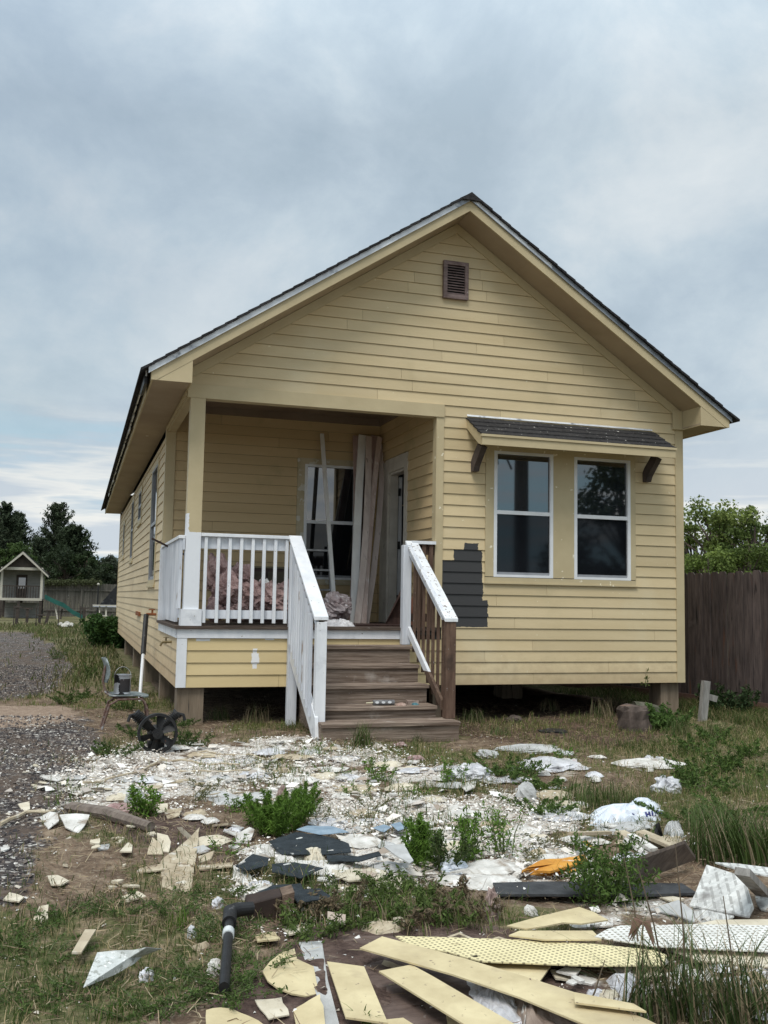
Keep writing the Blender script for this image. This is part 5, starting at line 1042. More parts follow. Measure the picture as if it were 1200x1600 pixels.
# plywood lying under the planks
sheet('plywood_sheet', 'damp dark brown plywood sheet under the yellow planks at the bottom of the view', 'plywood', [(500, 1462), (612, 1462), (700, 1500), (760, 1560), (800, 1640), (560, 1650)], .012, 'wetply', .012)
sheet('plywood_sheet', 'grey stained narrow board between the curved yellow scrap and the cut plank', 'board', [(467, 1472), (503, 1470), (512, 1530), (530, 1600), (545, 1640), (512, 1640), (500, 1570)], .016, 'gypgrey', .01)
sheet('siding_plank', 'longest yellow siding plank running diagonally to the bottom right corner', 'plank', [(562, 1481), (597, 1463), (725, 1497), (812, 1523), (900, 1551), (1010, 1592), (1075, 1625), (985, 1630), (908, 1598), (812, 1558), (707, 1522)], .085, 'yb', .011)
sheet('siding_plank', 'second yellow siding plank cut off by the bottom edge, below the longest one', 'plank', [(592, 1517), (643, 1507), (676, 1525), (804, 1600), (850, 1630), (770, 1632), (725, 1600)], .07, 'yb', .011)
sheet('siding_plank', 'short straight cut yellow plank standing out alone on the brown plywood', 'plank', [(511, 1502), (569, 1510), (606, 1598), (540, 1589)], .045, 'yb', .011)
sheet('siding_scrap', 'yellow siding scrap with a curved broken left side near the black pipe', 'siding scrap', [(410, 1517), (422, 1502), (440, 1488), (460, 1482), (464, 1498), (490, 1510), (498, 1552), (478, 1556), (455, 1552), (433, 1543), (418, 1532)], .03, 'yb', .01)
sheet('siding_scrap', 'yellow scrap below the curved one, cut by the bottom edge', 'siding scrap', ragged([(458, 1578), (500, 1553), (508, 1600), (515, 1630), (470, 1630)], 3), .026, 'yb', .01)
sheet('siding_scrap', 'dusty yellow scrap lying at the bottom edge left of centre', 'siding scrap', ragged([(322, 1578), (345, 1574), (367, 1578), (395, 1590), (418, 1605), (420, 1625), (318, 1630)], 4), .024, 'yb', .01)
sheet('siding_scrap', 'cracked yellow scrap between the curved one and the bottom left scrap', 'siding scrap', ragged([(398, 1562), (440, 1558), (452, 1585), (420, 1592)], 5), .018, 'cream', .008)
sheet('siding_scrap', 'rounded yellow scrap end at the bottom edge below the short plank', 'siding scrap', [(535, 1602), (570, 1596), (630, 1590), (655, 1606), (660, 1630), (530, 1630)], .03, 'yb', .011)
sheet('siding_scrap', 'small yellow triangle tip showing under the second plank', 'siding scrap', [(697, 1583), (720, 1598), (740, 1618), (703, 1620)], .028, 'yb', .01)
# perforated soffit panels
sheet('soffit_panel', 'long yellow perforated soffit panel lying across above the longest plank', 'soffit panel', ragged([(617, 1462), (789, 1467), (932, 1475), (1020, 1484), (1042, 1492), (1038, 1508), (932, 1509), (850, 1506), (754, 1502), (722, 1494), (700, 1487), (640, 1478)], 6, .8, 30), .055, 'perf', .008)
sheet('siding_plank', 'plain yellow board half hidden under the long perforated panel', 'plank', [(700, 1500), (759, 1504), (861, 1508), (842, 1535), (800, 1522)], .035, 'yb', .01)
sheet('soffit_panel', 'white perforated soffit panel at the right behind the tall grass', 'soffit panel', ragged([(929, 1463), (948, 1452), (969, 1446), (1083, 1444), (1215, 1446), (1215, 1487), (1100, 1482), (1020, 1478)], 8, .8, 30), .075, 'perfw', .008)
sheet('siding_plank', 'narrow yellow strip just above the long perforated panel', 'plank', [(795, 1461), (812, 1454), (926, 1454), (940, 1468), (850, 1468)], .07, 'yb', .01)
sheet('siding_plank', 'yellow board with a jagged lower edge in the middle right of the debris', 'plank', [(792, 1446), (845, 1431), (905, 1417), (928, 1425), (950, 1437), (908, 1443), (880, 1441), (850, 1447), (822, 1451)], .085, 'yb', .01)
sheet('siding_plank', 'yellow board end poking out at the bottom under the tall grass', 'plank', [(897, 1550), (990, 1568), (1010, 1580), (898, 1566)], .11, 'yb', .01)
sheet('siding_plank', 'pale board lying under the white perforated panel at the right edge', 'plank', [(1040, 1480), (1215, 1492), (1215, 1512), (1090, 1500)], .04, 'cream', .01)
sheet('siding_plank', 'pale cream board end showing under the ribbed sheets', 'plank', [(1075, 1446), (1120, 1437), (1215, 1436), (1215, 1446)], .05, 'cream', .01)
sheet('siding_scrap', 'yellow scrap lying bright inside the tall grass at the right edge', 'siding scrap', [(1165, 1520), (1180, 1516), (1205, 1535), (1190, 1540)], .08, 'yb', .01)
# ribbed and white sheets at the right
sheet('ribbed_board', 'large ribbed white board propped up at the right edge of the debris', 'board', [(1104, 1351), (1163, 1370), (1178, 1418), (1171, 1432), (1125, 1424), (1077, 1414), (1086, 1396)], [.15, .14, .07, .04, .04, .04, .08], 'ribbed', .012)
sheet('ribbed_board', 'white board lying on top behind the ribbed one, cut by the right edge', 'board', [(1117, 1347), (1150, 1349), (1215, 1357), (1215, 1371), (1159, 1360)], .17, 'ribbed', .012)
sheet('ribbed_board', 'ribbed white board end sliding out below the propped one', 'board', [(1083, 1418), (1147, 1431), (1132, 1440), (1104, 1445), (1086, 1434)], .06, 'ribbed', .012)
sheet('ribbed_board', 'pale triangular sheet with a lifted edge left of the ribbed boards', 'board', [(1013, 1421), (1060, 1406), (1082, 1422), (1086, 1441), (1060, 1430)], .07, 'gypgrey', .01)
a, b_ = P(1160, 1362, .26), P(1192, 1396, .06); mb = MB(); mb.bar(a, b_, .06, .03); tag(mb.build('stick', M['greywood']), 'grey wood slat leaning on the propped ribbed board', 'slat')
# dark strip, brown plank, orange foam
sheet('dark_strip', 'long charcoal painted strip lying across the right middle of the rubble', 'strip', [(770, 1379), (850, 1377), (960, 1378), (1066, 1380), (1089, 1395), (987, 1398), (850, 1397), (777, 1397)], .03, 'darkbeam', .02)
sheet('brown_plank', 'weathered brown plank tilted up behind the charcoal strip', 'plank', [(981, 1345), (1070, 1313), (1087, 1338), (985, 1377)], [.16, .18, .05, .04], 'greywood2', .03)
sheet('foam_sheet', 'torn orange foam sheet in the white rubble', 'foam', ragged([(815, 1360), (847, 1343), (880, 1341), (914, 1335), (918, 1344), (860, 1361)], 9, 1.5), [.04, .07, .07, .07, .06, .03]+[.05]*(len(ragged([(815, 1360), (847, 1343), (880, 1341), (914, 1335), (918, 1344), (860, 1361)], 9, 1.5))-6), 'orange', .02)
sheet('foam_sheet', 'thin rusty orange strip in front of the larger orange foam sheet', 'foam', ragged([(816, 1366), (870, 1356), (905, 1358), (860, 1368)], 12, 1.), .03, 'orange', .01)
sheet('foam_sheet', 'small orange foam corner behind the leafy weed', 'foam', [(905, 1316), (925, 1312), (928, 1322), (912, 1323)], .05, 'orange', .01)
# plastic bag with blue handwriting
bagpx = [(923, 1272), (940, 1271), (967, 1276), (982, 1272), (1013, 1256), (1030, 1259), (1038, 1268), (1034, 1281), (1005, 1284), (981, 1287), (950, 1291), (924, 1290)]
bag = crumple('plastic_bag', 'pale blue-white plastic bag with blue handwriting lying in the weeds', 'bag', M['bagmat'], bagpx, .15, None, None, 31, 7, 40, .35)
ink = pm('blue marker ink', (.03, .035, .16), None)
from mathutils.bvhtree import BVHTree
def onto(o, px, py):
    bv = BVHTree.FromPolygons([tuple(np.array(v.co)+WP[o.name]) for v in o.data.vertices], [tuple(p.vertices) for p in o.data.polygons])
    dr = Vector(ray(px, py)).normalized(); hit = bv.ray_cast(Vector(CAM), dr)[0]; return None if hit is None else np.array(hit)-np.array(dr)*.003
mb = MB()
for (x0, y0, x1, y1) in ((1009, 1269, 1011, 1276), (1014, 1268, 1016, 1275), (1010, 1272.5, 1015, 1271.5), (1018.5, 1267.5, 1020, 1274.5), (1023, 1267, 1024, 1274), (1028, 1266.5, 1029, 1273), (1023.5, 1270.5, 1028.5, 1269.5), (1031, 1270.5, 1034.5, 1273.5), (1034.5, 1270, 1031, 1274), (1008, 1259.5, 1014, 1262), (1014, 1262, 1022, 1263), (988, 1271, 991, 1273)):
    a, b_ = onto(bag, x0, y0), onto(bag, x1, y1)
    if a is not None and b_ is not None: mb.bar(a, b_, .010, .006)
if mb.v: mb.build('blue_handwriting', ink, bag)
crumple('plaster_lump', 'grey board lump under the plastic bag', 'lump', M['gypgrey'], [(925, 1292), (1000, 1288), (1030, 1284), (1020, 1296), (960, 1306), (922, 1302)], .05, None, None, 33, 5, 28, .4)
# splintered boards right of the bag
for i, (a_, b2, w_, lb) in enumerate((((968, 1300), (1010, 1322), .07, 'broken pale slat at the back of the splintered pile by the bag'), ((985, 1305), (1022, 1328), .05, 'middle pale slat of the splintered pile below the bag'), ((1000, 1300), (1052, 1322), .08, 'tan slat at the right of the splintered pile'), ((975, 1312), (1005, 1330), .05, 'front white slat of the splintered pile'), ((890, 1303), (953, 1301), .03, 'thin white strip lying level left of the splintered pile'), ((893, 1308), (926, 1333), .03, 'white lath slanting down to the leafy weed'))):
    a = P(*a_, .05+.01*i); b3 = P(*b2, .03); mb = MB(); mb.bar(a, b3, w_, .018); tag(mb.build('broken_slat', M['gyp' if i % 2 else 'tanboard']), lb, 'slat', 'broken slats near the bag')
sheet('roof_shingle', 'small black shingle corner standing up right of the splintered pile', 'shingle', [(1022, 1290), (1030, 1284), (1036, 1305), (1024, 1308)], [.04, .12, .02, .02], 'shingle', .006)
crumple('netting', 'grey crumpled netting behind the brown plank', 'netting', M['gypgrey'], [(1040, 1292), (1065, 1290), (1070, 1308), (1048, 1316), (1036, 1304)], .10, None, None, 38, 6, 28, .6)
# black felt and torn white sheets in the middle
for i, (px, lb) in enumerate((
    ([(420, 1314), (463, 1300), (500, 1304), (545, 1318), (549, 1331), (500, 1335), (440, 1334)], 'largest blue-black felt piece in the middle of the rubble'),
    ([(368, 1353), (395, 1334), (420, 1340), (418, 1352), (385, 1360)], 'small black felt piece left of the torn white sheets'),
    ([(425, 1350), (460, 1347), (505, 1356), (470, 1372), (425, 1362)], 'black felt piece below the folded white sheet'),
    ([(391, 1400), (425, 1383), (470, 1380), (478, 1398), (440, 1408)], 'black felt piece just behind the dark wood block'),
    ([(510, 1336), (560, 1338), (592, 1330), (596, 1336), (560, 1346), (512, 1345)], 'narrow black felt strip under the grey slat'),
    ([(450, 1392), (500, 1388), (520, 1402), (465, 1410)], 'black felt scrap with foil right of the wood block'))):
    sheet('roofing_felt', lb, 'roofing felt', ragged(px, 40+i, 1.5), .052+.003*i, 'tar', .008, 'black felt pieces in the rubble')
sheet('blue_tarp', 'flat faded blue tarp piece above the largest black felt', 'tarp', ragged([(463, 1296), (480, 1290), (520, 1291), (545, 1300), (500, 1304)], 50, 1.), .058, 'bluetarp', .004)
sheet('blue_tarp', 'small faded blue scrap right of the flat tarp piece', 'tarp', ragged([(582, 1293), (600, 1288), (612, 1292), (600, 1300)], 51, 1.), .055, 'bluetarp', .004)
sheet('blue_tarp', 'grey-blue patch of tarp in the rubble left of the feathery weed', 'tarp', ragged([(610, 1288), (625, 1284), (640, 1292), (622, 1298)], 52, 1.), .055, 'bluetarp', .004)
whites = [
 ([(372, 1350), (398, 1330), (412, 1322), (421, 1333), (432, 1338), (400, 1342)], .07, 'torn white board with a lifted corner left of the black felt', 'gyp'),
 ([(427, 1335), (455, 1330), (468, 1340), (462, 1352), (430, 1354)], .06, 'crumpled white sheet folded over the black felt', 'gyp'),
 ([(468, 1338), (500, 1332), (512, 1338), (508, 1352), (495, 1362), (476, 1350)], .09, 'folded white and tan sheet hump in the middle', 'cream'),
 ([(518, 1352), (560, 1350), (606, 1358), (600, 1372), (545, 1376), (520, 1366)], .05, 'flat cream sheet right of the folded hump', 'cream'),
 ([(545, 1376), (620, 1368), (650, 1378), (640, 1392), (560, 1398), (500, 1394)], .03, 'long dusty cream board behind the centre weeds', 'cream'),
 ([(365, 1352), (388, 1360), (395, 1378), (382, 1384), (364, 1372)], .04, 'white sheet left of the small black felt piece', 'gyp'),
 ([(375, 1392), (405, 1380), (425, 1382), (418, 1396), (385, 1404)], .06, 'torn white paper sheet above the wood block', 'gyp'),
 ([(367, 1305), (390, 1292), (398, 1296), (392, 1312), (370, 1316)], .05, 'angled white board left of the big grass clump', 'gyp'),
 ([(510, 1366), (548, 1340), (556, 1344), (530, 1372)], .05, 'curled white strip right of the folded hump', 'gyp'),
 ([(62, 1277), (78, 1268), (90, 1270), (92, 1282), (76, 1295)], .06, 'left of two white plaster slabs on the gravel edge', 'gyp'),
 ([(93, 1273), (118, 1271), (140, 1273), (132, 1290), (122, 1302), (102, 1292)], .07, 'right and larger of two white plaster slabs on the gravel edge', 'gyp'),
 ([(62, 1212), (100, 1208), (108, 1216), (90, 1220), (72, 1217)], .03, 'long torn white sheet at the left tip of the rubble', 'gyp'),
 ([(104, 1213), (138, 1210), (128, 1217), (106, 1217)], .03, 'thin white strip right of the sheet at the left tip', 'gypgrey'),
 ([(28, 1256), (46, 1252), (47, 1264), (36, 1268)], .03, 'pale plaster square on the gravel near the left edge', 'cream'),
 ([(0, 1322), (12, 1319), (17, 1325), (2, 1330)], .02, 'white scrap at the very left edge of the gravel', 'gyp'),
 ([(187, 1330), (200, 1316), (207, 1320), (206, 1330)], .04, 'small bright triangular scrap left of the tan board', 'cream'),
 ([(150, 1320), (172, 1318), (170, 1326), (154, 1327)], .02, 'grey paper scrap behind the small bright triangle', 'gypgrey'),
 ([(74, 1368), (90, 1367), (108, 1376), (96, 1382), (80, 1382)], .03, 'cream plaster piece on gravel left of the grass', 'cream'),
 ([(5, 1405), (15, 1394), (38, 1401), (30, 1408)], .03, 'cream scrap at the left edge above the green grass', 'cream'),
 ([(52, 1436), (62, 1416), (76, 1413), (75, 1434), (64, 1440)], .05, 'yellowish block half sunk in grass at left', 'cream'),
 ([(295, 1326), (318, 1320), (329, 1327), (310, 1333)], .04, 'grey-white tile right of the tan board', 'gypgrey'),
 ([(310, 1338), (335, 1329), (330, 1342), (312, 1348)], .03, 'tan flake right of the tan board below the tile', 'tanboard'),
 ([(308, 1352), (365, 1347), (363, 1353), (312, 1358)], .03, 'narrow tan lath between tan board and white sheets', 'tanboard'),
 ([(720, 1228), (735, 1218), (745, 1218), (742, 1230), (728, 1236)], .06, 'white lump in front of the stairs right side', 'gyp'),
 ([(1020, 1312), (1060, 1300), (1068, 1316), (1050, 1326), (1030, 1326)], .04, 'tan fibre sheet under the brown plank top', 'tanboard'),
 ([(1020, 1398), (1040, 1397), (1070, 1404), (1050, 1408)], .03, 'cream scrap at the right end below the charcoal strip', 'cream'),
 ([(875, 1440), (930, 1430), (958, 1434), (958, 1446), (900, 1450)], .02, 'white dusty board piece under the jagged yellow board', 'gyp'),
 ([(560, 1455), (562, 1448), (590, 1439), (612, 1450), (637, 1449), (628, 1456), (588, 1464)], .05, 'rumpled grey-brown paper sheet above the longest plank', 'tanboard'),
 ([(614, 1434), (625, 1432), (643, 1440), (632, 1448)], .05, 'small cream wedge right above the rumpled paper', 'cream'),
 ([(130, 1490), (136, 1478), (149, 1452), (150, 1470)], .0, '', ''),
 ([(600, 1322), (630, 1318), (646, 1344), (640, 1349), (618, 1336)], .11, 'grey bent sheet with a dark underside in the middle', 'gypgrey'),
 ([(511, 1342), (556, 1337), (560, 1345), (515, 1348)], .06, 'grey weathered slat lying right of the folded hump', 'gypgrey')]
for i, (px, h, lb, m_) in enumerate(whites):
    if not lb: continue
    nm = {'gyp': 'plaster_board', 'cream': 'cream_scrap', 'gypgrey': 'grey_sheet', 'tanboard': 'fibre_board'}[m_]
    crumple(nm, lb, 'scrap', M[m_], px, h, None, None, 60+i, 5, 26, .45) if i in (1, 2, 4, 24, 27) else sheet(nm, lb, 'scrap', ragged(px, 60+i, 1.2), h, m_, .012)
for i, (px, h, m_, lb) in enumerate((
 ([(1040, 1520), (1105, 1512), (1125, 1528), (1060, 1540)], .05, 'gyp', 'white torn board behind the long-bladed clumps, left one'),
 ([(1130, 1528), (1200, 1520), (1210, 1545), (1140, 1552)], .05, 'gypgrey', 'grey torn board behind the long-bladed clumps at the right edge'),
 ([(960, 1512), (1030, 1508), (1035, 1522), (975, 1530)], .03, 'cream', 'cream splinter under the perforated panel end'),
 ([(1180, 1400), (1215, 1395), (1215, 1425), (1188, 1420)], .06, 'ribbed', 'ribbed board corner at the right edge below the top sheet'),
 ([(600, 1500), (640, 1512), (632, 1518), (596, 1506)], .02, 'tanboard', 'thin tan splinter between the short and second plank'),
 ([(860, 1515), (905, 1520), (900, 1532), (868, 1528)], .02, 'cream', 'cream chip on dark soil right of the half hidden board'),
 ([(905, 1523), (940, 1530), (925, 1538), (900, 1532)], .02, 'gyp', 'white chip on dark soil by the tall grass'),
 ([(300, 1478), (322, 1470), (330, 1478), (308, 1486)], .03, 'tanboard', 'tan chip left of the pipe sticker'),
 ([(190, 1400), (215, 1392), (228, 1400), (200, 1408)], .03, 'cream', 'cream chip on the grass left of the tan board foot'),
 ([(440, 1448), (478, 1442), (486, 1452), (450, 1460)], .03, 'cream', 'pale yellow scrap right of the elbow in bare soil'),
 ([(395, 1460), (430, 1456), (438, 1466), (402, 1470)], .03, 'yb', 'dusty yellow flake between elbow and curved scrap'))):
    sheet('board_scrap', lb, 'scrap', ragged(px, 700+i, 1.8, 6), h, m_, .012)
# tan fibre board and friends, left centre
sheet('fibre_board', 'long tapering tan fibre board pointing at the house, left of centre', 'board', ragged([(312, 1292), (305, 1347), (297, 1394), (272, 1392), (253, 1385), (251, 1345), (280, 1322), (300, 1305)], 90, 1.4), .035, 'tanboard', .012)
sheet('fibre_board', 'tan fibre board corner left of the long tapering one', 'board', ragged([(230, 1334), (238, 1308), (250, 1318), (255, 1334)], 91, 1.), .05, 'tanboard', .012)
sheet('fibre_board', 'rounded tan flake leaning on the fibre board corner', 'board', [(245, 1301), (262, 1305), (267, 1315), (264, 1331), (254, 1330), (246, 1315)], .075, 'cream', .01)
sheet('fibre_board', 'cream shard pointing right above the long tapering board', 'board', [(276, 1293), (284, 1292), (299, 1306), (294, 1311)], .05, 'cream', .01)
sheet('fibre_board', 'narrow tan board lying left of the long tapering board', 'board', [(213, 1357), (253, 1349), (256, 1358), (214, 1364)], .03, 'tanboard', .012)
sheet('fibre_board', 'pale yellow flake beside the leafy weed left of centre', 'board', [(238, 1273), (244, 1268), (247, 1256), (262, 1255), (262, 1267)], .04, 'cream', .01)
sheet('fibre_board', 'brown board fragment right of the pale yellow flake', 'board', [(255, 1266), (285, 1262), (280, 1274), (262, 1279)], .035, 'tanboard', .012)
a, b_ = P(110, 1262, .03), P(236, 1292, .03); mb = MB(); mb.tube([a, (a+b_)/2+[0, .02, .01], b_], [.035, .04, .03], 8); mb.jitter(.004, 2); tag(mb.build('dead_branch', M['greywood2']), 'thick grey-brown dead branch lying behind the tan boards', 'branch')
for i, (pts, r_, lb) in enumerate((([(0, 1288), (40, 1270), (85, 1266)], .012, 'thin bent stick at the left edge above the plaster slabs'), ([(130, 1225), (200, 1212), (250, 1190), (330, 1180)], .008, 'long brown vine across the upper left of the white rubble'), ([(250, 1186), (300, 1192), (370, 1196), (430, 1185)], .008, 'curved brown vine in the middle of the white rubble'), ([(280, 1205), (330, 1206), (390, 1203)], .007, 'short brown vine below the curved one'), ([(700, 1462), (760, 1470), (820, 1466)], .006, 'thin twig above the perforated panel'), ([(300, 1175), (370, 1178), (440, 1188), (470, 1176)], .007, 'thin tan vine near the foot of the porch'))):
    q = [P(*p_, .03) for p_ in pts]; qq = []
    for j in range(len(q)-1):
        for t in (0, .33, .66): qq.append(q[j]*(1-t)+q[j+1]*t+np.array([0, math.sin(j*2+t*3)*.02, .012*math.sin(t*9+i)]))
    qq.append(q[-1]); mb = MB(); mb.tube(qq, [r_*(1.1-.5*k_/len(qq)) for k_ in range(len(qq))], 6); tag(mb.build('twig', M['tanboard']), lb, 'twig')
# mottled metal sheet, slat in the grass
sheet('metal_sheet', 'mottled grey metal sheet with a hooked tip lying in the grass at lower left', 'metal sheet', [(130, 1543), (152, 1488), (180, 1485), (210, 1484), (228, 1480), (253, 1482), (240, 1487), (222, 1494), (210, 1505), (180, 1522)], [.03, .09, .09, .09, .10, .07, .06, .05, .04, .03], 'sheetmetal', .003)
sheet('lath', 'short pale wooden slat standing in the grass above the metal sheet', 'slat', [(112, 1488), (133, 1452), (150, 1452), (127, 1488)], .05, 'tanboard', .012)
pl_ = [P(*q) for q in [(214, 1540), (222, 1525), (240, 1520), (242, 1530), (226, 1550)]]; cc_ = sum(pl_)/len(pl_); wx = max(abs((q-cc_)@_r) for q in pl_); blob('paper_scrap', 'crumpled white tissue just right of the metal sheet', 'scrap', M['plastic'], (cc_[0], cc_[1], cc_[2]+.012), (wx, wx*.9, .05*.6), len('crumpled white tissue just right of the metal sheet'), None, .55, None, 22, 14)
pl_ = [P(*q) for q in [(325, 1515), (335, 1508), (342, 1518), (340, 1530), (330, 1540)]]; cc_ = sum(pl_)/len(pl_); wx = max(abs((q-cc_)@_r) for q in pl_); blob('paper_scrap', 'white rag hanging beside the black pipe', 'scrap', M['gyp'], (cc_[0], cc_[1], cc_[2]+.012), (wx, wx*.9, .06*.6), len('white rag hanging beside the black pipe'), None, .55, None, 22, 14)
pl_ = [P(*q) for q in [(291, 1465), (300, 1458), (305, 1464), (298, 1473)]]; cc_ = sum(pl_)/len(pl_); wx = max(abs((q-cc_)@_r) for q in pl_); blob('paper_scrap', 'tiny pink and white rag in the grass left of the pipe', 'scrap', M['plastic'], (cc_[0], cc_[1], cc_[2]+.012), (wx, wx*.9, .05*.6), len('tiny pink and white rag in the grass left of the pipe'), None, .55, None, 22, 14)
pl_ = [P(*q) for q in [(333, 1414), (342, 1411), (350, 1418), (343, 1424), (334, 1422)]]; cc_ = sum(pl_)/len(pl_); wx = max(abs((q-cc_)@_r) for q in pl_); blob('paper_scrap', 'white ball of paper just above the black pipe elbow', 'scrap', M['plastic'], (cc_[0], cc_[1], cc_[2]+.012), (wx, wx*.9, .05*.6), len('white ball of paper just above the black pipe elbow'), None, .55, None, 22, 14)
# black drain pipe with elbow and dark wood block
a, b_ = P(359, 1432, .07), P(350, 1543, .05); mb = MB(); mb.tube([a+(b_-a)*t for t in np.linspace(0, 1, 6)], .018, 16)
pipe = mb.build('drain_pipe', M['black'], smooth=False); tag(pipe, 'black plastic drain pipe lying in the grass with an elbow at its far end', 'pipe')
d = (b_-a)/np.linalg.norm(b_-a); mb = MB(); mb.tube([a+d*.07, a+d*.02], .028, 16); mb.tube([a+d*.03, a-d*.02+[.0, 0, .01], a-d*.045+[.03, .0, .008], a-d*.05+[.09, .01, .004]], [.027, .029, .028, .025], 16); mb.build('pipe_elbow', M['black'], pipe)
mb = MB(); mb.tube([a+d*.15, a+d*.20], .0222, 16); mb.build('paper_sticker', M['greyvinyl'] if 0 else pm('silver sticker', (.4, .42, .42), (.6, .62, .62), 20), pipe)
q0, q1 = P(385, 1441), P(440, 1438); ex_ = (q1-q0)/np.linalg.norm(q1-q0); ey_ = np.array([-ex_[1], ex_[0], 0.])
mb = MB(); mb.hexa([q0-[0, 0, .02], q1-[0, 0, .02], q1+ey_*.10-[0, 0, .02], q0+ey_*.10-[0, 0, .02]], [q0+[0, 0, .07], q1+[0, 0, .10], q1+ey_*.11+[0, 0, .10], q0+ey_*.10+[0, 0, .08]]); blk = mb.build('wood_block', pm('charred wood block', (.022, .014, .011), (.05, .032, .025), 8, (1, 1, 1), .8), bevel=.004); tag(blk, 'dark charred wood block beside the pipe elbow', 'wood block')
mb = MB(); q2 = q1+ex_*.001; mb.hexa([q2-[0, 0, .02], q2+ex_*.045-[0, 0, .02], q2+ex_*.045+ey_*.10-[0, 0, .02], q2+ey_*.10-[0, 0, .02]], [q2+[0, 0, .099], q2+ex_*.05+[0, 0, .11], q2+ex_*.05+ey_*.11+[0, 0, .11], q2+ey_*.11+[0, 0, .099]]); mb.build('end_grain', pm('wood block end', (.10, .065, .045), (.2, .14, .10), 30, bump=.4), blk)
# cloth, pumice-like lumps, plastic near the planks
crumple('cloth_rag', 'dusty pinkish rag caught on the weeds above the planks', 'rag', M['cloth'], [(752, 1425), (760, 1404), (772, 1402), (783, 1420), (780, 1436), (766, 1444)], .13, None, None, 101, 7, 30, .6)
bpy.context.view_layer.update()
for i, (px, h, lb, m_) in enumerate((([(819, 1432), (828, 1422), (838, 1424), (838, 1436), (824, 1440)], .06, 'round white foam lump above the jagged yellow board', 'gyp'), ([(700, 1225), (735, 1205), (745, 1204), (763, 1212), (760, 1230), (722, 1236)], .14, 'largest fluffy white insulation clump in front of the stairs right side', 'plastic'), ([(810, 1252), (818, 1240), (832, 1243), (834, 1262), (814, 1266)], .16, 'tall grey-white plaster lump standing in the rubble', 'gypgrey'), ([(643, 1192), (640, 1180), (655, 1182), (664, 1192), (652, 1199)], .06, 'pale pink insulation tuft at the top of the rubble below the stairs', 'pink'), ([(612, 1170), (620, 1162), (632, 1165), (628, 1172)], .05, 'tiny pink tuft right in front of the bottom step', 'pink'), ([(745, 1185), (770, 1174), (772, 1186), (760, 1190)], .08, 'grey crumpled lump on the grass right of the stairs', 'gypgrey'), ([(168, 1262), (190, 1260), (200, 1272), (192, 1282), (172, 1274)], .07, 'pink insulation tuft among rubble left of centre', 'pink'), ([(198, 1262), (205, 1245), (224, 1240), (222, 1258), (206, 1266)], .12, 'grey plaster clump behind the left leafy weed', 'gypgrey'), ([(820, 1215), (835, 1188), (862, 1180), (895, 1190), (892, 1208), (850, 1215)], .08, 'heap of torn white wrap in the grass right of centre', 'plastic'), ([(968, 1200), (1010, 1190), (1050, 1192), (1030, 1200)], .05, 'white scraps clump in the grass far right', 'gyp'), ([(1028, 1245), (1035, 1226), (1050, 1230), (1054, 1240), (1040, 1250)], .14, 'ragged white tuft standing behind the plastic bag', 'plastic'), ([(690, 1362), (700, 1348), (720, 1350), (735, 1368), (720, 1378), (690, 1374)], .08, 'bluish white plastic lump left of the charcoal strip', 'bagmat'), ([(735, 1376), (745, 1356), (775, 1356), (822, 1376)], .07, 'white plastic mound right at the left end of the charcoal strip', 'gyp'), ([(780, 1178), (800, 1166), (850, 1166), (862, 1172), (840, 1180)], .05, 'flat grey stone in the grass right of the stairs', 'gypgrey'), ([(848, 1142), (860, 1136), (880, 1140), (880, 1152), (856, 1154)], .05, 'round black lid lying on the mulch under the house edge', 'black'), ([(788, 1128), (800, 1120), (812, 1128), (806, 1138)], .09, 'dark knot of roots near the house edge', 'bark'), ([(497, 1118), (505, 1112), (512, 1122), (502, 1130)], .08, 'white tuft beside the foot of the stair post', 'plastic'), ([(432, 1262), (445, 1248), (452, 1258), (446, 1270), (436, 1272)], .18, 'pinkish rag caught in the big grass clump', 'cloth'))):
    pl_ = [P(*q) for q in px]; cc_ = sum(pl_)/len(pl_); wx = max(abs((q-cc_)@_r) for q in pl_); blob('lump' if m_ not in ('plastic', 'pink', 'cloth') else 'tuft', lb, 'debris', M[m_], (cc_[0], cc_[1], cc_[2]+h*.22), (wx*1.0, min(wx*.8, .25), h*.55), 60+i, None, .55 if m_ in ('plastic', 'pink', 'cloth', 'bark') else .4, None, 24, 16)
crumple('clear_wrap', 'crumpled clear plastic wrap between the two diagonal yellow planks', 'plastic wrap', M['plastic'], [(720, 1530), (745, 1532), (790, 1550), (815, 1558), (830, 1590), (815, 1615), (770, 1600), (735, 1570)], .07, None, None, 140, 8, 44, .6)
crumple('cardboard', 'torn brown cardboard standing up beside the clear wrap', 'cardboard', pm('cardboard', (.20, .15, .12), (.34, .27, .22), 12, bump=.4), [(790, 1565), (812, 1545), (815, 1570), (850, 1585), (905, 1600), (900, 1625), (820, 1625)], .12, None, None, 141, 6, 30, .6)
crumple('white_rag', 'narrow white rag sticking up at the bottom edge between planks', 'rag', M['gyp'], [(812, 1600), (825, 1560), (836, 1560), (832, 1590), (818, 1618)], .10, None, None, 142, 6, 26, .5)
crumple('clear_wrap', 'clear plastic wrap under the tall grass at lower right', 'plastic wrap', M['plastic'], [(945, 1535), (990, 1520), (1010, 1545), (1000, 1570), (965, 1560)], .07, None, None, 143, 7, 34, .6)
sheet('roof_shingle', 'dark grey shingle chip on the perforated panel edge', 'shingle', [(733, 1494), (745, 1492), (756, 1500), (752, 1505), (740, 1502)], .075, 'shingle', .008)
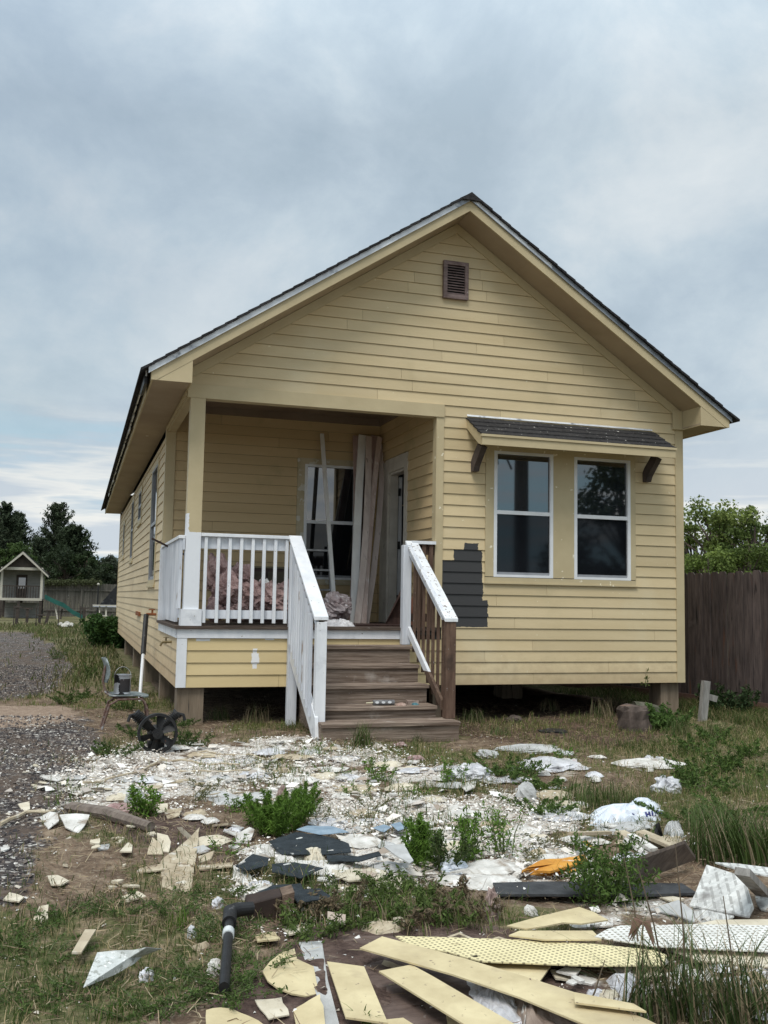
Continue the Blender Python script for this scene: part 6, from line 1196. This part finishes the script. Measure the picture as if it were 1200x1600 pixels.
# scattered scraps nobody could tell apart: each its own object
rg = random.Random(77)
def scatter(n, poly, s0, s1, name, label, mat, group, hh=.02, seed=1):
    rg = random.Random(seed); xs = [p[0] for p in poly]; ys = [p[1] for p in poly]; k_ = 0
    while k_ < n:
        x, y = rg.uniform(min(xs), max(xs)), rg.uniform(min(ys), max(ys))
        if not inpoly(np.array([x]), np.array([y]), poly)[0]: continue
        k_ += 1; s_ = rg.uniform(s0, s1)*rg.uniform(.6, 1); m_ = rg.randint(4, 7); t0 = rg.uniform(0, 6); z = gz(x, y)+rg.uniform(.008, hh+.01)
        tx, ty = rg.uniform(-.25, .25), rg.uniform(-.25, .25); pts = []
        for j in range(m_):
            t = t0+j*2*math.pi/m_+rg.uniform(-.3, .3); r_ = s_*rg.uniform(.5, 1.1); dx, dy = r_*math.cos(t), r_*math.sin(t)*.8; pts.append((x+dx, y+dy, z+tx*dx+ty*dy+s_*.25*abs(tx)))
        mb = MB(); mb.prism(pts, (0, 0, -rg.uniform(.004, .012))); tag(mb.build(name, M[mat]), label, 'scrap', group)
near_w = gpoly([(260, 1170), (450, 1155), (700, 1195), (1040, 1290), (1080, 1335), (900, 1375), (600, 1385), (420, 1400), (360, 1340), (240, 1262), (120, 1245)])
scatter(70, near_w, .03, .10, 'plaster_scrap', 'small torn scrap of white plaster board lying in the white rubble', 'gyp', 'white plaster scraps in the rubble', .035, 2)
scatter(26, near_w, .03, .09, 'tan_scrap', 'small tan scrap of fibre board lying in the white rubble', 'tanboard', 'tan scraps in the rubble', .035, 3)
scatter(22, near_w, .03, .08, 'grey_scrap', 'small grey scrap of weathered sheet lying in the white rubble', 'gypgrey', 'grey scraps in the rubble', .035, 4)
scatter(28, gpoly([(20, 1200), (160, 1180), (240, 1300), (300, 1420), (60, 1420), (0, 1300)]), .02, .055, 'plaster_scrap', 'small pale plaster chip lying on the gravel and grass at left', 'cream', 'pale chips at left', .02, 5)
scatter(30, gpoly([(860, 1440), (1200, 1440), (1210, 1600), (900, 1600)]), .02, .06, 'plaster_scrap', 'small pale chip lying around the panels at lower right', 'gyp', 'pale chips at lower right', .03, 6)
scatter(14, gpoly([(760, 1170), (1050, 1170), (1050, 1240), (800, 1240)]), .02, .05, 'paper_flake', 'small white flake lying in the grass right of the stairs', 'gyp', 'white flakes in the right grass', .03, 7)
def papers(n, poly, seed, label, group, mats, s0=.05, s1=.24, h=.03):
    rg = random.Random(seed); xs = [p[0] for p in poly]; ys = [p[1] for p in poly]; k_ = 0
    while k_ < n:
        x, y = rg.uniform(min(xs), max(xs)), rg.uniform(min(ys), max(ys))
        if not inpoly(np.array([x]), np.array([y]), poly)[0]: continue
        k_ += 1; s_ = rg.uniform(s0, s1); m_ = rg.randint(5, 7); t0 = rg.uniform(0, 6)
        pts = [(x+s_*rg.uniform(.5, 1.2)*math.cos(t0+6.28*j/m_), y+s_*rg.uniform(.4, 1.)*math.sin(t0+6.28*j/m_), gz(x, y)+.02) for j in range(m_)]
        crumple('torn_sheet', label, 'scrap', M[rg.choice(mats)], pts, h*rg.uniform(.5, 1.6), gz(x, y)+.012, group, seed*100+k_, 4, 18, .75)
papers(90, near_w, 5, 'crumpled torn white sheet lying in the white rubble', 'torn white sheets in the rubble', ['gyp', 'gyp', 'cream', 'plastic', 'gypgrey', 'tanboard'])
papers(12, gpoly([(780, 1180), (1060, 1180), (1060, 1250), (820, 1250)]), 6, 'crumpled white shred lying in the right lawn', 'white shreds in the right lawn', ['gyp', 'plastic'], .04, .10, .04)
papers(14, gpoly([(860, 1500), (1200, 1500), (1210, 1600), (960, 1600)]), 7, 'crumpled pale shred lying under the long-bladed grass', 'pale shreds at lower right', ['gyp', 'plastic', 'cream'], .03, .08, .03)
# ------------------------------------------------------------------ uncountable crumbs, gravel, litter and grass
def crumbs(name, n, box, dens, s0, s1, mat, cols, seed, flat=.35, lift=.012):
    g = np.random.default_rng(seed); x = g.uniform(box[0], box[1], n); y = g.uniform(box[2], box[3], n); k_ = g.uniform(0, 1, n) < dens(x, y); x, y = x[k_], y[k_]; n = len(x)
    s = s0+(s1-s0)*g.uniform(0, 1, n)**3.5; th = g.uniform(0, 6.28, n); V = np.zeros((n, 5, 3))
    for j in range(4):
        t = th+j*1.5708+g.uniform(-.4, .4, n); r_ = s*g.uniform(.55, 1.2, n); V[:, j, 0] = x+r_*np.cos(t); V[:, j, 1] = y+r_*np.sin(t)*.85; V[:, j, 2] = g.uniform(-.3, .6, n)*s
    V[:, 4, 0] = x+g.normal(0, .25, n)*s; V[:, 4, 1] = y+g.normal(0, .25, n)*s; V[:, 4, 2] = s*g.uniform(.3, .9, n)*flat*2
    w2 = soft(x, y, Z_WHITE); V[:, :, 2] += (gz(x, y)+(fbm(x, y, 9., 3)-.5)*.03+w2*(fbm(x, y, 14., 8)-.45)*.03+g.uniform(-.002, lift, n))[:, None]
    i = np.arange(n)[:, None]*5; T = np.concatenate([i, i+1, i+4, i+1, i+2, i+4, i+2, i+3, i+4, i+3, i, i+4], 1)
    c = np.array(cols)[g.integers(0, len(cols), n)]*g.uniform(.8, 1.12, (n, 1)); c = np.repeat(np.concatenate([c, np.ones((n, 1))], 1), 5, 0)
    return link(name, mesh_np(name, V.reshape(-1, 3), T, 3, mat, c))
M['crumb'] = leafmat('crumb', .95, 0)
def stuffy(o, label, cat): o['kind'] = 'stuff'; o['label'] = label; o['category'] = cat
wcols = [(.84, .81, .76), (.80, .76, .70), (.85, .83, .79), (.62, .57, .50), (.70, .65, .58), (.40, .33, .27), (.5, .45, .4)]
stuffy(crumbs('plaster_rubble', 330000, (-2.6, 5.5, -6.5, -1.0), lambda x, y: soft(x, y, Z_WHITE)*np.clip((fbm(x, y, 2.6, 19)-.36)*4.5, .04, 1)*.85*np.clip((fbm(x, y, 1.5, 303)-.36)*7, .1, 1), .002, .015, M['crumb'], wcols, 5, .5, .035), 'white crumbled plaster spread over the yard', 'rubble')
stuffy(crumbs('plaster_specks', 140000, (-4.5, 6.5, -8.6, 1.5), lambda x, y: (.05+.30*zone(x, y, Z_GRAV)+.12*soft(x, y, Z_WHITE2)+.10*soft(x, y, Z_DIRT))*(fbm(x, y, 2.3, 23) > .42)*(1-.85*(x > 3.2)*(y > -4)), .003, .016, M['crumb'], [(.62, .6, .55), (.55, .5, .42), (.7, .68, .64)], 6, .4, .006), 'small white specks scattered over gravel and dirt', 'specks')
stuffy(crumbs('gravel', 90000, (-6.5, .2, -6.5, 9.), lambda x, y: zone(x, y, Z_GRAV)*.8, .006, .022, M['crumb'], [(.055, .05, .05), (.09, .08, .078), (.14, .115, .1), (.04, .036, .038), (.3, .27, .24)], 7, .8, .004), 'dark gravel of the drive at left', 'gravel')
def straw(name, n, box, dens, ln, w, cols, seed, lift=.03):
    g = np.random.default_rng(seed); x = g.uniform(box[0], box[1], n); y = g.uniform(box[2], box[3], n); k_ = g.uniform(0, 1, n) < dens(x, y); x, y = x[k_], y[k_]; n = len(x)
    t = g.uniform(0, 6.28, n); l = ln*g.uniform(.4, 1.3, n); z = gz(x, y)+g.uniform(.0, lift, n); d = np.stack([np.cos(t), np.sin(t), g.normal(0, .22, n)], 1)*l[:, None]; s = np.stack([-np.sin(t), np.cos(t), g.normal(0, .5, n)], 1)*w
    c0 = np.stack([x, y, z], 1); mid = c0+d*.5+np.stack([-np.sin(t), np.cos(t), g.uniform(0, 1, n)], 1)*(l*g.normal(0, .12, n))[:, None]
    V = np.stack([c0-s*.5, c0+s*.5, mid+s*.5, mid-s*.5, c0+d], 1).reshape(-1, 3); V[:, 2] = np.maximum(V[:, 2], gz(V[:, 0], V[:, 1])+.001)
    i = np.arange(n)[:, None]*5; T = np.concatenate([i, i+1, i+2, i, i+2, i+3, i+3, i+2, i+4], 1); c = np.array(cols)[g.integers(0, len(cols), n)]*g.uniform(.7, 1.2, (n, 1))
    return link(name, mesh_np(name, V, T, 3, M['blade'], np.repeat(np.concatenate([c, np.ones((n, 1))], 1), 5, 0)))
dry = [(.30, .22, .14), (.40, .31, .20), (.20, .13, .09), (.46, .38, .25), (.15, .10, .07)]
stuffy(straw('dead_straw', 190000, (-3.5, 7.5, -8.7, 1.5), lambda x, y: np.clip(.75-soft(x, y, Z_GRAV)*.9-soft(x, y, Z_WHITE)*.5-soft(x, y, Z_SAND)-.6*soft(x, y, Z_DIRT)-.45*((x > 3.4) & (y > -4.6) & (y < 1)), 0, 1)*np.clip((fbm(x, y, 1.7, 61)-.3)*4, .15, 1), .075, .0028, dry, 8), 'dead brown straw and stems matted between the weeds', 'straw')
def grass(name, n, box, dens, h0, h1, w, cols, seed, lean=.5, dist_scale=True):
    g = np.random.default_rng(seed); x = g.uniform(box[0], box[1], n); y = g.uniform(box[2], box[3], n); k_ = g.uniform(0, 1, n) < dens(x, y); x, y = x[k_], y[k_]; n = len(x)
    h = (h0+(h1-h0)*g.uniform(0, 1, n)**2)*(.55+.9*fbm(x, y, 1.6, 91)); t = g.uniform(0, 6.28, n); ww = w*g.uniform(.7, 1.3, n)*(1+.10*np.hypot(x-CAM[0], y-CAM[1]) if dist_scale else 1)
    a = g.uniform(0, 6.28, n); l = lean*g.uniform(.1, 1.2, n)*h; z = gz(x, y)-.006
    p0 = np.stack([x, y, z], 1); p1 = p0+np.stack([np.cos(a)*l*.3, np.sin(a)*l*.3, h*.6], 1); p2 = p0+np.stack([np.cos(a)*l, np.sin(a)*l, h*(1-.25*g.uniform(0, 1, n))], 1); s = np.stack([np.cos(t), np.sin(t), 0*t], 1)*ww[:, None]/2
    V = np.stack([p0-s, p0+s, p1+s*.75, p1-s*.75, p2], 1).reshape(-1, 3); i = np.arange(n)[:, None]*5; T = np.concatenate([i, i+1, i+2, i, i+2, i+3, i+3, i+2, i+4], 1)
    mixv = np.clip((fbm(x, y, .9, 71)-.34)*2.6+g.normal(0, .22, n), 0, 1)[:, None]; c = np.array(cols[0])*(1-mixv)+np.array(cols[1])*mixv; dr = (g.uniform(0, 1, n) < .28)[:, None]; c = np.where(dr, np.array(cols[2]), c)*g.uniform(.65, 1.25, (n, 1))
    return link(name, mesh_np(name, V, T, 3, M['blade'], np.repeat(np.concatenate([c, np.ones((n, 1))], 1), 5, 0)))
def gd(x, y): return np.clip(zones(x, y)[5]*(1+1.2*((x > 3.0) & (y > -4.6))), 0, 1)
gcols = [(.06, .095, .022), (.15, .19, .05), (.38, .30, .165)]
stuffy(grass('near_grass', 165000, (-3.0, 5.0, -8.9, -4.2), lambda x, y: gd(x, y)*np.clip((fbm(x, y, 2.1, 83)-.27)*4, .05, 1), .02, .095, .0022, gcols, 11, .9), 'short green and dry grass in the foreground', 'grass')
stuffy(grass('yard_grass', 240000, (-4.5, 8.0, -4.3, 3.2), lambda x, y: gd(x, y)*np.clip((fbm(x, y, 1.9, 83)-.27)*4, .08, 1), .025, .105, .0024, gcols, 12, .8), 'patchy grass around the house', 'grass')
stuffy(grass('far_grass', 110000, (-13, -.1, 3, 34), lambda x, y: gd(x, y)*np.clip((fbm(x, y, .7, 83)-.2)*3, .1, 1)*np.clip(1.2-(y-3)/40, .2, 1), .04, .2, .006, [(.06, .08, .025), (.12, .145, .045), (.25, .21, .12)], 13, .7), 'rough lawn stretching to the back fence', 'grass')
stuffy(grass('rubble_weeds', 60000, (-2.8, 6.0, -6.8, -1.0), lambda x, y: soft(x, y, Z_WHITE)*np.clip((fbm(x, y, 1.9, 405)-.5)*6, 0, 1)*.9, .03, .12, .003, [(.05, .095, .018), (.13, .2, .04), (.3, .25, .13)], 15, 1.1), 'low weeds and grass growing through the rubble', 'weeds')
stuffy(grass('side_grass', 50000, (6.0, 9, -3.5, 2.8), lambda x, y: np.clip((fbm(x, y, 1.5, 84)-.2)*4, .3, 1)+0*x, .04, .15, .003, [(.055, .08, .02), (.12, .16, .04), (.24, .2, .1)], 14, .9), 'long green grass by the dark fence', 'grass')
stuffy(crumbs('paper_litter', 11000, (-2.8, 5.6, -7.2, -1.0), lambda x, y: np.maximum(soft(x, y, Z_WHITE), .5*soft(x, y, Z_WHITE2))*np.clip((fbm(x, y, 2.1, 19)-.36)*4, .05, 1)*np.clip((fbm(x, y, 1.5, 303)-.36)*7, .2, 1), .015, .06, M['crumb'], wcols, 15, .12, .03), 'flat torn flakes of paint and paper in the rubble', 'litter')
# ------------------------------------------------------------------ weeds, each a thing
def tuft(px, py, hpx, n, label, cols=((.045, .075, .02), (.11, .15, .045)), spread=.5, w=.004, rad=.05, seed=1, group='grass tufts', name='grass_tuft', dead=.15, droop=.5, base=None):
    b0 = P(px, py) if base is None else base; H = AD(px, py-hpx, b0)[2]-b0[2]; g = np.random.default_rng(seed); a = g.uniform(0, 6.28, n); r_ = rad*np.sqrt(g.uniform(0, 1, n)); h = H*g.uniform(.45, 1.08, n); l = spread*h*g.uniform(.15, 1.1, n)
    d = np.stack([np.cos(a), np.sin(a), 0*a], 1); p = np.stack([b0[0]+r_*np.cos(a*3.1), b0[1]+r_*np.sin(a*3.1), b0[2]-.01+0*a], 1); sd_ = np.stack([-np.sin(a), np.cos(a), 0*a], 1); Vs = []; K = 5
    for k_ in range(K+1):
        t = k_/K; c = p+d*(l*t**1.6)[:, None]+np.stack([0*a, 0*a, h*(t-droop*.35*t**3)], 1); ww = w*(1-t**1.5)+.0004; Vs += [c-sd_*ww/2, c+sd_*ww/2]
    V = np.stack(Vs, 1).reshape(-1, 3); m_ = 2*(K+1); i = np.arange(n)[:, None]*m_; T = np.concatenate([np.concatenate([i+2*k_, i+2*k_+1, i+2*k_+3, i+2*k_+2], 1) for k_ in range(K)], 1)
    mv = g.uniform(0, 1, n)[:, None]; c = np.array(cols[0])*(1-mv)+np.array(cols[1])*mv; c = np.where((g.uniform(0, 1, n) < dead)[:, None], np.array((.30, .24, .15))*g.uniform(.6, 1.1, (n, 1)), c)
    loc = b0; me = mesh_np(name, V-loc, T, 4, M['blade'], np.repeat(np.concatenate([c, np.ones((n, 1))], 1), m_, 0)); o = link(name, me, None, loc); return tag(o, label, 'grass tuft', group)
def weed(px, py, hpx, label, kind='feather', stems=7, seed=1, cols=((.06, .10, .02), (.13, .20, .045)), rad=.10, group='leafy weeds', name='weed', ls=.03, per=60, base=None):
    per = int(per*(2.2 if kind == 'feather' else 1.3))
    b0 = P(px, py) if base is None else base; H = AD(px, py-hpx, b0)[2]-b0[2]; rg = random.Random(seed); g = np.random.default_rng(seed); mb = MB(); Cs = []
    for s in range(stems):
        a = rg.uniform(0, 6.28); r_ = rad*rg.random()**.5; h = H*rg.uniform(.55, 1.02); q = b0+[r_*.5*math.cos(a), r_*.5*math.sin(a), -.01]; tp = b0+[r_*1.6*math.cos(a), r_*1.6*math.sin(a), h]; md = (q+tp)/2+[rg.uniform(-.02, .02), rg.uniform(-.02, .02), 0]
        mb.tube([q, md, tp], [.0035, .0028, .0012], 4, False); t = g.uniform(.12 if kind != 'bare' else .5, 1., per)[:, None]; c = np.where(t < .5, q+(md-q)*t*2, md+(tp-md)*(t*2-1)); Cs.append(c+g.normal(size=(per, 3))*np.array([1, 1, .5])*(.022 if kind == 'feather' else .035)*(1.25-t)*max(H, .15)/.25)
    mb2 = mb.build('stem_dummy', M['bark']) if 0 else mb
    Cc = np.concatenate(Cs); Cc[:, 2] = np.maximum(Cc[:, 2], b0[2]+.01); tone = g.uniform(0, 1, len(Cc))[:, None]; col = np.array(cols[0])*(1-tone)+np.array(cols[1])*tone
    me = leaf_mesh(name, Cc-b0, ls, M['leaf'], seed, col, aspect=.085 if kind == 'feather' else .3, droop=-.5 if kind == 'feather' else .1); o = empty(name, b0); tag(o, label, 'weed', group); lo = link('leaves', me, o); lo.location = (0, 0, 0)
    M.setdefault('stem', pm('weed stem', (.06, .08, .03), (.12, .13, .06), 9)); mb.build('stems', M['stem'], o); return o
G0, G1 = (.05, .095, .015), (.13, .215, .035)
tuft(567, 1168, 54, 150, 'big green grass tuft growing in front of the bottom step', seed=1, rad=.10, spread=.75, w=.006)
tuft(652, 1160, 26, 40, 'small grass tuft at the right part of the bottom step', seed=2, rad=.06, spread=.7)
tuft(925, 1258, 60, 260, 'wide dark grass tuft in the right lawn behind the bag', seed=3, rad=.22, spread=.7, w=.005)
tuft(990, 1262, 45, 120, 'smaller grass tuft right of the wide dark one', seed=4, rad=.15, spread=.6)
tuft(1140, 1340, 110, 420, 'tall dense grass tuft at the right edge above the ribbed boards', cols=((.035, .065, .015), (.09, .13, .035)), seed=5, rad=.24, spread=.95, w=.007, dead=.12)
tuft(1190, 1335, 80, 200, 'tall grass tuft cut off by the right edge', seed=6, rad=.18, spread=.9, w=.007, dead=.2)
tuft(1110, 1300, 70, 160, 'grass tuft just left of the tall dense one', seed=7, rad=.16, spread=.7, w=.005)
tuft(1180, 1240, 40, 140, 'low grass tuft at the right edge by the fence', seed=8, rad=.2, spread=.6)
DKG = ((.028, .052, .014), (.09, .135, .04))
tuft(1030, 1590, 175, 150, 'tall dark long-bladed grass clump at the bottom right, left half', cols=DKG, seed=9, rad=.12, spread=1.05, w=.0055, dead=.28, droop=.6)
tuft(1110, 1600, 200, 170, 'tall dark long-bladed grass clump at the bottom right, middle', cols=DKG, seed=10, rad=.13, spread=1.0, w=.0055, dead=.28, droop=.6)
tuft(1180, 1605, 180, 150, 'tall dark long-bladed grass clump in the bottom right corner', cols=DKG, seed=12, rad=.12, spread=1.0, w=.0055, dead=.3, droop=.6)
tuft(1070, 1612, 80, 150, 'low tangle of dead blades at the foot of the long-bladed clumps', cols=((.07, .06, .04), (.16, .14, .08)), seed=13, rad=.26, spread=1., w=.004, dead=.5)
tuft(575, 1606, 55, 12, 'few broad green blades at the bottom edge on the yellow plank', cols=(G0, G1), seed=14, rad=.02, spread=.9, w=.010, dead=0)
tuft(278, 1450, 45, 45, 'upright bright grass tuft left of the black pipe', cols=(G0, G1), seed=15, rad=.05, spread=.35)
tuft(175, 1595, 45, 40, 'grass tuft at the bottom left edge below the metal sheet', cols=(G0, G1), seed=16, rad=.05, spread=.5)
tuft(490, 1405, 70, 24, 'few tall pale stems right of the wood block', seed=17, rad=.06, spread=.3)
for i, (px, py, hp, lb) in enumerate(((598, 1335, 50, 'single arching blade pair by the bent grey sheet'), (340, 1125, 32, 'dry grass tuft under the left porch corner'), (400, 1130, 40, 'dead grass tuft in front of the dark crawl space'), (290, 1150, 24, 'grass tuft at the foot of the left pier'), (455, 1140, 20, 'grass tuft left of the white stair post'), (740, 1130, 30, 'grass tuft right of the stair newel'), (780, 1150, 26, 'grass tuft out on the mulch right of the stairs'), (1060, 1150, 40, 'grass tuft between house corner and stake'), (1120, 1150, 36, 'grass tuft at the foot of the stake'), (860, 1110, 26, 'dry tuft at the dark crawl space middle'), (940, 1120, 40, 'dry brown tuft left of the stump'), (960, 1105, 36, 'brown tuft behind the stump'))):
    tuft(px, py, hp, 10 if i == 0 else 110, lb, seed=30+i, rad=.02 if i == 0 else .14, spread=.7, dead=.2 if i not in (2, 9, 10, 11) else .7, w=.0045)
FG = ((.06, .115, .015), (.14, .25, .04))
weed(432, 1300, 62, 'big feathery green weed, tallest left of centre in the rubble', 'feather', 26, 1, FG, .15, ls=.036, per=110)
weed(408, 1290, 50, 'left half of the big feathery clump', 'feather', 14, 2, FG, .09, ls=.034, per=90)
weed(465, 1275, 48, 'bright feathery weed on the right shoulder of the big clump', 'feather', 14, 3, FG, .10, ls=.034, per=90)
weed(480, 1290, 40, 'brownish weed right of the big feathery clump', 'leaf', 10, 4, ((.08, .08, .04), (.16, .15, .08)), .10, ls=.018, per=40)
weed(655, 1350, 75, 'upright feathery bright green weed in the centre', 'feather', 16, 5, FG, .07, ls=.036, per=100)
weed(690, 1355, 65, 'dark leafy weed right of the upright feathery one', 'leaf', 14, 6, ((.03, .05, .015), (.08, .12, .03)), .14, ls=.026, per=55)
weed(735, 1345, 78, 'slender tall weed in the middle of the rubble', 'leaf', 9, 7, FG, .09, ls=.03, per=50)
weed(790, 1340, 90, 'tall thin-stemmed weed left of the orange foam', 'leaf', 9, 8, FG, .10, ls=.024, per=45)
weed(950, 1410, 105, 'bushy green weed with small leaves in front of the brown plank', 'leaf', 24, 9, ((.04, .075, .015), (.11, .18, .04)), .15, ls=.026, per=90)
weed(225, 1275, 60, 'bright leafy weed at the left side of the rubble', 'leaf', 11, 10, FG, .08, ls=.03, per=60)
weed(370, 1270, 30, 'small weed tucked left of the big feathery clump', 'leaf', 6, 11, FG, .06, ls=.02, per=40)
weed(595, 1222, 40, 'weed below the stairs at the top of the rubble', 'leaf', 9, 12, FG, .10, ls=.022, per=50)
weed(880, 1190, 26, 'low weed in the right lawn', 'leaf', 8, 13, FG, .12, ls=.02, per=40)
weed(560, 1245, 26, 'small weed in the white rubble middle', 'leaf', 7, 14, FG, .09, ls=.018, per=30)
weed(700, 1225, 40, 'weed at the right rim of the white rubble', 'leaf', 9, 15, FG, .12, ls=.022, per=50)
mid = [(470, 1440), (500, 1425), (525, 1450), (555, 1430), (590, 1445), (620, 1425), (650, 1440), (680, 1425), (712, 1440), (740, 1425), (600, 1405), (655, 1400), (700, 1405), (480, 1460), (545, 1410)]
for i, (px, py) in enumerate(mid): weed(px, py, rg.uniform(24, 46), ('green' if i % 3 else 'brownish')+' tangled weed '+['just right of the wood block', 'behind the gap right of the wood block', 'above the rumpled paper sheet', 'behind the rumpled paper sheet', 'above the small cream wedge', 'right behind the cream wedge', 'above the left end of the perforated panel', 'in the middle of the weed belt', 'left of the pinkish rag', 'behind the pinkish rag', 'in front of the long cream board', 'under the bent grey sheet', 'left of the bluish plastic lump', 'at the left end of the belt by the planks', 'in front of the flat cream sheet'][i], 'leaf', 10, 50+i, (((.05, .08, .02), (.12, .17, .045)) if i % 3 else ((.09, .07, .045), (.2, .15, .09))), .12, 'tangled weeds above the planks', ls=.022, per=55)
low = [(335, 1470), (300, 1530), (330, 1560), (270, 1560), (380, 1510), (395, 1450), (385, 1540), (240, 1590), (120, 1560), (60, 1500), (40, 1570), (180, 1420), (260, 1420), (330, 1400), (20, 1470), (90, 1440)]
for i, (px, py) in enumerate(low): weed(px, py, rg.uniform(20, 34), 'low green weed '+['left of the upper black pipe', 'halfway between metal sheet and pipe', 'touching the lower end of the pipe', 'between tissue and the pipe foot', 'right of the pipe in bare ground', 'between pipe elbow and curved scrap', 'right of the pipe foot', 'at the bottom edge left of the pipe', 'below the tip of the metal sheet', 'at the left edge beside the metal sheet', 'in the bottom left corner', 'behind the short pale slat', 'in the grass below the tan boards', 'below the right tan lath', 'at the left edge above the slat', 'right of the yellowish block'][i], 'leaf', 12, 80+i, ((.045, .08, .02), (.11, .17, .045)), .14, 'low weeds at lower left', ls=.014, per=45)
rt = [(1090, 1180), (1130, 1200), (1170, 1180), (1100, 1240), (1088, 1232), (1150, 1270), (1070, 1280), (1190, 1215), (1095, 1212), (1120, 1160), (860, 1235), (810, 1215), (780, 1210), (840, 1270)]
for i, (px, py) in enumerate(rt): weed(px, py, rg.uniform(18, 34), 'leafy weed in the right lawn, '+['just below the stake', 'right of the stake by the fence', 'at the fence near the right edge', 'above the left side of the tall tuft', 'above the plastic bag to the right', 'behind the tall dense tuft', 'right of the ragged white tuft', 'at the right edge above the tall tuft', 'behind the white scraps clump', 'right beside the stake foot', 'left of the wide dark tuft', 'behind the tall grey plaster lump', 'between the fluffy clump and torn wrap', 'in front of the torn wrap heap'][i], 'leaf', 12, 110+i, ((.045, .085, .02), (.12, .185, .045)), .2, 'weeds in the right lawn', ls=.03, per=60)
lf = [(270, 1135), (300, 1165), (120, 1090), (200, 1110), (150, 1060), (90, 1030), (240, 1060), (180, 1180), (220, 1150), (110, 1100)]
for i, (px, py) in enumerate(lf): weed(px, py, rg.uniform(14, 24), 'low weed '+['at the foot of the left porch pier', 'right of the compressor pump', 'on the gravel left of the chair', 'behind the chair legs', 'far behind the chair on the grass strip', 'at the far edge of the gravel', 'under the middle of the side wall', 'left of the pump flywheel', 'just behind the pump', 'between sand patch and chair'][i], 'leaf', 12, 140+i, ((.04, .07, .018), (.10, .15, .04)), .2, 'weeds beside the left wall', ls=.03, per=50)
weed(1042, 1140, 42, 'leafy green shrub at the right house corner beside the log', 'leaf', 20, 160, ((.045, .09, .02), (.12, .2, .05)), .20, 'shrubs by the house', ls=.05, per=60, name='shrub')
weed(1135, 1118, 50, 'dark vine-like shrub against the dark fence behind the stake', 'leaf', 22, 161, ((.02, .035, .012), (.05, .085, .03)), .3, 'shrubs by the house', ls=.06, per=60, name='shrub', base=P(1135, 1112)+[0, -.1, 0])
weed(175, 1012, 52, 'dark green bush at the far left corner of the house', 'leaf', 60, 162, ((.025, .06, .015), (.06, .12, .03)), .5, 'shrubs by the house', ls=.12, per=90, name='shrub', base=P(176, 1012))
weed(485, 1115, 46, 'leafy weed growing up between the white stair posts', 'leaf', 8, 163, ((.05, .08, .03), (.12, .16, .06)), .08, 'shrubs by the house', ls=.05, per=18)
weed(1005, 1068, 24, 'small leafy sprig in front of the lower siding at right', 'leaf', 2, 164, ((.06, .09, .02), (.15, .2, .05)), .04, 'shrubs by the house', ls=.05, per=9, base=np.array([5.45, -.12, -.03]))
for i, (px, py, hp) in enumerate(((480, 1432, 40), (520, 1440, 34), (570, 1436, 44), (610, 1438, 36), (640, 1424, 44), (690, 1436, 40), (725, 1432, 46), (765, 1440, 30), (545, 1424, 36), (660, 1448, 28))):
    tuft(px, py, hp, 120, 'grass tuft in the weed belt '+['nearest the wood block', 'second from the wood block', 'behind the rumpled paper', 'above the cream wedge', 'at the middle back', 'right of the middle', 'left of the pinkish rag', 'right of the pinkish rag', 'below the long cream board', 'just above the planks'][i], seed=200+i, rad=.16, spread=.8, w=.0035, dead=(.7, .3, .6, .75, .2, .5, .7, .4, .3, .8)[i], cols=(G0, G1))
for i, (px, py, hp, lb) in enumerate(((330, 1232, 22, 'between the curved vines'), (520, 1212, 20, 'below the left stair post'), (300, 1250, 24, 'left of the big feathery clump in bare soil'), (640, 1250, 26, 'in the rubble below the pink tuft'), (560, 1290, 18, 'behind the flat blue tarp'), (770, 1290, 26, 'by the tall plaster lump'), (860, 1320, 24, 'above the orange foam'), (500, 1180, 18, 'at the upper edge of the rubble by the stair post'), (420, 1195, 16, 'at the upper rubble edge under the porch rail'), (720, 1300, 24, 'behind the slender tall weed'), (580, 1262, 20, 'in the white rubble right of the big clump'), (350, 1340, 26, 'left of the torn white sheets'), (835, 1345, 22, 'just left of the orange foam'))):
    weed(px, py, hp, 'small sparse weed '+lb, 'leaf', 6, 300+i, FG if i % 2 else ((.08, .09, .035), (.19, .18, .08)), .12, ls=.018, per=30)
    tuft(px+14, py+6, hp, 40, 'thin grass wisp by weed '+lb, seed=320+i, rad=.12, spread=.9, w=.0035, dead=.5)
# tall thin seed stalks at lower right
for i, (px, py, tx, ty, lb) in enumerate(((1072, 1590, 1055, 1318, 'tallest bare dark stalk at lower right'), (1000, 1500, 975, 1340, 'thin dry stalk left of the tallest bare one'), (1045, 1560, 990, 1330, 'thin bent dry stalk beside the tallest bare one'), (905, 1600, 945, 1500, 'short dark blade stalk above the longest plank'), (1150, 1600, 1130, 1400, 'thin stalk among the long-bladed clumps'))):
    b0 = P(px, py) ; t_ = AD(tx, ty, b0); mb = MB(); mb.tube([b0-[0, 0, .01], b0+(t_-b0)*.5+[.01, 0, 0], t_], [.004, .003, .0015], 5); tag(mb.build('dry_stalk', pm('dry stalk', (.09, .07, .05), (.16, .12, .08), 9)), lb, 'stalk')
b0 = P(1005, 1560); hd = AD(1004, 1440, b0); g = np.random.default_rng(5); mb = MB(); mb.tube([b0, hd], [.004, .002], 5); o = mb.build('seed_head_weed', pm('reddish stalk', (.12, .07, .05), (.2, .12, .09), 9)); tag(o, 'reddish drooping seed head on a stalk in front of the perforated panels', 'weed')
for k_ in range(9): a = g.uniform(0, 6.28); mb = MB(); mb.prism([hd, hd+[.03*math.cos(a), .03*math.sin(a), .01-.02*(k_ % 3)], hd+[.05*math.cos(a), .05*math.sin(a), -.06-.02*(k_ % 2)]], (.003, .002, 0)); mb.build('drooping_leaf', pm('reddish leaf', (.20, .11, .08), (.3, .2, .15), 9) if k_ == 0 else bpy.data.materials['reddish leaf'], o)
